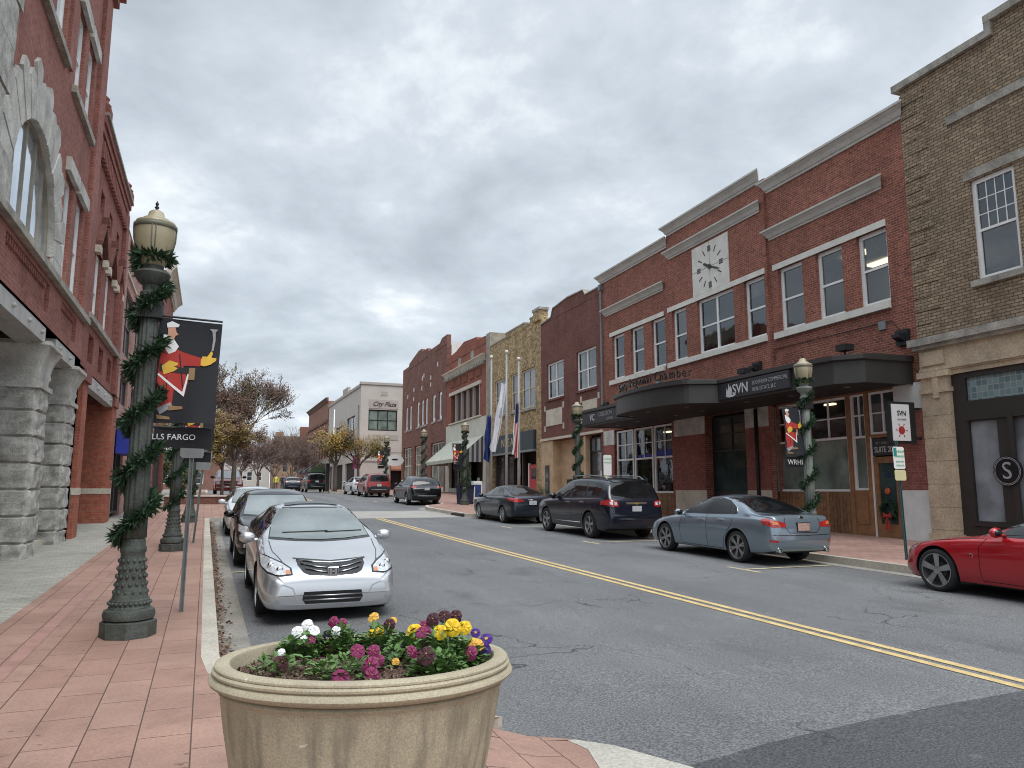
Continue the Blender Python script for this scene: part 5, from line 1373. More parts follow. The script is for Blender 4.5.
uv = nt.nodes.new('ShaderNodeUVMap'); uv.uv_map = 'UVMap'; t = nt.nodes.new('ShaderNodeTexBrick'); t.offset = 0
t.inputs['Scale'].default_value = 1; t.inputs['Brick Width'].default_value = .15; t.inputs['Row Height'].default_value = .15; t.inputs['Mortar Size'].default_value = .008
t.inputs['Color1'].default_value = (.10, .16, .17, 1); t.inputs['Color2'].default_value = (.20, .28, .29, 1); t.inputs['Mortar'].default_value = (.30, .33, .32, 1)
nt.links.new(uv.outputs[0], t.inputs[0]); nt.links.new(t.outputs[0], b.inputs['Base Color']); b.inputs['Roughness'].default_value = .15
M['prism'] = m
boxpart(B, SR, 'transom_glass', 'prism', (11.35, 13.95, -.11, -.09, 3.95, 4.65), (4.4, 11.3, -.11, -.09, 3.95, 4.65))
g = G(); g.slab(SR, [(12.93+.36*cos(t), 2.20+.36*sin(t)) for t in [2*pi*i/32 for i in range(32)]], -.0, .06); lg = g.make('round_emblem', 'black_gloss', B)
g = G()
for r_ in (.34, .31):
    rows = [[SR(12.93+rr*cos(2*pi*i/40), .064, 2.20+rr*sin(2*pi*i/40)) for i in range(40)] for rr in (r_, r_-.012)]; g.grid(rows, True)
g.make('emblem_ring', 'text_grey', lg)
text(lg, SR, 12.93, .066, 2.19, 'S', .58, 'text_grey', sx=1.0)
for o in (-.03, .03): text(lg, SR, 12.93, .068+o*.01, 2.19+o, 'S', .40, 'text_black', sx=.9, ext=.003)


# == wine red building left of the clock building ==
B = thing('wine_building', 'dark wine red painted building with tan plywood shopfront left of the clock building', 'building', SR(38.4, 0, .6))
g = G(); wall(g, SR, 34.10, 42.50, 4.75, 11.95, [(34.9, 37.35, 7.12, 9.30), (39.10, 41.58, 7.12, 9.30)], -.03, .22)
top = [(34.10, 11.9), (34.10, 12.30), (34.9, 12.30), (36.1, 12.30), (36.35, 12.62), (38.4, 12.72), (40.6, 12.55), (40.9, 12.05), (42.5, 11.95), (42.5, 11.9)]
g.slab(SR, top, -.35, -.03); shell(g, SR, 34.1, 42.5, -.5, 11.9, 16, -.03); wall(g, SR, 34.10, 42.50, -.5, 4.75, [(36.5, 41.0, -1, 4.62), (34.5, 36.45, -1, 4.62)], -.035, .5)
g.make('wall', 'brick_wine', B)
g = G()
for a, b in zip(top[1:-1], top[2:-1]): g.slab(SR, [(a[0], a[1]), (b[0], b[1]), (b[0], b[1]+.07), (a[0], a[1]+.07)], -.38, .02)
g.make('coping', 'stone_ledge', B)
for a, b in ((34.9, 37.35), (39.10, 41.58)):
    win(B, SR, a, b, 7.12, 9.30, .12, .11, cols=2, d=-.03, glass='glass_clear', rail=.5)
    boxpart(B, SR, 'curtain', 'stone_cream', (a+.12, a+.5, -.34, -.30, 7.2, 9.2), (b-.5, b-.12, -.34, -.30, 7.2, 9.2))
    boxpart(B, SR, 'sill', 'brick_wine', (a-.1, b+.1, -.03, .05, 7.0, 7.11))
for a, b in ((34.85, 36.6), (39.35, 41.7)): boxpart(B, SR, 'stone_panel', 'stone_cream', (a, b, -.03, .0, 5.52, 6.50), (a-.28, a-.10, -.03, .0, 6.44, 6.78), (b+.10, b+.28, -.03, .0, 6.44, 6.78), (a-.28, a-.10, -.03, .0, 5.22, 5.56), (b+.10, b+.28, -.03, .0, 5.22, 5.56))
boxpart(B, SR, 'ledge', 'stone_cream', (34.15, 42.5, -.03, .07, 4.66, 4.80)); boxpart(B, SR, 'room_wall', 'room', (34.2, 42.4, -3.1, -3.0, 6.5, 10)); boxpart(B, SR, 'room_ceiling', 'interior', (34.2, 42.4, -3.0, -.3, 9.9, 10)); boxpart(B, SR, 'room_floor', 'interior', (34.2, 42.4, -3.0, -.3, 6.5, 6.6))
z = base_at(SR, 38)
boxpart(B, SR, 'plywood_front', 'wood_tan', (41.0, 42.48, -.3, -.01, z-.3, 4.64), (36.55, 41.0, -.62, -.55, z-.3, 4.64), (40.72, 41.0, -.6, -.01, z-.3, 4.64), (36.3, 36.55, -.5, -.01, z-.3, 4.64))
g = G(); g.box(SR, 41.25, 41.85, -.02, .02, z, 3.2); dr = g.make('door', 'store_dark', B); g = G(); g.box(SR, 41.33, 41.77, .021, .028, z+.3, 3.05); g.make('pane', 'glass_teal', dr)
boxpart(B, SR, 'mailbox', 'black', (39.2, 39.7, -.56, -.44, 1.75, 2.35)); boxpart(B, SR, 'mailbox', 'black', (38.4, 38.9, -.56, -.44, 1.95, 2.55))
boxpart(B, SR, 'shopfront_wall', 'interior', (34.5, 36.45, -.5, -.42, z-.3, 4.62)); shopwin(B, SR, 34.5, 36.3, 1.5, 4.5, 3.75, 1, .3, frame='store_dark', glass='glass_grey', lower='glass', mull_top=3, mrow=1)
boxpart(B, SR, 'poster', 'white_print', (34.6, 35.2, -.33, -.32, 2.0, 2.75))
P_ = G(); P_.lathe([(.16, 0), (.22, .05), (.24, .42), (.20, .44)], 14, SR(41.55, .42, z+.0)); pt = thing('potted_plant', 'red pot with a green shrub beside the plywood front door', 'potted plant', SR(41.55, .42, z))
P_.make('pot', 'red_door', pt, True); g = G()
for k in range(60): tuft(g, Vector(SR(41.55, .42, z+.5+.5*rnd.random()))+Vector((rnd.gauss(0, .09), rnd.gauss(0, .09), 0)), .12, 6)
g.make('foliage', 'needles', pt, uv=False)

# == mixed yellow brick building ==
B = thing('yellow_brick_building', 'mottled yellow brick building with the dark blue shop sign behind the flagpoles', 'building', SR(47.5, 0, .9))
hs = [(43.45, 45.92, 6.95, 9.52), (46.4, 47.92, 7.0, 9.56), (49.1, 51.3, 7.0, 9.56)]
g = G(); wall(g, SR, 42.50, 52.45, -.5, 12.38, hs + [(43.35, 51.95, -1, 5.50)], -.02, .3)
g.slab(SR, [(42.5, 12.3), (43.5, 12.3), (43.5, 12.95), (42.5, 12.95)], -.5, .10); g.slab(SR, [(43.5, 12.3), (44.3, 12.3), (44.3, 12.70), (43.5, 12.70)], -.35, .0)
g.slab(SR, [(45.3, 12.3), (49.0, 12.3), (49.0, 12.64), (45.3, 12.64)], -.35, -.0); shell(g, SR, 42.5, 52.45, -.5, 12.3, 16, -.02)
g.make('wall', 'brick_yellow', B)
boxpart(B, SR, 'coping', 'stone_ledge', (42.4, 43.6, -.55, .14, 12.95, 13.12), (43.6, 44.35, -.4, .03, 12.70, 12.80), (45.25, 49.05, -.4, .03, 12.64, 12.74), (44.35, 45.25, -.4, .02, 12.38, 12.46), (49.05, 52.4, -.4, .02, 12.38, 12.46))
win(B, SR, *hs[0], .12, .12, cols=2, glass='glass_up', frame='stone_cream', rail=.5); win(B, SR, *hs[1], .12, .12, cols=1, glass='glass', frame='stone_cream'); win(B, SR, *hs[2], .12, .12, cols=2, glass='glass', frame='stone_cream')
for a, b, c, e in hs: boxpart(B, SR, 'sill', 'stone_ledge', (a-.1, b+.1, -.02, .08, c-.16, c))
boxpart(B, SR, 'sign_board', plain('slate_blue_board', (.030, .042, .052), .6, .15, 2), (43.40, 51.93, .0, .16, 4.28, 5.48)); boxpart(B, SR, 'sign_trim', 'steel', (43.36, 51.95, .0, .2, 4.14, 4.28))
text(B, SR, 47.6, .17, 4.90, 'NIEALS', .78, 'text_gold', sx=1.15, spacing=1.35)
z = base_at(SR, 47)
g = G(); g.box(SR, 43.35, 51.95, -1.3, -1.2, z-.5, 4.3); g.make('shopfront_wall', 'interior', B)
for a in (51.6, 49.9, 48.0, 46.2): boxpart(B, SR, 'shopfront_post', 'store_dark', (a-.1, a+.1, -.4, -.2, z-.3, 4.2))
shopwin(B, SR, 48.1, 51.5, z+.5, 4.1, 3.4, 2, .35, frame='interior_warm', glass='glass', mull_top=1)
boxpart(B, SR, 'stall_riser', 'interior_warm', (48.1, 51.5, -.5, -.25, z-.3, z+.5))
g = G(); g.box(SR, 43.75, 45.35, -.42, -.34, z, 3.35); dr = g.make('door', 'red_door', B); boxpart(dr, SR, 'pane', 'glass', (44.1, 45.0, -.345, -.335, z+1.3, 3.1)); boxpart(B, SR, 'door_frame', 'frame_white', (45.35, 45.5, -.44, -.32, z, 3.45), (43.6, 43.75, -.44, -.32, z, 3.45))
boxpart(B, SR, 'window_sign', plain('pale_green_sign', (.25, .42, .33), .6, .2, 8), (46.9, 47.5, -.34, -.32, 2.7, 3.5))

# == grey render strip and orange brick building with awning ==
B = thing('orange_brick_building', 'orange red brick building with bracketed cornice above a cream striped awning', 'building', SR(58.8, 0, 1.1))
g = G(); hs = [(54.85, 63.25, 7.45, 9.90)]
wall(g, SR, 53.35, 64.75, 6.9, 12.9, hs, 0, .3)
g.slab(SR, [(53.35, 12.8), (53.35, 13.42), (55.6, 13.55), (55.8, 13.78), (59.4, 14.05), (61.9, 13.62), (64.75, 13.45), (64.75, 12.8)], -.35, .0); shell(g, SR, 53.35, 64.75, -.5, 12.8, 16)
g.make('wall', 'brick_orange', B)
boxpart(B, SR, 'side_wall', 'grey_strip', (52.45, 53.35, -14, .02, -.5, 13.5))
cornice(B, SR, 'cornice', 'stone_cream', 53.5, 64.9, 11.55, 1.15, 0)
g = G()
for k in range(26): s_ = 53.7+k*.435; g.box(SR, s_, s_+.20, .0, .30, 11.30, 11.56)
g.make('cornice_brackets', 'stone_ledge', B)
for a in (56.6, 60.2): boxpart(B, SR, 'vent_panel', 'stone_ledge', (a, a+.8, -.02, .03, 12.25, 12.85))
g = G()
for k in range(5): a = 54.6+k*1.85; g.box(SR, a, a+1.2, .0, .05, 10.55, 10.62); g.box(SR, a, a+.07, .0, .05, 10.62, 11.1)
g.make('brick_panels', 'brick_wine', B)
boxpart(B, SR, 'lintel', 'stone_cream', (54.5, 63.6, -.02, .10, 9.88, 10.16)); boxpart(B, SR, 'sill', 'stone_cream', (54.5, 63.5, -.02, .14, 7.34, 7.46))
for k in range(5):
    a = 54.9+k*1.68
    win(B, SR, a+.18, a+1.45, 7.46, 9.88, .16, .07, frame='brick_wine', glass='interior_warm', rail=0)
    boxpart(B, SR, 'window_post', 'city_band', (a+.0, a+.16, -.2, .02, 7.46, 9.88))
boxpart(B, SR, 'stucco_front', 'stucco', (53.35, 64.75, -.1, .03, 4.2, 7.30), (63.5, 64.75, -.2, .03, 1.0, 4.2), (53.35, 54.0, -.2, .03, 1.0, 4.2))
boxpart(B, SR, 'shopfront_wall', 'interior', (54.0, 63.5, -.9, -.8, .8, 4.2)); boxpart(B, SR, 'stall_riser', 'stone_grey', (58, 63.5, -.5, .0, .8, 1.9))
shopwin(B, SR, 58.0, 63.4, 1.9, 4.1, 3.4, 3, .3, frame='store_dark', glass='glass', mull_top=1)
# awning
g = G(); A_ = [(53.7, 62.9)]
s0, s1, dt, df, zt_, zf = 53.9, 63.9, .03, 2.05, 5.85, 4.10
g.face([SR(s0, dt, zt_), SR(s1, dt, zt_), SR(s1, df, zf), SR(s0, df, zf)]); g.face([SR(s1, df, zf), SR(s0, df, zf), SR(s0, df, zf-.28), SR(s1, df, zf-.28)]); g.face([SR(s1, dt, zt_), SR(s1, df, zf), SR(s1, df, zf-.28), SR(s1, dt, zf-.28)])
aw = g.make('awning', plain('cream_canvas', (.42, .43, .36), .8, .12, 1.5), B)
g = G(); g2 = G(); n = 11
for k in range(n):
    d0, d1 = dt+(df-dt)*k/n, dt+(df-dt)*(k+1)/n; f_ = lambda d: zt_+(zf-zt_)*(d-dt)/(df-dt)
    (g if k % 2 else g2).face([SR(s0, d0, f_(d0)), SR(s0, d1, f_(d1)), SR(s0, d1, zf-.28), SR(s0, d0, zf-.28)])
g.make('awning_stripe', 'text_grey', aw); g2.make('awning_stripe', plain('dark_stripe', (.05, .05, .055), .8, .1), aw)

# == brown brick building ==
B = thing('brown_brick_building', 'brown brick building with narrow white windows and stepped parapet', 'building', SR(74, 0, 1.3))
ws = [(66.3, 67.45), (68.7, 69.9), (71.8, 72.75), (73.4, 74.45), (75.3, 76.5), (78.9, 80.0), (80.9, 82.0)]
hs = [(a, b, 8.18, 10.78) for a, b in ws] + [(65.4, 70.2, -1, 6.15), (74.4, 77.2, -1, 6.25), (78.6, 82.7, -1, 6.3)]
g = G(); wall(g, SR, 64.75, 83.85, -.5, 14.9, hs, .02, .3)
g.slab(SR, [(64.75, 14.8), (64.75, 15.75), (66.6, 15.75), (67.4, 15.4), (71.8, 15.4), (72.2, 15.8), (74.6, 15.85), (74.9, 16.2), (76.3, 16.2), (80.6, 15.55), (80.8, 15.25), (83.85, 15.25), (83.85, 14.8)], -.35, .02)
shell(g, SR, 64.75, 83.85, -.5, 14.8, 16, .02); g.make('wall', 'brick_brown', B)
boxpart(B, SR, 'side_gable', 'white_panel', (64.70, 64.745, -12, -.4, 13.6, 15.1))
for a, b in ws: win(B, SR, a, b, 8.18, 10.78, .10, .34, rail=0, glass='glass', frame='frame_white'); boxpart(B, SR, 'sill', 'stone_ledge', (a-.1, b+.1, .0, .10, 8.0, 8.17))
g = G()
for s_, z_ in ((70.6, 12.6), (70.6, 11.9), (74.2, 13.0), (74.3, 12.0), (78.0, 12.3), (78.0, 11.3), (81.0, 11.9), (73.5, 13.2), (68.0, 13.5)):
    g.box(SR, s_-.09, s_+.09, .02, .06, z_-.2, z_+.2)
g.make('wall_anchors', 'frame_white', B)
for a, b, zt_ in ((65.6, 70.0, 6.1), (74.6, 77.0, 6.2), (78.8, 82.5, 6.25)): shopwin(B, SR, a, b, 1.9, zt_, 4.3, 2, .12, frame='stone_cream', glass='glass', lower='glass_green', mull_top=2, fw=.12)
boxpart(B, SR, 'stall_riser', 'stucco', (65.5, 83, -.3, -.02, .5, 1.9))
S = thing('hanging_sign', 'white oval sign hanging from the far corner of the brown brick building', 'sign', SR(82, 1.2, 5))
T_ = lambda a, b, c: SR(82.0+b, 1.15+a, c)
g = G(); g.slab(T_, [(1.0*cos(t), 4.95+.62*sin(t)) for t in [2*pi*i/28 for i in range(28)]], -.06, .06); g.make('sign_face', 'white_print', S)
boxpart(S, T_, 'bracket', 'black', (-1.2, .8, -.03, .03, 5.75, 5.81)); g = G(); g.slab(T_, [(.35*cos(t), 5.05+.10*sin(t)) for t in [2*pi*i/12 for i in range(12)]], -.08, -.065); g.make('emblem', 'text_black', S)

# == pale corner building across the side street ==
TC = lambda a, b, c: (17.2+a, 92-b, c)            # camera facing wall: a to the right, b towards the camera
TS = lambda a, b, c: (17.2-b, 92+a, c)            # street wall
B = thing('corner_building', 'pale rendered two storey corner building with script lettering over a wide window', 'building', (21, 92, 1.9))
g = G(); wall(g, TC, 0, 12, 0, 14.7, [(1.0, 4.6, 9.0, 11.6), (1.6, 3.85, 5.7, 7.0), (3.9, 5.3, 0, 4.6)], 0, .3); wall(g, TS, 0, 26, 0, 14.4, [(3.5, 9.5, 7.4, 11.2), (13, 18.5, 7.4, 10.6), (.9, 1.8, 7.6, 12.2), (21, 22, 7.4, 10), (3, 10, 1, 5.2), (12, 24, 1, 5.2)], 0, .3)
g.box(TS, .4, 26, -12, -.35, 0, 14.3); g.make('wall', 'city_wall', B)
boxpart(B, TC, 'coping', 'city_band', (-.15, 12, -.3, .15, 14.7, 15.0)); boxpart(B, TS, 'coping', 'city_band', (.15, 26, -.3, .15, 14.4, 14.75), (9, 13, -.25, .1, 14.75, 15.5))
boxpart(B, TC, 'sign_panel', 'city_band', (1.0, 4.7, .0, .06, 11.75, 12.85)); boxpart(B, TC, 'band', 'city_band', (1.0, 4.7, .0, .06, 7.9, 8.5), (0, 12, .0, .1, 5.2, 5.35))
boxpart(B, TC, 'vent_panel', 'city_band', (2.5, 3.3, .0, .05, 13.4, 13.9))
text(B, TC, 2.9, .08, 12.3, 'City Plaza', .78, 'text_black', flip=1, shear=.45, sx=.95, ext=.02)
win(B, TC, 1.0, 4.6, 9.0, 11.6, .15, .14, cols=3, frame='black', glass='glass_green'); win(B, TC, 1.6, 3.85, 5.7, 7.0, .1, .1, cols=1, rail=0, frame='navy', glass='navy')
for a, b, c, e in ((3.5, 9.5, 7.4, 11.2), (13, 18.5, 7.4, 10.6), (.9, 1.8, 7.6, 12.2), (21, 22, 7.4, 10)): win(B, TS, a, b, c, e, .15, .14, cols=3 if b-a > 3 else 1, frame='black', glass='glass_up')
boxpart(B, TC, 'doorway', 'interior', (3.9, 5.3, -.35, -.25, 1, 4.6)); g = G(); g.prism(TC, [(0, 5.1), (1.0, 4.3), (1.0, 4.1), (0, 4.1)], 3.8, 5.4); g.make('awning', plain('orange_canvas', (.30, .13, .08), .8, .1), B)
boxpart(B, TS, 'shopfront_wall', 'interior', (3, 10, -.35, -.25, 1, 5.2), (12, 24, -.35, -.25, 1, 5.2))
F_ = thing('wall_banner', 'maroon banner hanging from the pale corner building', 'banner', (16.6, 91.5, 5))
g = G(); g.grid([[(16.2+.15*i+.05*sin(j*1.2), 90.8+.08*sin(i*1.7+j), 5.8-.19*j) for i in range(7)] for j in range(9)]); g.make('cloth', plain('maroon_cloth', (.16, .02, .06), .8, .2, 2), F_)
g = G(); g.tube([(17.3, 90.9, 5.85), (16.1, 90.8, 5.85)], .04, 6); g.make('pole', 'black', F_)

# == buildings farther up the right side ==
TB = lambda a, b, c: (17.2-b, 118+a, c)
B = thing('far_brick_building', 'red brown brick building with heavy cornice beyond the pale corner building', 'building', (17, 130, 2))
hs = [(1.5+k*3.1, 3.2+k*3.1, 6.6, 9.6) for k in range(7)] + [(1, 23, 1, 5)]
g = G(); wall(g, TB, .2, 24, 0, 15.5, hs, .1, .3); shell(g, TB, .2, 24, 0, 15.5, 16, .1); g.make('wall', plain('weathered_brown_brick', (.26, .125, .085), .9, .2, 1.2, fine=8), B)
cornice(B, TB, 'cornice', plain('brown_cornice', (.14, .075, .055), .8, .2, 2), .2, 24, 15.3, 1.6, .1); boxpart(B, TB, 'cornice_band', 'brick_brown', (.2, 24, .1, .3, 12.2, 12.6), (.2, 24, .1, .25, 10.8, 11.0))
for a, b, c, e in hs[:-1]: win(B, TB, a, b, c, e, .1, .12, frame='store_dark', glass='glass', d=.1)
boxpart(B, TB, 'shopfront_wall', 'interior', (1, 23, -.3, -.2, 1, 5))
B = thing('far_brick_building', 'low brick building with a chimney at the far end of the right side', 'building', (17, 150, 2))
g = G(); g.box(TB, 24.2, 40, -14, .15, 0, 12.4); g.box(TB, 36, 38, -1.5, .15, 12.4, 14.2); g.make('wall', plain('dull_red_brick', (.21, .085, .06), .9, .25, 1, fine=8), B)
for k in range(5): win(B, TB, 25.5+k*2.8, 26.8+k*2.8, 6.6, 9.2, -.03, .12, frame='store_dark', glass='glass', d=.15)
TE = lambda a, b, c: (a, 190-b, c)
B = thing('end_building', 'tan brick building closing the view at the end of the street', 'building', (18, 190, 2))
g = G(); wall(g, TE, 15.2, 30, 0, 14.6, [(17+k*2.6, 18.4+k*2.6, 6, 9) for k in range(4)], 0, .3); g.box(TE, 15.2, 30, -12, -.35, 0, 14.5); g.box(TE, 15.2, 17, -.6, .2, 14.6, 15.7); g.make('wall', plain('tan_far_brick', (.27, .17, .11), .9, .15, .7), B)
cornice(B, TE, 'cornice', 'stone_tan', 15.2, 30, 14.2, 1.3)
for k in range(4): win(B, TE, 17+k*2.6, 18.4+k*2.6, 6, 9, .1, .12, frame='stone_tan', glass='glass')
B = thing('end_building', 'low pale building seen through the bare trees at the street end', 'building', (8, 215, 2))
TE2 = lambda a, b, c: (a, 215-b, c)
g = G(); wall(g, TE2, 2, 16, 0, 9.2, [(3+k*2.4, 4.4+k*2.4, 4.2, 6.6) for k in range(5)], 0, .3); g.box(TE2, 2, 16, -12, -.35, 0, 9.1); g.make('wall', 'city_wall', B)
for k in range(5): win(B, TE2, 3+k*2.4, 4.4+k*2.4, 4.2, 6.6, .1, .12, frame='frame_white', glass='glass')
B = thing('end_building', 'low red brick building far behind the red pickup truck', 'building', (-8, 150, 2))
TE3 = lambda a, b, c: (a, 150-b, c)
g = G(); wall(g, TE3, -22, 2.5, 0, 7.6, [(-20+k*3, -18.4+k*3, 2.8, 5) for k in range(7)], 0, .3); g.box(TE3, -22, 2.5, -12, -.35, 0, 7.5); g.make('wall', plain('far_red_brick', (.22, .11, .085), .9, .2, .6), B)
for k in range(7): win(B, TE3, -20+k*3, -18.4+k*3, 2.8, 5, .1, .12, frame='frame_white', glass='glass')

# ------------------------------------------------------------------ left side
B = thing('arched_building', 'red brick corner building with the stone ringed arch window and rough granite columns', 'building', SL(14, 0, .4))
def archwall(g, T, s0, s1, z0, z1, c, zs, r, zb_, d, depth=.35, n=24):
    """wall panel with one round headed opening"""
    pts = [(c+r*cos(pi*i/n), zs+r*sin(pi*i/n)) for i in range(n+1)]     # right to left
    for (a, b), (a2, b2) in zip(pts, pts[1:]):
        g.face([T(a, d, b), T(a2, d, b2), T(a2, d, z1), T(a, d, z1)]); g.face([T(a, d, b), T(a2, d, b2), T(a2, d-depth, b2), T(a, d-depth, b)])
    g.face([T(s0, d, z0), T(c-r, d, z0), T(c-r, d, z1), T(s0, d, z1)]); g.face([T(c+r, d, z0), T(s1, d, z0), T(s1, d, z1), T(c+r, d, z1)])
    if zb_ > z0: g.face([T(c-r, d, z0), T(c+r, d, z0), T(c+r, d, zb_), T(c-r, d, zb_)])
    for q in (c-r, c+r): g.face([T(q, d, zb_), T(q, d-depth, zb_), T(q, d-depth, zs), T(q, d, zs)])
g = G()
archwall(g, SL, 11.0, 17.35, 6.0, 10.3, 15.0, 6.35, 1.85, 6.0, 0)
wall(g, SL, 4, 11.0, 6.0, 15.5, [(7.5, 9, 10.6, 13)], 0, .25); wall(g, SL, 11.0, 17.35, 10.3, 15.5, [(15.45, 16.55, 10.52, 13.4), (12.6, 13.7, 10.52, 13.4)], 0, .25)
wall(g, SL, 17.35, 20.5, 6.0, 15.5, [(17.75, 18.65, 6.16, 8.5), (19.15, 20.1, 6.16, 8.5), (17.75, 18.65, 10.4, 12.4), (19.15, 20.1, 10.4, 12.4)], 0, .25)
wall(g, SL, 4, 21.4, 4.98, 6.0, [(13.5, 17.0, 5.22, 5.80), (18.3, 20.25, 5.22, 5.80), (8.5, 12.4, 5.22, 5.8)], .02, .08)
g.box(SL, 20.5, 21.4, -.1, .10, 5.95, 15.6); g.box(SL, 16.75, 17.2, -.05, .06, 10.5, 15.5)
shell(g, SL, 4, 21.4, -.5, 15.6, 14)
g.make('wall', 'brick_left', B)
boxpart(B, SL, 'recessed_panel', 'brick_left', (13.5, 17.0, -.08, -.05, 5.22, 5.80), (18.3, 20.25, -.08, -.05, 5.22, 5.80))
g = G()
for a, b in ((13.5, 17.0), (18.3, 20.25)):
    n = int((b-a)/.16)
    for i in range(n): g.box(SL, a+i*.16, a+i*.16+.08, -.05, .0, 5.68, 5.80)
g.make('dentil_pattern', 'brick_left', B)
boxpart(B, SL, 'stone_course', 'stone_ledge', (4, 21.55, -.05, .14, 5.93, 6.07)); boxpart(B, SL, 'upper_course', 'stone_ledge', (4, 16.7, -.05, .12, 10.32, 10.46), (17.5, 20.3, -.05, .10, 10.22, 10.38))
g = G()                                                   # irregular stone ring
n = 17
for i in range(n):
    t0, t1 = pi*i/n, pi*(i+1)/n; r0 = 1.85; r1 = 2.72 + (.16 if i % 2 else -.04) + rnd.uniform(-.08, .08)
    tm = (t0+t1)/2; e = .012
    pts = [(15+r0*cos(t0+e), 6.35+r0*sin(t0+e)), (15+r1*.97*cos(t0+e), 6.35+r1*.97*sin(t0+e)), (15+(r1+.04)*cos(tm), 6.35+(r1+.04)*sin(tm)), (15+r1*.97*cos(t1-e), 6.35+r1*.97*sin(t1-e)), (15+r0*cos(t1-e), 6.35+r0*sin(t1-e))]
    g.slab(SL, pts, -.02, .05+.02*rnd.random())
g.grid([[SL(15+q*cos(pi*i/24), dd, 6.35+q*sin(pi*i/24)) for i in range(25)] for q, dd in ((1.84, -.28), (1.84, .045), (2.6, .045))])
z = 6.08
for k in range(1): 
    for sg in (1,): g.box(SL, 16.86, 17.75, -.1, .06, 6.08, 6.40)
g.make('stone_arch', 'stone_grey', B)
g = G(); k = 0
for s_, z_, w_, h_ in ((12.2, 6.1, 1.1, .7), (12.0, 6.85, 1.2, .8), (11.6, 7.7, 1.2, .7), (11.3, 8.45, 1.6, .75), (11.2, 9.25, 1.9, .7), (11.1, 10.5, 1.3, .8), (11.0, 11.35, 1.0, .8), (10.2, 6.1, 1.9, .8), (10.3, 6.95, 1.6, .8)):
    g.box(SL, s_, s_+w_-.02, -.1, .05+.03*rnd.random(), z_, z_+h_)
g.make('stone_blocks', 'stone_rough', B)
g = G(); r = 1.85; N = 24                                  # arch window
pts = [(15+r*cos(pi*i/N), 6.35+r*sin(pi*i/N)) for i in range(N+1)]
rows = [[SL(15+q*cos(pi*i/N), dd, 6.35+q*sin(pi*i/N)) for i in range(N+1)] for q, dd in ((r, -.12), (r, -.06), (r-.06, -.06), (r-.06, -.12))]
g.grid(rows)
for x in (-1.1, -.35, .4, 1.1): hgt = sqrt(r*r-x*x); g.box(SL, 15+x-.03, 15+x+.03, -.12, -.08, 6.06, 6.35+hgt-.05)
g.box(SL, 13.15, 16.85, -.12, -.06, 6.06, 6.12)
g.box(SL, 16.79, 16.85, -.12, -.06, 6.1, 6.35); g.box(SL, 13.15, 13.21, -.12, -.06, 6.1, 6.35)
f = g.make('arch_window', 'grey_strip', B)
g = G(); g.face([SL(a, -.11, b) for a, b in pts] + [SL(13.15, -.11, 6.06), SL(16.85, -.11, 6.06)]); g.make('pane', 'glass_bright', f)
for a, b, c, e in ((15.45, 16.55, 10.52, 13.4), (12.6, 13.7, 10.52, 13.4), (17.75, 18.65, 6.16, 8.5), (19.15, 20.1, 6.16, 8.5), (17.75, 18.65, 10.4, 12.4), (19.15, 20.1, 10.4, 12.4)):
    win(B, SL, a, b, c, e, .10, .09, glass='glass_bright', frame='frame_white')
for a, b, z_ in ((17.6, 18.85, 8.5), (19.0, 20.25, 8.5), (17.6, 18.85, 12.4), (19.0, 20.25, 12.4)): boxpart(B, SL, 'lintel', 'stone_grey', (a, b, -.02, .10, z_, z_+.30))
boxpart(B, SL, 'cornice', 'brick_dark', (4, 21.75, -.3, .36, 15.1, 15.6), (4, 21.6, -.3, .22, 14.8, 15.1))
boxpart(B, SL, 'steel_beam', 'beam', (4, 17.1, -.20, .00, 4.64, 4.94), (18.2, 20.6, -.20, .0, 4.64, 4.94), (4, 20.6, -.45, -.20, 4.60, 4.66))
g = G()
for s_ in (13.0, 14.4, 15.6, 16.7, 18.6, 19.9): p = SL(s_, .015, 4.80); g.sphere(p, .045, 8, 6)
g.make('beam_bolts', 'beam', B)
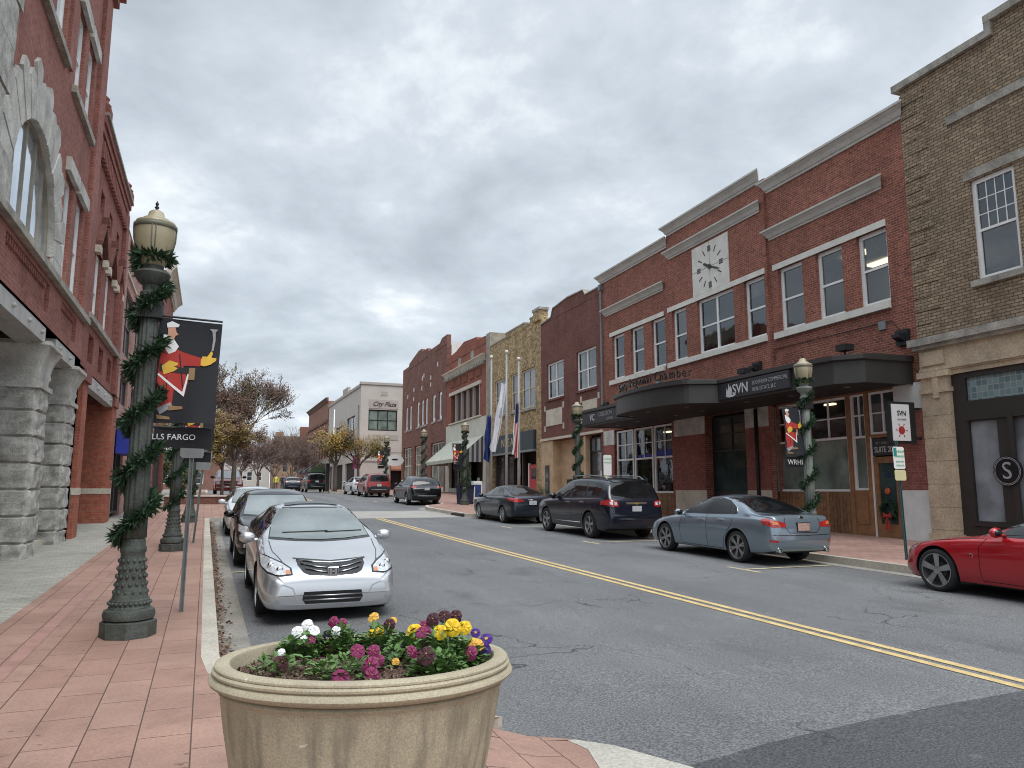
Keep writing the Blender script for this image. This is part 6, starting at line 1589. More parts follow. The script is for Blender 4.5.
def stone_column(s0, s1, d0, d1, z0, z1):
    g = G(); z = z0-.2; hgt = (z1-.85-z0+.2)/7
    for k in range(7):
        e = .02*rnd.uniform(-1, 1)
        # rock faced block: bulging grid on two visible faces
        def face(P, w, h_):
            n = 6; rr = []
            for j in range(n+1):
                row = []
                for i in range(n+1):
                    a, b = min(1, max(0, (i-.9)/(n-1.8))) if 0 < i < n else i/n, min(1, max(0, (j-.9)/(n-1.8))) if 0 < j < n else j/n; a = .02+.96*a if 0 < i < n else a; b = .04+.92*b if 0 < j < n else b; edge = min(a, 1-a, b, 1-b)
                    bulge = (.0 if edge == 0 else .030 + .045*rnd.random())
                    row.append(P(a, b, bulge))
                rr.append(row)
            g.grid(rr)
        zl, zh = z+k*hgt+.008, z+(k+1)*hgt-.008
        face(lambda a, b, q: SL(s0-q, d0+(d1-d0)*a, zl+(zh-zl)*b), 1, 1)
        face(lambda a, b, q: SL(s0+(s1-s0)*a, d1+q, zl+(zh-zl)*b), 1, 1)
        face(lambda a, b, q: SL(s1+q, d0+(d1-d0)*a, zl+(zh-zl)*b), 1, 1)
    g.box(SL, s0+.005, s1-.005, d0, d1-.005, z0-.4, z1-.6)
    o = g.make('stone_column', 'stone_rough', B)
    # capital with curled corners
    g = G(); zc = z1-.85; n = 10; rows = []
    for j in range(n+1):
        t = j/n; q = .02 + .19*(t**2.6) + (.03 if j == 3 else 0); zz_ = zc + .78*t; rows.append([SL(s0-q, d0-q, zz_), SL((s0+s1)/2, d0-q*.6, zz_), SL(s1+q, d0-q, zz_), SL(s1+q*.6, (d0+d1)/2, zz_), SL(s1+q, d1+q, zz_), SL((s0+s1)/2, d1+q*.6, zz_), SL(s0-q, d1+q, zz_), SL(s0-q*.6, (d0+d1)/2, zz_)])
    g.grid(rows, True, True)
    g.box(SL, s0-.21, s1+.21, d0-.21, d1+.21, z1-.08, z1); g.box(SL, s0-.09, s1+.09, d0-.09, d1+.09, zc-.07, zc+.03)
    for sx_, dy in () and ((s0-.22, d1+.22), (s1+.22, d1+.22), (s0-.22, d0-.22)):
        p = SL(sx_, dy, z1-.22); g.sphere(p, .13, 12, 8, (1, 1, 1.1)); g.sphere(SL(sx_, dy, z1-.42), .08, 10, 6)
    for i in range(0):
        for sd_ in (0, 1):
            a = (i+.5)/5; p = SL(s0-.10, d0+(d1-d0)*a, zc+.3) if sd_ else SL(s0+(s1-s0)*a, d1+.10, zc+.3)
            g.sphere(p, .09, 8, 6, (.8, .8, 2.2))
    autosmooth(g.make('capital', 'stone_grey', B), 50)
stone_column(17.1, 18.05, -.98, -.07, .42, 4.66); stone_column(20.5, 21.4, -.98, -.07, .50, 4.68)
stone_column(10.6, 11.7, -1.10, -.05, .35, 4.66)
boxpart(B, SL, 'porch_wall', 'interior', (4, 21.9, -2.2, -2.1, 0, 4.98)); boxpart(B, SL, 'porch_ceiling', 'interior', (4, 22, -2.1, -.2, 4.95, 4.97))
boxpart(B, SL, 'doorstep', 'stone_cream', (18.3, 20.3, -1.4, -.3, .3, .62))
for a in (6, 9, 12.5, 15.5, 19): boxpart(B, SL, 'dark_door', 'store_dark', (a, a+1.1, -2.1, -2.02, .5, 3.3))

B = thing('gothic_building', 'darker red brick building with pointed windows just beyond the granite columns', 'building', SL(25, 0, .5))
hs = [(22.55, 23.75, 6.4, 8.3), (24.75, 25.95, 6.4, 8.3), (26.85, 27.9, 6.4, 8.3)]
sq = [(22.6+k*1.85, 23.3+k*1.85, 9.35, 10.0) for k in range(3)]; lowp = [(22.4+k*2.0, 23.3+k*2.0, 5.15, 5.9) for k in range(3)]
g = G(); wall(g, SL, 21.4, 28.35, 4.90, 11.2, hs + sq + lowp, 0, .2); g.box(SL, 27.75, 28.4, -.1, .12, 4.9, 11.2); shell(g, SL, 21.4, 28.35, -.5, 11.2, 14)
g.make('wall', 'brick_dark', B)
boxpart(B, SL, 'recessed_panel', 'brick_wine', *[(a, b, -.2, -.12, c, e) for a, b, c, e in sq+lowp])
for a, b, c, e in hs:
    win(B, SL, a, b, c, e, .12, .08, glass='glass_bright', frame='frame_white', rail=.45)
    m_ = (a+b)/2; g = G()
    for t0, t1 in ((0, .5), (.5, 1)):
        pass
    P0, P1, P2 = (a-.15, e), (m_, e+.75), (b+.15, e)
    for q0, q1 in ((P0, P1), (P1, P2)): g.slab(SL, [q0, q1, (q1[0], q1[1]+.18), (q0[0], q0[1]+.18)], -.02, .14)
    g.slab(SL, [(a, e), (m_, e+.70), (b, e)], -.06, -.02); g.box(SL, m_-.09, m_+.09, 0, .2, e+.8, e+1.05); g.make('hood_mould', 'brick_wine', B)
    boxpart(B, SL, 'impost', 'stone_cream', (a-.3, a, -.02, .14, e-.2, e), (b, b+.3, -.02, .14, e-.2, e))
boxpart(B, SL, 'stone_course', 'stone_ledge', (21.56, 28.5, -.05, .14, 6.15, 6.30)); boxpart(B, SL, 'steel_beam', 'beam', (22.4, 28.3, -.2, .02, 4.50, 4.84))
g = G()
for s_ in (23, 24.6, 26.2, 27.6): g.sphere(SL(s_, .03, 4.67), .05, 8, 6)
g.make('beam_bolts', 'beam', B)
g = G()
for k in range(3): g.box(SL, 21.5, 28.4, -.2, .04+.05*k, 11.0+.22*k, 11.22+.22*k)
for k in range(22): g.box(SL, 21.7+k*.31, 21.86+k*.31, 0, .12, 10.55, 11.0)
g.make('cornice', 'brick_dark', B); boxpart(B, SL, 'coping', 'stone_ledge', (21.5, 28.5, -.3, .20, 11.66, 11.74))
for s_ in (21.9, 28.2): g = G(); g.box(SL, s_-.22, s_+.22, -.25, .19, 11.74, 12.0); g.lathe([(.18, 0), (.21, .1), (.13, .2), (.16, .3), (.04, .42)], 10, SL(s_, -.03, 12.0)); g.make('finial', 'brick_dark', B)
for a, b, d0 in ((21.95, 22.75, -.5), (28.3, 29.35, -.95)):
    boxpart(B, SL, 'brick_pier', 'brick_pier', (a, b, d0, .03, .2, 4.84)); boxpart(B, SL, 'pier_band', 'stone_cream', (a-.015, b+.015, d0-.0, .045, 1.62, 1.80)); boxpart(B, SL, 'pier_cap', 'brick_dark', (a-.08, b+.08, d0-.05, .10, 4.55, 4.84))
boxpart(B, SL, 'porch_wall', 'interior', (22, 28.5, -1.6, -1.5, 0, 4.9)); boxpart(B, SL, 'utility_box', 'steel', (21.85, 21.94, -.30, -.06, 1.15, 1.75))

B = thing('pink_brick_building', 'pinkish brick building with large grey windows beyond the pointed windows', 'building', SL(40, 0, .8))
hs = [(30.2+k*4.2, 33.0+k*4.2, 6.75, 9.2) for k in range(4)] + [(30.2+k*4.2, 33.0+k*4.2, 4.9, 6.0) for k in range(4)] + [(30.0, 33.0, .0, 4.3), (34.5, 38.0, 0, 4.3), (39, 48, 0, 4.3)]
g = G(); wall(g, SL, 28.4, 49.6, -.5, 10.75, hs, -.02, .25); g.box(SL, 28.4, 29.2, -.1, .1, 4.9, 10.7); shell(g, SL, 28.4, 49.6, -.5, 10.75, 14, -.02); g.make('wall', 'brick_pink', B)
boxpart(B, SL, 'coping', 'brick_wine', (28.4, 49.6, -.3, .08, 10.75, 10.90)); boxpart(B, SL, 'band', 'stone_cream', (29.3, 49.6, -.05, .04, 6.3, 6.42), (29.3, 49.6, -.05, .04, 9.6, 9.7))
for a, b, c, e in hs[:8]: win(B, SL, a, b, c, e, .1, .10, cols=2, rail=.5 if e > 8 else 0, frame='store_dark', glass='glass_bright', d=-.02)
for a, b, c, e in hs[8:]: shopwin(B, SL, a, b, .9, e, 3.4, 2, .12, frame='store_dark', glass='glass', mull_top=1)
g = G(); g.prism(SL, [(0, 4.05), (1.3, 3.35), (1.3, 3.05), (0, 3.05)], 30.2, 32.6); g.make('awning', 'blue_cloth', B)
B = thing('cornice_building', 'tall red building with a wide cream cornice behind the lamp globe', 'building', SL(55, 0, 1))
g = G(); wall(g, SL, 49.6, 60, -.5, 15.3, [(51+k*2.9, 52.6+k*2.9, 8.5, 12) for k in range(3)]+[(50.5, 59, 0, 5)], 0, .3); shell(g, SL, 49.6, 60, -.5, 15.2, 14); g.make('wall', 'brick_dark', B)
cornice(B, SL, 'cornice', 'stone_cream', 50.2, 59.5, 14.75, 2.0, 0)
for k in range(3): win(B, SL, 51+k*2.9, 52.6+k*2.9, 8.5, 12, .1, .12, frame='frame_white', glass='glass_bright')
boxpart(B, SL, 'shopfront_wall', 'interior', (50.5, 59, -.35, -.25, 0, 5))
# ------------------------------------------------------------------ lamp posts with garlands and banners
LAMPS = []
def lamp_post(label, X, Y, mat='post', detail=True, H=4.68):
    z = zg(Y)+.15; t = thing('street_lamp', label, 'street lamp', (X, Y, z), 'acorn street lamps along both kerbs')
    g = G()
    g.lathe([(0.001, .0), (0.265, .0), (0.265, .15), (0.239, .165), (0.001, .165)], 8, (X, Y, z))
    g.lathe([(0.210, .165), (0.239, .18), (0.248, .225), (0.235, .27), (0.197, .285), (0.197, .30)], 28, (X, Y, z))
    g.lathe([(0.197, .30), (0.189, .31), (0.189, .37), (0.172, .385)], 28, (X, Y, z))
    g.lathe([(0.172, .385), (0.147, .50), (0.130, .62), (0.118, .78), (0.113, .84), (0.126, .86), (0.126, .90), (0.113, .92), (0.113, .98), (0.097, 1.0)], 28, (X, Y, z))
    o = g.make('base', mat, t, uv=False); autosmooth(o, 40)
    if detail:
        g = G()
        for k in range(26):
            a = 2*pi*k/26; g.sphere((X+.192*cos(a), Y+.192*sin(a), z+.34), .02, 6, 4)
        for j in range(5):
            r = .155-.008*j
            for k in range(14):
                a = 2*pi*(k+.5*(j % 2))/14; g.sphere((X+r*cos(a), Y+r*sin(a), z+.45+.08*j), .017, 6, 4, (1, 1, 1.4))
        g.make('relief_pattern', mat, t, True, uv=False)
    g = G()
    fl = lambda a, zz: 1 + .055*cos(12*a)
    g.lathe([(.112, 1.0), (.108, 1.6), (.100, 2.4), (.092, 3.1), (.085, 3.62)], 96 if detail else 48, (X, Y, z), mod=fl)
    g.make('shaft', mat, t, True, uv=False)
    g = G(); g.lathe([(.085, 3.60), (.11, 3.62), (.11, 3.66), (.085, 3.68), (.09, 3.74), (.15, 3.80), (.185, 3.87), (.17, 3.90), (.11, 3.92), (.11, 3.97)], 28, (X, Y, z))
    o = g.make('capital', mat, t, uv=False); autosmooth(o, 40)
    g = G(); g.lathe([(.10, 3.95), (.125, 3.99), (.175, 4.12), (.205, 4.27), (.212, 4.38), (.205, 4.42)], 28, (X, Y, z)); gl = g.make('globe', 'globe', t, True, uv=False)
    g = G(); g.lathe([(.208, 4.38), (.222, 4.39), (.222, 4.435), (.205, 4.44)], 28, (X, Y, z))
    for a in (.0, pi/2, pi, 3*pi/2):
        for da in (-.09, .09):
            g.tube([(X+(r+.004)*cos(a+da), Y+(r+.004)*sin(a+da), z+h) for r, h in ((.125, 3.99), (.175, 4.12), (.205, 4.27), (.212, 4.39))], .006, 5)
    g.make('globe_band', 'band', gl, True, uv=False)
    g = G(); g.lathe([(.205, 4.43), (.20, 4.47), (.14, 4.49), (.135, 4.51), (.09, 4.535), (.075, 4.59), (.05, 4.61), (.001, 4.62)], 24, (X, Y, z)); g.make('globe_cap', 'globe', gl, True, uv=False)
    g = G(); g.lathe([(.022, 4.61), (.012, 4.63), (.026, 4.65), (.010, 4.67), (.02, 4.69), (.001, 4.73)], 10, (X, Y, z)); g.make('finial', 'black', t, True, uv=False)
    t.scale = (1, 1, .98)
    return t, z

def garland(label, X, Y, z, z0=.95, z1=3.95, turns=5.2, dens=1., seed=1, ph=0.):
    r_ = random.Random(seed); t = thing('garland', label, 'garland', (X, Y, z+z0), 'evergreen garlands wound round the street lamps')
    g = G(); n = int(420*dens); pts = []
    for i in range(n):
        u = i/n; a = ph + 2*pi*turns*u; zz = z0+(z1-z0)*u; r = .145-.03*u
        droop = .10*sin(a*1.0+1.3)
        p = Vector((X+r*cos(a), Y+r*sin(a), z+zz+droop*.3)); pts.append(p)
        k = int(13 if dens >= 1 else 9)
        for _ in range(k):
            d = Vector((r_.gauss(0, 1)+cos(a)*.9, r_.gauss(0, 1)+sin(a)*.9, r_.gauss(0, 1)-.35)).normalized()
            l = .100*r_.uniform(.45, 1.45); w = l*.10
            s_ = d.cross(Vector((r_.random(), r_.random(), r_.random()))).normalized()*w
            b = p+d*.01
            g.face([b-s_*.5, b+d*l*.55-s_, b+d*l, b+d*l*.55+s_, b+s_*.5])
    for i in range(40):                                        # ring of greenery under the globe
        a = 2*pi*i/40; p = Vector((X+.13*cos(a), Y+.13*sin(a), z+3.98))
        for _ in range(8):
            d = Vector((r_.gauss(0, .8)+cos(a), r_.gauss(0, .8)+sin(a), r_.gauss(0, .7))).normalized(); l = .13*r_.uniform(.6, 1.2)
            s_ = d.cross(Vector((r_.random(), r_.random(), r_.random()))).normalized()*l*.13
            g.face([p-s_*.5, p+d*l*.55-s_, p+d*l, p+d*l*.55+s_, p+s_*.5])
    g.make('greenery', 'needles', t, uv=False)
    g = G(); g.tube(pts[::3], .02, 5); g.make('core', 'needles', t, True, uv=False)
    return t

def banner(label, X, Y, z, dirx, words, text_size=.12, seed=0, mirror=1, full=True, toff=0.):
    """two arms and a cloth; the printed figure is built as flat shapes on the cloth"""
    t = thing('street_banner', label, 'banner', (X, Y, z+2.4), 'black banners hung from the street lamps')
    w, a0 = .64, .10; zt_, zb_ = 3.33, 2.18
    def wav(u, v): return .055*sin(3*u+1.2*v+seed)*(.4+v) + .02*sin(7*u*v+seed) - .05*v*v
    def T(u, v, off=0.):                                       # u 0..1 away from the post, v 0 top .. 1 bottom
        sag = .05*sin(pi*u)*(1-v)*0 + .03*u*(1-v)
        return (X+dirx*(a0+w*u*(1-.06*v)), Y-.02+wav(u, v)-off, z+zt_-sag-(zt_-zb_)*v)
    g = G(); g.tube([(X, Y, z+3.35), (X+dirx*(a0+w), Y, z+3.33)], .012, 8); g.make('arm', 'black', t, uv=False); g = G(); g.tube([(X, Y, z+2.14), (X+dirx*(a0+w*.9), Y, z+2.13)], .012, 8); g.make('arm', 'black', t, uv=False); g = G()
    g.box(W, X-.13, X+.13, Y-.13, Y+.13, z+3.30, z+3.48); g.make('clamp', 'black', t, uv=False)
    g = G(); g.grid([[T(i/20, j/24) for i in range(21)] for j in range(25)]); cl = g.make('cloth', 'bannercloth', t, True, uv=False)
    if full:
        # facing the viewer; mirror=-1 flips the figure to keep it upright and looking the same way
        def shp(name, mat, poly, off):
            q = [(u if mirror > 0 else 1-u, v) for u, v in poly]
            bm = bmesh.new(); bm.faces.new([bm.verts.new((u, v, 0)) for u, v in q])
            for ax in (0, 1):
                lo = min(p[ax] for p in q); hi = max(p[ax] for p in q); n = int((hi-lo)/.06)
                for i in range(1, n+1):
                    c_ = [0, 0, 0]; c_[ax] = lo+(hi-lo)*i/(n+1); no = [0, 0, 0]; no[ax] = 1
                    bmesh.ops.bisect_plane(bm, geom=bm.verts[:]+bm.edges[:]+bm.faces[:], plane_co=c_, plane_no=no)
            of = OFF[t.name]
            for v_ in bm.verts: v_.co = Vector(T(v_.co.x, v_.co.y, off))-of
            me = bpy.data.meshes.new(name); bm.to_mesh(me); bm.free(); me.materials.append(M[mat])
            o = bpy.data.objects.new(name, me); COL.objects.link(o); o.parent = cl; OFF[o.name] = of
        shp('printed_coat', 'red_cloth', [(.10, .24), (.40, .31), (.70, .355), (.70, .44), (.42, .44), (.52, .60), (.48, .73), (.30, .68), (.08, .80), (.02, .62), (.04, .40)], .006)
        shp('printed_leg', 'red_cloth', [(.06, .66), (.30, .66), (.28, .86), (.05, .86)], .006)
        shp('printed_trim', 'white_print', [(.02, .545), (.04, .53), (.44, .70), (.52, .46), (.54, .47), (.47, .745)], .009)
        shp('printed_beard', 'white_print', [(.08, .16), (.20, .16), (.33, .26), (.28, .31), (.18, .34), (.08, .28)], .009)
        shp('printed_face', 'skin_print', [(.14, .07), (.26, .08), (.28, .14), (.24, .20), (.15, .19)], .010)
        shp('printed_hat', 'white_print', [(.12, .05), (.20, .025), (.32, .05), (.30, .075), (.13, .09)], .012)
        shp('printed_belt', 'black', [(.05, .44), (.56, .47), (.56, .52), (.05, .51)], .010)
        shp('printed_fold', 'bannercloth', [(.34, .33), (.36, .33), (.45, .66), (.43, .66)], .0085)
        shp('printed_fold', 'bannercloth', [(.16, .56), (.175, .56), (.20, .76), (.185, .76)], .0085)
        shp('printed_nose', 'skin_print', [(.27, .12), (.31, .145), (.27, .16)], .011)
        shp('printed_glove', 'yellow_print', [(.08, .46), (.20, .40), (.34, .42), (.33, .44), (.27, .455), (.34, .47), (.28, .50), (.12, .54)], .012)
        shp('printed_glove', 'yellow_print', [(.70, .38), (.72, .34), (.80, .34), (.86, .28), (.885, .30), (.87, .35), (.95, .35), (.945, .38), (.86, .42), (.76, .44), (.70, .43)], .012)
        shp('printed_bell', 'grey_print', [(.80, .06), (.94, .06), (.90, .09), (.91, .17), (.89, .28), (.86, .28), (.87, .17), (.85, .09)], .010)
        shp('printed_bag', 'brown_print', [(.52, .46), (.62, .46), (.62, .58), (.52, .58)], .011)
        shp('printed_shoe', 'brown_print', [(.22, .83), (.46, .84), (.47, .865), (.24, .88)], .010)
        shp('printed_shoe', 'brown_print', [(.04, .92), (.26, .94), (.27, .965), (.06, .96)], .010)
        shp('printed_cuff', 'grey_print', [(.04, .86), (.26, .80), (.30, .84), (.10, .92)], .008)
    g = G()
    def T2(u, v, off=0.): return (X+dirx*(a0+.02+w*.88*u), Y-.02+.03*sin(4*u+seed)-off+.03*v, z+2.14-.02*u-.21*v)
    g.grid([[T2(i/14, j/6) for i in range(15)] for j in range(7)]); s2 = g.make('name_strip', 'bannercloth', t, True, uv=False)
    if words:
        p = T2(.5 + toff, .5, .045)
        text(s2, W, p[0], p[1], p[2], words, text_size, 'text_white', flip=1, ext=.001)
    return t

LL = [(-.655, 8.82, 'acorn street lamp with dark flared base nearest the camera on the pink pavement', 'thick evergreen garland round the nearest lamp on the pink pavement', 'post', 1.0),
      (-.60, 18.15, 'second street lamp along the left pavement behind the sign pole', 'garland round the second lamp of the left pavement', 'post', .7),
      (-.45, 28.2, 'third street lamp of the left pavement, near the blue awning', 'garland round the third lamp of the left pavement', 'post', .5)]
for i, (X, Y, l1, l2, mt, dn) in enumerate(LL):
    t, z = lamp_post(l1, X, Y, mt, i < 2)
    garland(l2, X, Y, z, seed=i+3, dens=dn, ph=2.2+i, z0=.95)
    if i == 0: banner('large black banner with a red coated man and gloves on the nearest left lamp', X, Y, z, 1, 'WELLS FARGO', .086, .4, toff=-.27)
    elif i == 1: banner('black banner on the second left lamp, mostly behind the first banner', X, Y, z, 1, 'WELLS FARGO', .07, 1.4, toff=-.2)
RL = [(13.17, 13.87, 'pale green street lamp before the wide shop window of the clock building', 'garland winding down the pale green lamp by the grey blue saloon', 'post_pale', .9),
      (13.17, 25.8, 'street lamp standing before the tan plywood shopfront', 'garland round the lamp before the plywood shopfront', 'post', .7),
      (13.17, 39.4, 'street lamp beside the cream awning and navy bin', 'garland round the lamp beside the cream awning', 'post', .5),
      (13.17, 47.9, 'street lamp before the brown brick building', 'garland round the lamp before the brown brick building', 'post', .4),
      (13.17, 59.0, 'street lamp before the pale corner building', 'garland round the lamp before the pale corner building', 'post', .4)]
for i, (X, Y, l1, l2, mt, dn) in enumerate(RL):
    t, z = lamp_post(l1, X, Y, mt, False)
    garland(l2, X, Y, z, seed=i+13, dens=dn, ph=1.0+i*1.3, z0=.75)
    if i == 0: banner('black banner with red coated man hanging over the grey blue saloon', X, Y, z, -1, 'WRHI', .17, 2.0, mirror=-1, toff=.1)
    if i == 2: banner('black banner with red coated man in front of the cream awning', X, Y, z, -1, '', .1, .5, mirror=-1)
    if i == 4: banner('black banner with red coated man before the pale corner building', X, Y, z, -1, '', .1, 1.5, mirror=-1)

# ------------------------------------------------------------------ signs on poles
def sign_pole(name, label, X, Y, H, plates, lean=(0, 0), pm='steel', z=None):
    z = zg(Y)+.15 if z is None else z; t = thing(name, label, 'street sign', (X, Y, z))
    g = G()
    for sg in (-1, 1):
        g.box(lambda a, b, c: (X+a+lean[0]*(c/H), Y+b+lean[1]*(c/H), z+c), sg*.020-.006, sg*.020+.006, -.018, .012, -.02, H)
    g.box(lambda a, b, c: (X+a+lean[0]*(c/H), Y+b+lean[1]*(c/H), z+c), -.026, .026, .010, .018, -.02, H)
    g.make('pole', pm, t, uv=False)
    for (w, z0, z1, mat, yoff) in plates:
        g = G(); T = lambda a, b, c: (X+a+lean[0]*(c/H), Y+b, z+c); r = .03
        poly = [(-w/2+r, z0), (w/2-r, z0), (w/2, z0+r), (w/2, z1-r), (w/2-r, z1), (-w/2+r, z1), (-w/2, z1-r), (-w/2, z0+r)]
        g.slab(T, poly, yoff-.003, yoff); g.make('sign_plate', mat, t, uv=False)
    return t, z
M['sign_back'] = plain('bare_sign_back', (.27, .28, .28), .5, .1, 6, metal=.3)
sign_pole('parking_sign', 'grey backed parking sign on a steel post beside the nearest left lamp', -.19, 10.1, 2.20, [(.27, 1.84, 2.16, 'sign_back', -.02)], (.02, 0))
sign_pole('parking_sign', 'leaning parking sign post farther up the pink pavement, left of the white saloon', -.20, 20.0, 2.25, [(.33, 1.75, 2.2, 'sign_back', -.02)], (.16, 0))
M['pole_green'] = plain('green_steel_post', (.045, .10, .105), .5, .15, 8)
t, z = sign_pole('parking_sign', 'white and green two hour parking sign on a green post by the red coupe', 13.46, 11.58, 2.45, [(.32, 1.86, 2.32, 'white_print', -.035), (.32, 1.62, 1.84, plain('pale_yellow_plate', (.62, .58, .33), .5, .05), -.035)], (-.07, 0), 'pole_green')
for s_, zz_, sz in (('2 HOUR', 2.22, .075), ('PARKING', 2.12, .065), ('8AM-5PM', 2.01, .055), ('MON-FRI', 1.93, .055)): text(t, W, 13.46-.06+.02, 11.58-.045, z+zz_, s_, sz, 'green_sign', flip=1, ext=.001)
g = G(); T = lambda a, b, c: (13.46-.06+a, 11.58+b, z+c); g.slab(T, [(-.145, 2.12), (-.06, 2.12), (-.06, 2.30), (-.145, 2.30)], -.042, -.038); g.make('sign_symbol', plain('sign_teal', (.03, .22, .24), .5, 0), t, uv=False)
t, z = sign_pole('parking_sign', 'small white and green parking sign before the lamp by the plywood shopfront', 13.1, 23.4, 2.45, [(.32, 1.70, 2.42, 'white_print', -.035), (.32, 1.46, 1.68, plain('pale_yellow_plate', (.62, .58, .33), .5, .05), -.035)], (0, 0), 'pole_green')
for s_, zz_, sz in (('2 HOUR', 2.28, .08), ('PARKING', 2.15, .07)): text(t, W, 13.1, 23.4-.045, z+zz_, s_, sz, 'green_sign', flip=1, ext=.001)

# ------------------------------------------------------------------ flagpoles and flags
FP = [(14.5, 38.85, 9.05, 'northernmost flagpole'), (14.5, 36.55, 8.95, ''), (14.5, 34.87, 8.3, '')]
labs = ['white flagpole flying the dark blue flag, leftmost of three', 'white flagpole flying the white flag, middle of three', 'white flagpole flying the striped flag, rightmost of three']
for (X, Y, zt_, _), lb in zip(FP, labs):
    z = zg(Y)+.15; t = thing('flagpole', lb, 'flagpole', (X, Y, z), 'three flagpoles by the yellow brick building')
    g = G(); g.tube([(X, Y, z), (X, Y, z+3), (X, Y, zt_)], [.085, .075, .05], 14); g.lathe([(.16, 0), (.16, .1), (.1, .2)], 14, (X, Y, z)); g.make('pole', plain('pole_white', (.30, .29, .27), .4, .1), t, True, uv=False)
    g = G(); g.sphere((X, Y, zt_+.08), .10, 12, 8); g.make('ball', 'sill_white', t, True, uv=False)
def flag(name, label, X, Y, z_top, length, width, slant, mats, stripes=None, seed=0):
    """a limp flag: folds gathered near the pole, hanging down"""
    t = thing(name, label, 'flag', (X, Y, z_top), 'flags on the three flagpoles')
    def P(u, v):        # u across folds, v down
        x = X-.05-(width*(u)*(.5+.5*v)*(1+.15*sin(5*v))) - slant*v**1.4
        y = Y - .10 - .10*sin(9*u+2.2*v+seed)*(.35+v) - .04*sin(4*v*3+u*5)
        return (x, y, z_top-length*v*(1-.08*u)+.05*sin(u*9))
    n, m = 18, 26
    for k, mt in enumerate(mats):
        g = G(); a, b = k/len(mats), (k+1)/len(mats); q = max(3, int(n/len(mats)))
        g.grid([[P(a+(b-a)*i/q, j/m) for i in range(q+1)] for j in range(m+1)]); g.make('cloth', mt, t, True, uv=False)
    return t, P
flag('flag', 'dark blue flag hanging limp on the left flagpole', 14.5, 38.85, 5.8, 2.6, .38, .08, [plain('deep_blue_cloth', (.010, .025, .13), .8, .3, 3)], seed=1)
t, P_ = flag('flag', 'white flag blowing left from the middle flagpole', 14.5, 36.55, 7.3, 3.7, .50, .55, [plain('white_flag_cloth', (.62, .63, .66), .8, .1, 2)], seed=3)
g = G(); g.grid([[Vector(P_(.3+.07*i, .35+.03*j))-Vector((0, .03, 0)) for i in range(5)] for j in range(6)]); g.make('emblem', 'grey_print', t, uv=False)
t, P_ = flag('flag', 'red and white striped flag with blue canton hanging on the right flagpole', 14.5, 34.87, 6.1, 2.85, .34, .04, ['red_cloth', 'white_print']*4, seed=5)
g = G(); g.grid([[Vector(P_(.02+.05*i, .0+.04*j))-Vector((0, .025, 0)) for i in range(15)] for j in range(10)]); g.make('canton', plain('flag_navy', (.02, .025, .10), .8, .1), t, uv=False)

# ------------------------------------------------------------------ kerbside things
def bx(parent, name, mat, *bs):
    g = G()
    for b in bs: g.box(W, *b)
    return g.make(name, mat, parent, uv=False)
z = zg(40.4)+.15
t = thing('square_planter', 'tall square navy planter with a clipped shrub at the lamp by the awning', 'planter', (13.55, 40.45, z))
g = G(); g.prism(lambda a, b, c: (13.55+b, 40.45+a, z+c), [(-.36, 0), (.36, 0), (.42, 1.02), (-.42, 1.02)], -.36, .36); g.box(W, 13.1, 14.0, 40.03, 40.87, z+.98, z+1.06); g.make('tub', 'navy', t, uv=False)
g = G(); r2 = random.Random(5)
for k in range(900):
    a = r2.random()*6.28; h = r2.random(); rr = .36*(1-.75*h)*sqrt(r2.random()); tuft(g, (13.55+rr*cos(a), 40.45+rr*sin(a), z+1.05+1.3*h), .11, 4)
g.make('foliage', 'needles', t, uv=False)
z = zg(41.5)+.15
t = thing('newspaper_box', 'white framed newspaper box with a blue door beside the navy planter', 'newspaper box', (14.6, 41.5, z))
bx(t, 'cabinet', 'frame_white', (14.33, 14.87, 41.25, 41.7, z+.22, z+1.18), (14.33, 14.87, 41.3, 41.66, z+1.18, z+1.26)); bx(t, 'door', plain('blue_box_paint', (.03, .06, .20), .4, .2, 4), (14.42, 14.78, 41.235, 41.25, z+.35, z+1.05)); bx(t, 'leg', 'steel', (14.5, 14.7, 41.4, 41.6, z, z+.22)); bx(t, 'base', 'steel', (14.35, 14.85, 41.28, 41.7, z, z+.04)); bx(t, 'coin_box', 'steel', (14.6, 14.72, 41.3, 41.42, z+1.26, z+1.45))
z = zg(50.8)+.15
t = thing('sandwich_board', 'green and white sandwich board on the pavement behind the red SUV', 'sandwich board', (12.95, 51, z))
for sg in (-1, 1):
    g = G(); T = lambda a, b, c: (12.95+a, 51.2+b+sg*(.32-.26*c), z+c)
    g.box(T, -.42, .42, -.02, .02, .0, 1.15); p = g.make('panel', 'frame_white', t, uv=False); g = G(); g.box(T, -.34, .34, -.028, .028, .15, 1.02); g.make('poster', 'green_sign', p, uv=False); g = G(); g.box(T, -.2, .2, -.034, .034, .65, .72); g.box(T, -.15, .15, -.034, .034, .5, .56); g.make('poster_print', 'white_print', p, uv=False)
# utility post with a lantern box and a thin white pole near the yellow tree
z = zg(66)+.15
t = thing('kiosk_post', 'dark square post with a pale cap beside the yellow tree', 'post', (9.75, 66.6, z))
bx(t, 'post', 'black', (9.6, 9.9, 66.4, 66.7, z, z+2.4)); g = G(); g.lathe([(.5, 2.4), (.5, 2.5), (.3, 2.75), (.2, 2.8)], 4, (9.75, 66.55, z)); g.make('cap', 'stone_grey', t, uv=False)
t = thing('flagpole', 'thin white pole rising through the yellow leaved tree', 'pole', (10.3, 67, z))
g = G(); g.tube([(10.3, 67.4, z), (10.3, 67.4, z+7.2)], [.08, .05], 10); g.make('pole', 'frame_white', t, True, uv=False)
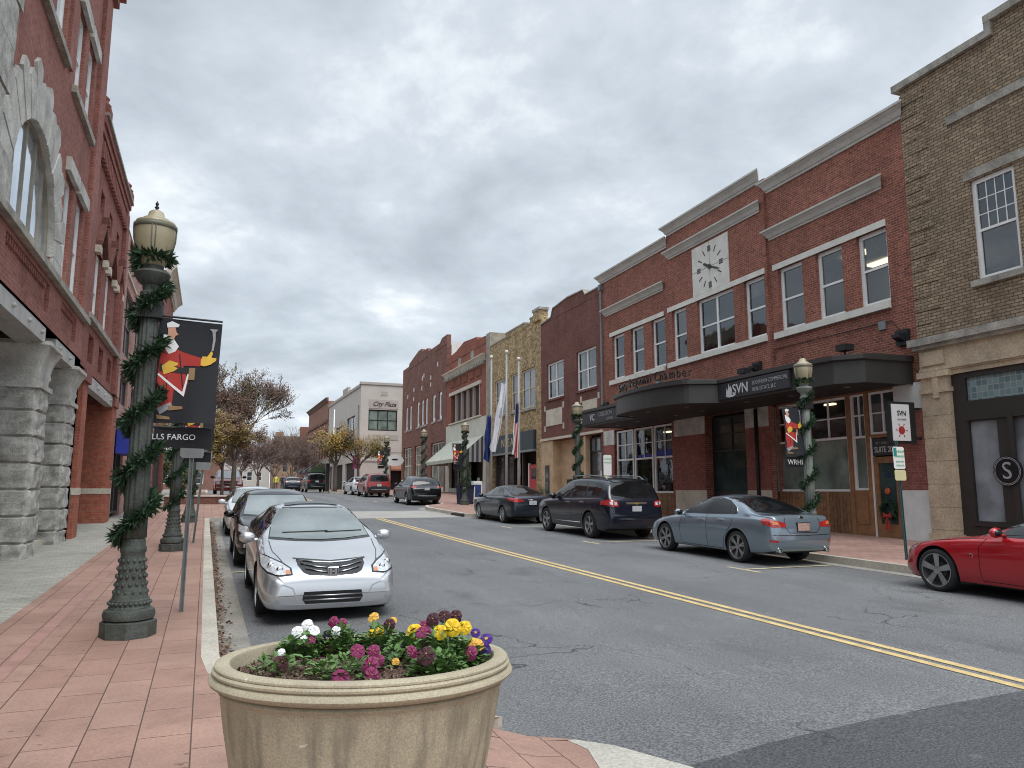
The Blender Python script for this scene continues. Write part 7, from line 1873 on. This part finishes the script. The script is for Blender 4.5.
# hedge like shrubs and shop awnings, far right
for k, (yy_, mt, lb) in enumerate(((120, 'needles', 'dark green shop awning under the far brick building, nearest one'), (127, 'navy', 'navy shop awning under the far brick building, middle one'), (134, 'store_dark', 'black shop awning under the far brick building, farthest one'))):
    g = G(); g.prism(lambda a, b, c: (17.2-b, yy_+a, c), [(.1, 6.3), (2.2, 4.9), (2.2, 4.5), (.1, 4.5)], 0, 5.2); tag(g.make('shop_awning', mt), lb, 'awning', 'shop awnings far up the right side')

# bench like low wall, bin and bushes by the bulb on the left
z = zg(46)+.15
t = thing('low_wall', 'long low brown planter wall across the kerb extension before the young trees', 'low wall', (0, 40, z))
g = G(); g.box(lambda a, b, c: (a, b, zg(b)+.15+c), -1.9, 1.7, 42.2, 42.7, -.05, .38); g.make('wall', 'brick_brown', t); g = G(); g.box(lambda a, b, c: (a, b, zg(b)+.15+c), -1.95, 1.75, 42.15, 42.75, .38, .45); g.make('coping', 'concrete', t)

# ------------------------------------------------------------------ trees
def tree(label, X, Y, trunk_h, height, spread, leafmats, nleaf, seed, lsize=.09, levels=4, trunk_r=.10, bark='bark', kids=4, up=.55, crown_bias=None, twigs=True, group=None, name='street_tree', tw=.006, z=None):
    r_ = random.Random(seed); z = (zg(Y)+.1) if z is None else z
    t = thing(name, label, 'tree', (X, Y, z), group); g = G(); tips = []
    def grow(p, d, length, rad, lev):
        n = 4; pts = [p]; rr = [rad]; q = p.copy(); dd = d.copy()
        for i in range(n):
            dd = (dd + Vector((r_.gauss(0, .10), r_.gauss(0, .10), r_.gauss(0, .05)+.03*up))).normalized()
            q = q + dd*length/n; pts.append(q.copy()); rr.append(max(tw, rad*(1-.55*(i+1)/n)))
            if lev >= levels-2: tips.append((q.copy(), dd.copy(), lev))
        g.tube(pts, rr, 7 if lev < 2 else (4 if lev < 4 else 3), False)
        if lev < levels:
            k = kids + (1 if r_.random() < .4 else 0)
            for j in range(k):
                f = r_.uniform(.35, 1.0) if j else 1.0; i = min(n, max(1, int(round(f*n)))); b = pts[i]
                ax = dd.orthogonal().normalized(); ax.rotate(Matrix.Rotation(r_.random()*6.28, 3, dd))
                nd = (dd*(.75+.35*r_.random()) + ax*r_.uniform(.45, .95) + Vector((0, 0, up*.45))).normalized()
                grow(b, nd, length*r_.uniform(.62, .82), rr[i]*.72, lev+1)
    base = Vector((X, Y, z-.1)); top = base + Vector((r_.gauss(0, .05), r_.gauss(0, .05), trunk_h+.1))
    g.tube([base, base.lerp(top, .3), base.lerp(top, .65), top], [trunk_r*1.35, trunk_r*1.05, trunk_r*.95, trunk_r*.85], 9)
    L0 = (height-trunk_h)*.38
    for j in range(kids+2):
        a = 2*pi*j/(kids+2)+r_.random()*.6; e = spread/(height-trunk_h)
        grow(base.lerp(top, r_.uniform(.82, 1)), Vector((cos(a)*e, sin(a)*e, .9 if j else 1.6)).normalized(), L0*r_.uniform(.85, 1.15), trunk_r*.55, 1)
    g.make('trunk', bark, t, True, uv=False)
    if nleaf:
        gs = {m: G() for m in leafmats}
        ms = list(leafmats)
        for _ in range(nleaf):
            p, d, lev = r_.choice(tips)
            if crown_bias and r_.random() > crown_bias((p.z-z)/height): continue
            q = p + Vector((r_.gauss(0, .13), r_.gauss(0, .13), r_.gauss(0, .11)))
            m = ms[int((noise_hash(q)+r_.random()*.5)/1.5*len(ms)) % len(ms)]
            a = Vector((r_.gauss(0, 1), r_.gauss(0, 1), r_.gauss(0, .6))).normalized(); b = a.orthogonal().normalized(); l = lsize*r_.uniform(.6, 1.3)
            gs[m].face([q-a*l*.5, q+b*l*.32, q+a*l*.5, q-b*l*.32])
        for m in ms:
            if gs[m].v: gs[m].make('crown', m, t, uv=False)
    return t
def noise_hash(q): return (sin(q.x*1.7+q.z*1.1)+sin(q.y*2.1-q.z*1.6)+2)/4
M['leaf_olive'] = plain('olive_autumn_leaf', (.19, .155, .050), .7, .3, 6); M['leaf_green'] = plain('dull_green_leaf', (.115, .115, .045), .7, .3, 6)
M['leaf_yellow'] = plain('yellow_autumn_leaf', (.42, .25, .035), .7, .3, 6); M['leaf_rust'] = plain('rust_leaf', (.20, .10, .065), .7, .3, 6); M['leaf_gold'] = plain('golden_olive_leaf', (.30, .20, .055), .7, .3, 6)
M['leaf_brown'] = plain('brown_leaf', (.15, .085, .065), .7, .3, 6)
tree('young tree with dense olive crown and thin trunk on the kerb extension', .98, 50.0, 2.1, 5.9, 2.1, ['leaf_olive', 'leaf_brown', 'leaf_gold', 'leaf_olive'], 24000, 11, .12, 4, .09, kids=4, up=.5, group='trees on the left kerb extension')
tree('young olive crowned tree nearest the buildings on the kerb extension', -.55, 49.0, 2.1, 5.4, 1.8, ['leaf_olive', 'leaf_gold', 'leaf_brown'], 15000, 12, .12, 4, .08, kids=4, up=.5, group='trees on the left kerb extension')
tree('tall thinning tree with rusty leaves high in its open crown behind the olive trees', 1.75, 55.5, 2.4, 8.8, 3.2, ['leaf_rust', 'leaf_brown', 'leaf_olive'], 16000, 21, .12, 6, .17, kids=3, up=.95, tw=.013, group='trees on the left kerb extension')
tree('yellow leaved tree at the right kerb before the pale corner building', 10.3, 65.8, 2.3, 6.3, 2.3, ['leaf_gold', 'leaf_yellow', 'leaf_olive', 'leaf_brown'], 5500, 31, .15, 4, .15, kids=4, up=.5)
tree('olive leaved tree just right of the yellow one before the pale corner building', 12.6, 67.5, 2.4, 6.2, 2.5, ['leaf_olive', 'leaf_gold', 'leaf_brown'], 5500, 33, .14, 4, .13, kids=4, up=.5)
bare = [(3.2, 84, 6.6, 2.8, 'bare reddish tree, leftmost of the far row'), (5.6, 92, 7.4, 3.0, 'bare reddish tree, second from the left in the far row'), (8.0, 100, 8.0, 3.2, 'bare reddish tree, third from the left in the far row'), (11.0, 108, 9.6, 3.5, 'bare reddish tree before the tan building at the street end'), (13.2, 112, 7.6, 3.0, 'bare greyish tree nearest the far brick building')]
for k, (X, Y, hh, spd, lb) in enumerate(bare): tree(lb, X, Y, 1.6, hh*.82, spd, ['leaf_brown'], 500, 50+k, .16, 6, .15, 'bark_red', kids=3, up=.5, tw=.02, group='bare trees far up the street', name='bare_tree')
tree('dark evergreen far off behind the red pickup', -3.5, 72, .6, 4.2, 1.9, ['leaf_green', 'needles'], 7000, 71, .2, 4, .12, kids=4, name='evergreen_tree')
tree('bushy evergreen left of the red pickup', -1.7, 66, .3, 2.2, 1.2, ['needles', 'leaf_green'], 5000, 72, .14, 4, .07, kids=4, name='evergreen_shrub')

# far off cars and walkers near the end of the street
def far_person(label, X, Y, top, legs, h=1.75):
    z = zg(Y)+.02; t = thing('person', label, 'person', (X, Y, z)); me = bpy.data.meshes.new('person_body')
    J = [(0, 0, .95, .13), (0, 0, 1.20, .135), (0, 0, 1.42, .12), (0, 0, 1.52, .055), (0, .01, 1.66, .095), (.10, 0, .9, .09), (.11, .05, .5, .06), (.11, .02, .08, .045), (.11, -.1, .04, .04), (-.10, 0, .9, .09), (-.11, -.12, .5, .06), (-.11, -.16, .08, .045), (-.11, -.28, .04, .04), (.19, 0, 1.40, .05), (.24, 0, 1.15, .04), (.24, -.08, .92, .03), (-.19, 0, 1.40, .05), (-.24, 0, 1.15, .04), (-.24, -.08, .92, .03)]
    E_ = [(0, 1), (1, 2), (2, 3), (3, 4), (0, 5), (5, 6), (6, 7), (7, 8), (0, 9), (9, 10), (10, 11), (11, 12), (2, 13), (13, 14), (14, 15), (2, 16), (16, 17), (17, 18)]
    me.from_pydata([(a, b, c) for a, b, c, _ in J], E_, []); o = bpy.data.objects.new('person_body', me); COL.objects.link(o)
    md = o.modifiers.new('s', 'SKIN'); sk = me.skin_vertices[0].data
    for i, j in enumerate(J): sk[i].radius = (j[3], j[3]*.8); sk[i].use_root = i == 0
    sb = o.modifiers.new('u', 'SUBSURF'); sb.levels = sb.render_levels = 1
    dg = bpy.context.evaluated_depsgraph_get(); m2 = bpy.data.meshes.new_from_object(o.evaluated_get(dg)); bpy.data.objects.remove(o)
    for m in (legs, top, 'skin_print'): m2.materials.append(M[m])
    for p in m2.polygons: zc = p.center.z; p.material_index = 0 if zc < .93 else (1 if zc < 1.5 else 2); p.use_smooth = True
    b = bpy.data.objects.new('body', m2); COL.objects.link(b); b.parent = t; b.scale = (h/1.75,)*3
    g = G(); g.sphere((X, Y+.02, z+1.71*h/1.75), .095, 10, 6, (1, 1, .7)); g.make('hair', 'black', t, True, uv=False)
M['hi_vis'] = plain('yellow_jacket', (.62, .60, .05), .7, .1)
far_person('person in a yellow jacket far up the street', 6.95, 84, 'hi_vis', 'navy'); far_person('person in dark clothes far up the street beside the yellow jacket', 7.7, 85, 'black', 'navy')

# ------------------------------------------------------------------ flower planter
PX, PY, PR = .725, 3.585, .70; PZ = zg(3.6)+.15; TZ = .95
t = thing('concrete_planter', 'large round sandy concrete planter with rolled rim and stained bowl', 'planter', (PX, PY, PZ))
prof = [(.40, PZ), (.46, PZ+.0), (.475, PZ+.03), (.46, PZ+.07), (.49, PZ+.10), (.55, PZ+.30), (.605, .76), (.622, .868), (0.6260, 0.8826), (0.6320, 0.8874), (0.6360, 0.8946), (0.6300, 0.9018), (0.6200, 0.9054), (0.6360, 0.9090), (0.6550, 0.9150), (0.6700, 0.9246), (0.6750, 0.9354), (0.6710, 0.9462), (0.6580, 0.9546), (0.6500, 0.9576), (0.6530, 0.9600), (0.6600, 0.9654), (0.6610, 0.9738), (0.6540, 0.9810), (0.6480, 0.9828), (0.6520, 0.9858), (0.6520, 0.9930), (0.6460, 0.9990), (0.6320, 1.0026), (0.6150, 1.0035), (0.6000, 1.0020), (0.5900, 0.9978), (0.5840, 0.9834), (0.5780, 0.9174)]
g = G()
def wob(a, zz): return 1+.0025*sin(5*a+zz*9)
g.lathe(prof, 144, (PX, PY, 0), mod=wob); o = g.make('bowl', 'planter', t, uv=False); autosmooth(o, 40)
g = G(); rows = []
for j in range(13):
    r = .585*j/12+.0005
    rows.append([(PX+r*cos(2*pi*k/48), PY+r*sin(2*pi*k/48), .900+.03*cos(r*2.6)+.014*sin(17*r*cos(k*.13)+k*.9)) for k in range(48)])
g.grid(rows, True); g.make('soil', 'mulch', t, True, uv=False)
g = G(); r3 = random.Random(4)
for _ in range(5200):
    a = r3.random()*6.28; r = .57*sqrt(r3.random()); p = Vector((PX+r*cos(a), PY+r*sin(a), .875+r3.random()*.016))
    d = Vector((r3.gauss(0, 1), r3.gauss(0, 1), r3.gauss(0, .35))).normalized(); s_ = d.orthogonal().normalized(); l = r3.uniform(.006, .017); w = l*.42
    g.face([p-d*l-s_*w, p+d*l-s_*w, p+d*l+s_*w, p-d*l+s_*w])
m_, nt, b = nodes_of('bark_chips'); nt.links.new(ramp(nt, noise(nt, 70, 2, .7), [(.35, (.035, .02, .015)), (.55, (.12, .07, .045)), (.75, (.42, .33, .26))]), b.inputs['Base Color']); b.inputs['Roughness'].default_value = .9; M['chips'] = m_
tag(g.make('bark_mulch', 'chips', uv=False), kind='stuff')

FC = {'white': (.80, .80, .82), 'magenta': (.20, .012, .075), 'maroon': (.045, .003, .008), 'yellow': (.75, .48, .01), 'gold': (.72, .40, .06), 'purple': (.055, .012, .20)}
for k, v in FC.items():
    m_, nt, b = nodes_of(k+'_petal')
    nt.links.new(ramp(nt, noise(nt, 60, 3, .6), [(.3, sc(v, .7)), (.7, sc(v, 1.25))]), b.inputs['Base Color']); b.inputs['Roughness'].default_value = .6; b.inputs['Subsurface Weight'].default_value = .0
    M['petal_'+k] = m_
M['petal_dark'] = plain('dark_blotch', (.02, .004, .012), .6, 0); M['petal_eye'] = plain('yellow_eye', (.6, .38, .02), .6, 0)
def blossom(parent, p, nrm, size, colr, rr):
    nrm = nrm.normalized(); right = nrm.cross(Vector((0, 0, 1))).normalized(); upv = right.cross(nrm)
    if upv.z < 0: upv = -upv
    g = G()
    # two upper, two side, one broad lower petal
    for ang, ln, wd, lift in ((62, .95, .62, .0), (118, .95, .62, .004), (8, .9, .60, .008), (172, .9, .60, .012), (270, 1.0, .85, .016)):
        a = radians(ang + rr.uniform(-6, 6)); d = right*cos(a)+upv*sin(a); e = right*-sin(a)+upv*cos(a); base = p + nrm*lift*size*8*.15
        rows = []
        for j in range(6):
            v = j/5; half = wd*size*.5*sin(min(1, v*1.15+.12)*pi*.62)**.8*(1 if v < .8 else 1-.35*((v-.8)/.2)**2)
            row = []
            for i in range(7):
                u = i/3-1; ruffle = .025*size*sin(u*5+ang)*v*v
                cup = -.18*size*v*v + .05*size*u*u
                row.append(base + d*(ln*size*.52*v*(1-.16*u*u)) + e*(u*half) + nrm*(ruffle+cup+.03*size))
            rows.append(row)
        g.grid(rows)
    o = g.make('flower', 'petal_'+colr, parent, True, uv=False)
    g = G(); c = p+nrm*size*.075
    if colr in ('yellow', 'magenta', 'purple') and rr.random() < .4:
        n = 9; g.face([c + right*cos(2*pi*k/n)*size*(.16 if k % 2 else .10) + upv*(sin(2*pi*k/n)*size*(.15 if k % 2 else .09)-size*.05) for k in range(n)])
        if colr != 'yellow' or rr.random() < .45: g.make('blotch', 'petal_dark' if colr != 'purple' else 'petal_eye', o, uv=False)
    g = G(); g.sphere(c+nrm*.001, size*.045, 6, 4); g.make('eye', 'petal_eye', o, uv=False)
def pansy(label, x, y, rad, h, flowers, seed, nl=300):
    rr = random.Random(seed); t = thing('pansy_plant', label, 'flower plant', (x, y, .875), 'pansies planted in the concrete planter')
    g = G(); gst = G()
    for _ in range(nl):
        a = rr.random()*6.28; q = sqrt(rr.random()); ph = (1-q*q)**.5*h*1.4*rr.uniform(.3, 1.0)
        p = Vector((x+rad*q*cos(a), y+rad*q*sin(a), .878+ph)); d = Vector((cos(a)*q+rr.gauss(0, .45), sin(a)*q+rr.gauss(0, .45), rr.uniform(-.15, .75))).normalized()
        l = rr.uniform(.026, .052); s_ = d.cross(Vector((0, 0, 1))).normalized()*l*.36; up_ = s_.cross(d).normalized()*l*.12
        g.face([p, p+d*l*.35-s_+up_, p+d*l*.7-s_*.8+up_, p+d*l, p+d*l*.5]); g.face([p, p+d*l*.5, p+d*l, p+d*l*.7+s_*.8+up_, p+d*l*.35+s_+up_])
        if rr.random() < .25: gst.tube([(x+rad*.3*q*cos(a), y+rad*.3*q*sin(a), .87), p], .0018, 3, False)
    g.make('leaves', 'pansy_leaf', t, uv=False); gst.make('stems', 'pansy_leaf', t, uv=False)
    for (dx, dy, dz, colr, s_) in flowers:
        p = Vector((x+dx, y+dy, .885+dz*1.22)); n_ = Vector((-p.x*.55+dx*1.2, -p.y*.40+dy*1.0+rr.gauss(0, .3), 1.75-p.z+.2+rr.gauss(0, .25))); n_.x += rr.gauss(0, .4)
        blossom(t, p, n_, s_*1.0, colr, rr)
        g = G(); g.tube([p-n_.normalized()*.004, p+Vector((-dx*.4, -dy*.4, -.05)), Vector((x+dx*.3, y+dy*.3, .88))], .0022, 4, False); g.make('flower_stalk', 'pansy_leaf', t, uv=False)
# positions measured on the soil; each plant has its own flowers: (dx, dy, dz, colour, size)
pansy('white flowered pansy plant at the back left of the planter', .49, 4.00, .11, .085, [(-.03, .0, .10, 'white', .062), (.02, .02, .12, 'white', .068), (.055, -.01, .105, 'white', .060), (.0, -.05, .075, 'white', .05), (-.11, -.10, .035, 'white', .042), (.03, -.06, .07, 'magenta', .055), (.0, -.03, .06, 'magenta', .05)], 1)
pansy('magenta pansy plant with one pale blue white bloom, behind the maroon one', .68, 4.02, .10, .10, [(-.04, .0, .13, 'magenta', .058), (.01, .02, .12, 'magenta', .058), (-.03, -.04, .095, 'white', .056), (-.055, -.06, .03, 'magenta', .055), (-.07, -.0, .085, 'purple', .035)], 2)
pansy('gold and maroon pansy plant at the back middle of the planter', .87, 3.96, .11, .10, [(-.03, .03, .145, 'gold', .062), (-.045, -.02, .085, 'yellow', .052), (-.005, -.015, .09, 'yellow', .05), (.05, .0, .115, 'maroon', .066), (.075, .04, .125, 'gold', .05)], 3)
pansy('pansy plant with one large bright yellow bloom, middle of the planter', .98, 3.76, .11, .09, [(.02, .0, .10, 'yellow', .088), (.08, .03, .12, 'magenta', .064), (.10, .05, .09, 'magenta', .06), (-.06, -.02, .045, 'purple', .060), (.12, .06, .075, 'gold', .035)], 4)
pansy('dark red pansy plant at the front left of the planter', .36, 3.62, .13, .06, [(-.01, -.06, .045, 'maroon', .070), (-.13, -.14, .0, 'maroon', .045), (.16, -.07, .04, 'maroon', .045)], 5, 80)
pansy('low magenta pansy plant at the front of the planter by the rim', .58, 3.42, .13, .07, [(-.01, -.10, .02, 'magenta', .082), (-.03, -.13, .0, 'magenta', .06), (.12, -.06, .045, 'magenta', .078), (.12, -.10, .015, 'magenta', .07), (.08, .02, .085, 'magenta', .07), (.15, .02, .08, 'magenta', .062), (.17, -.0, .05, 'magenta', .055)], 6, 120)
pansy('small leafy pansy plant with a fading cream bloom in the middle of the soil', .86, 3.60, .10, .06, [(.0, -.04, .02, 'gold', .04), (-.08, .04, .05, 'magenta', .045)], 7, 70)
pansy('tall pansy plant with yellow and maroon blooms at the right of the planter', 1.07, 3.46, .14, .135, [(-.04, -.04, .135, 'yellow', .070), (.02, -.04, .15, 'yellow', .084), (.085, -.02, .145, 'yellow', .070), (-.04, .08, .17, 'maroon', .072), (.02, .09, .18, 'maroon', .07), (.08, .10, .175, 'maroon', .066), (-.10, .04, .13, 'magenta', .07), (-.09, .03, .10, 'maroon', .06)], 8, 330)
pansy('pansy plant with gold and purple blooms at the right rim of the planter', 1.16, 3.44, .10, .09, [(.02, -.05, .09, 'gold', .060), (.05, -.03, .085, 'gold', .066), (.10, -.01, .10, 'purple', .066), (.09, -.02, .065, 'purple', .06), (-.01, -.10, .065, 'magenta', .07), (.06, .03, .12, 'purple', .05)], 9, 220)
pansy('pansy plant with one big velvet maroon bloom, right front of the planter', .98, 3.27, .12, .08, [(-.07, -.05, .085, 'maroon', .088), (-.11, .02, .09, 'magenta', .060), (-.02, .12, .04, 'magenta', .045)], 10, 260)

# the planter stands on the falling corner ramp, so it leans away from the camera as one
ax = Vector((cos(YA), -sin(YA), 0)); R_ = Matrix.Rotation(radians(-2.4), 4, ax); c0 = Vector((PX, PY, .93))
for o in list(COL.objects):
    if o.parent is None and (o.name == 'concrete_planter' or o.get('category') == 'flower plant' or o.name == 'bark_mulch'):
        o.matrix_world = Matrix.Translation(c0) @ R_ @ Matrix.Translation(-c0) @ Matrix.Translation(o.location + Vector((0, 0, 0 if o.name == 'concrete_planter' else .055)))
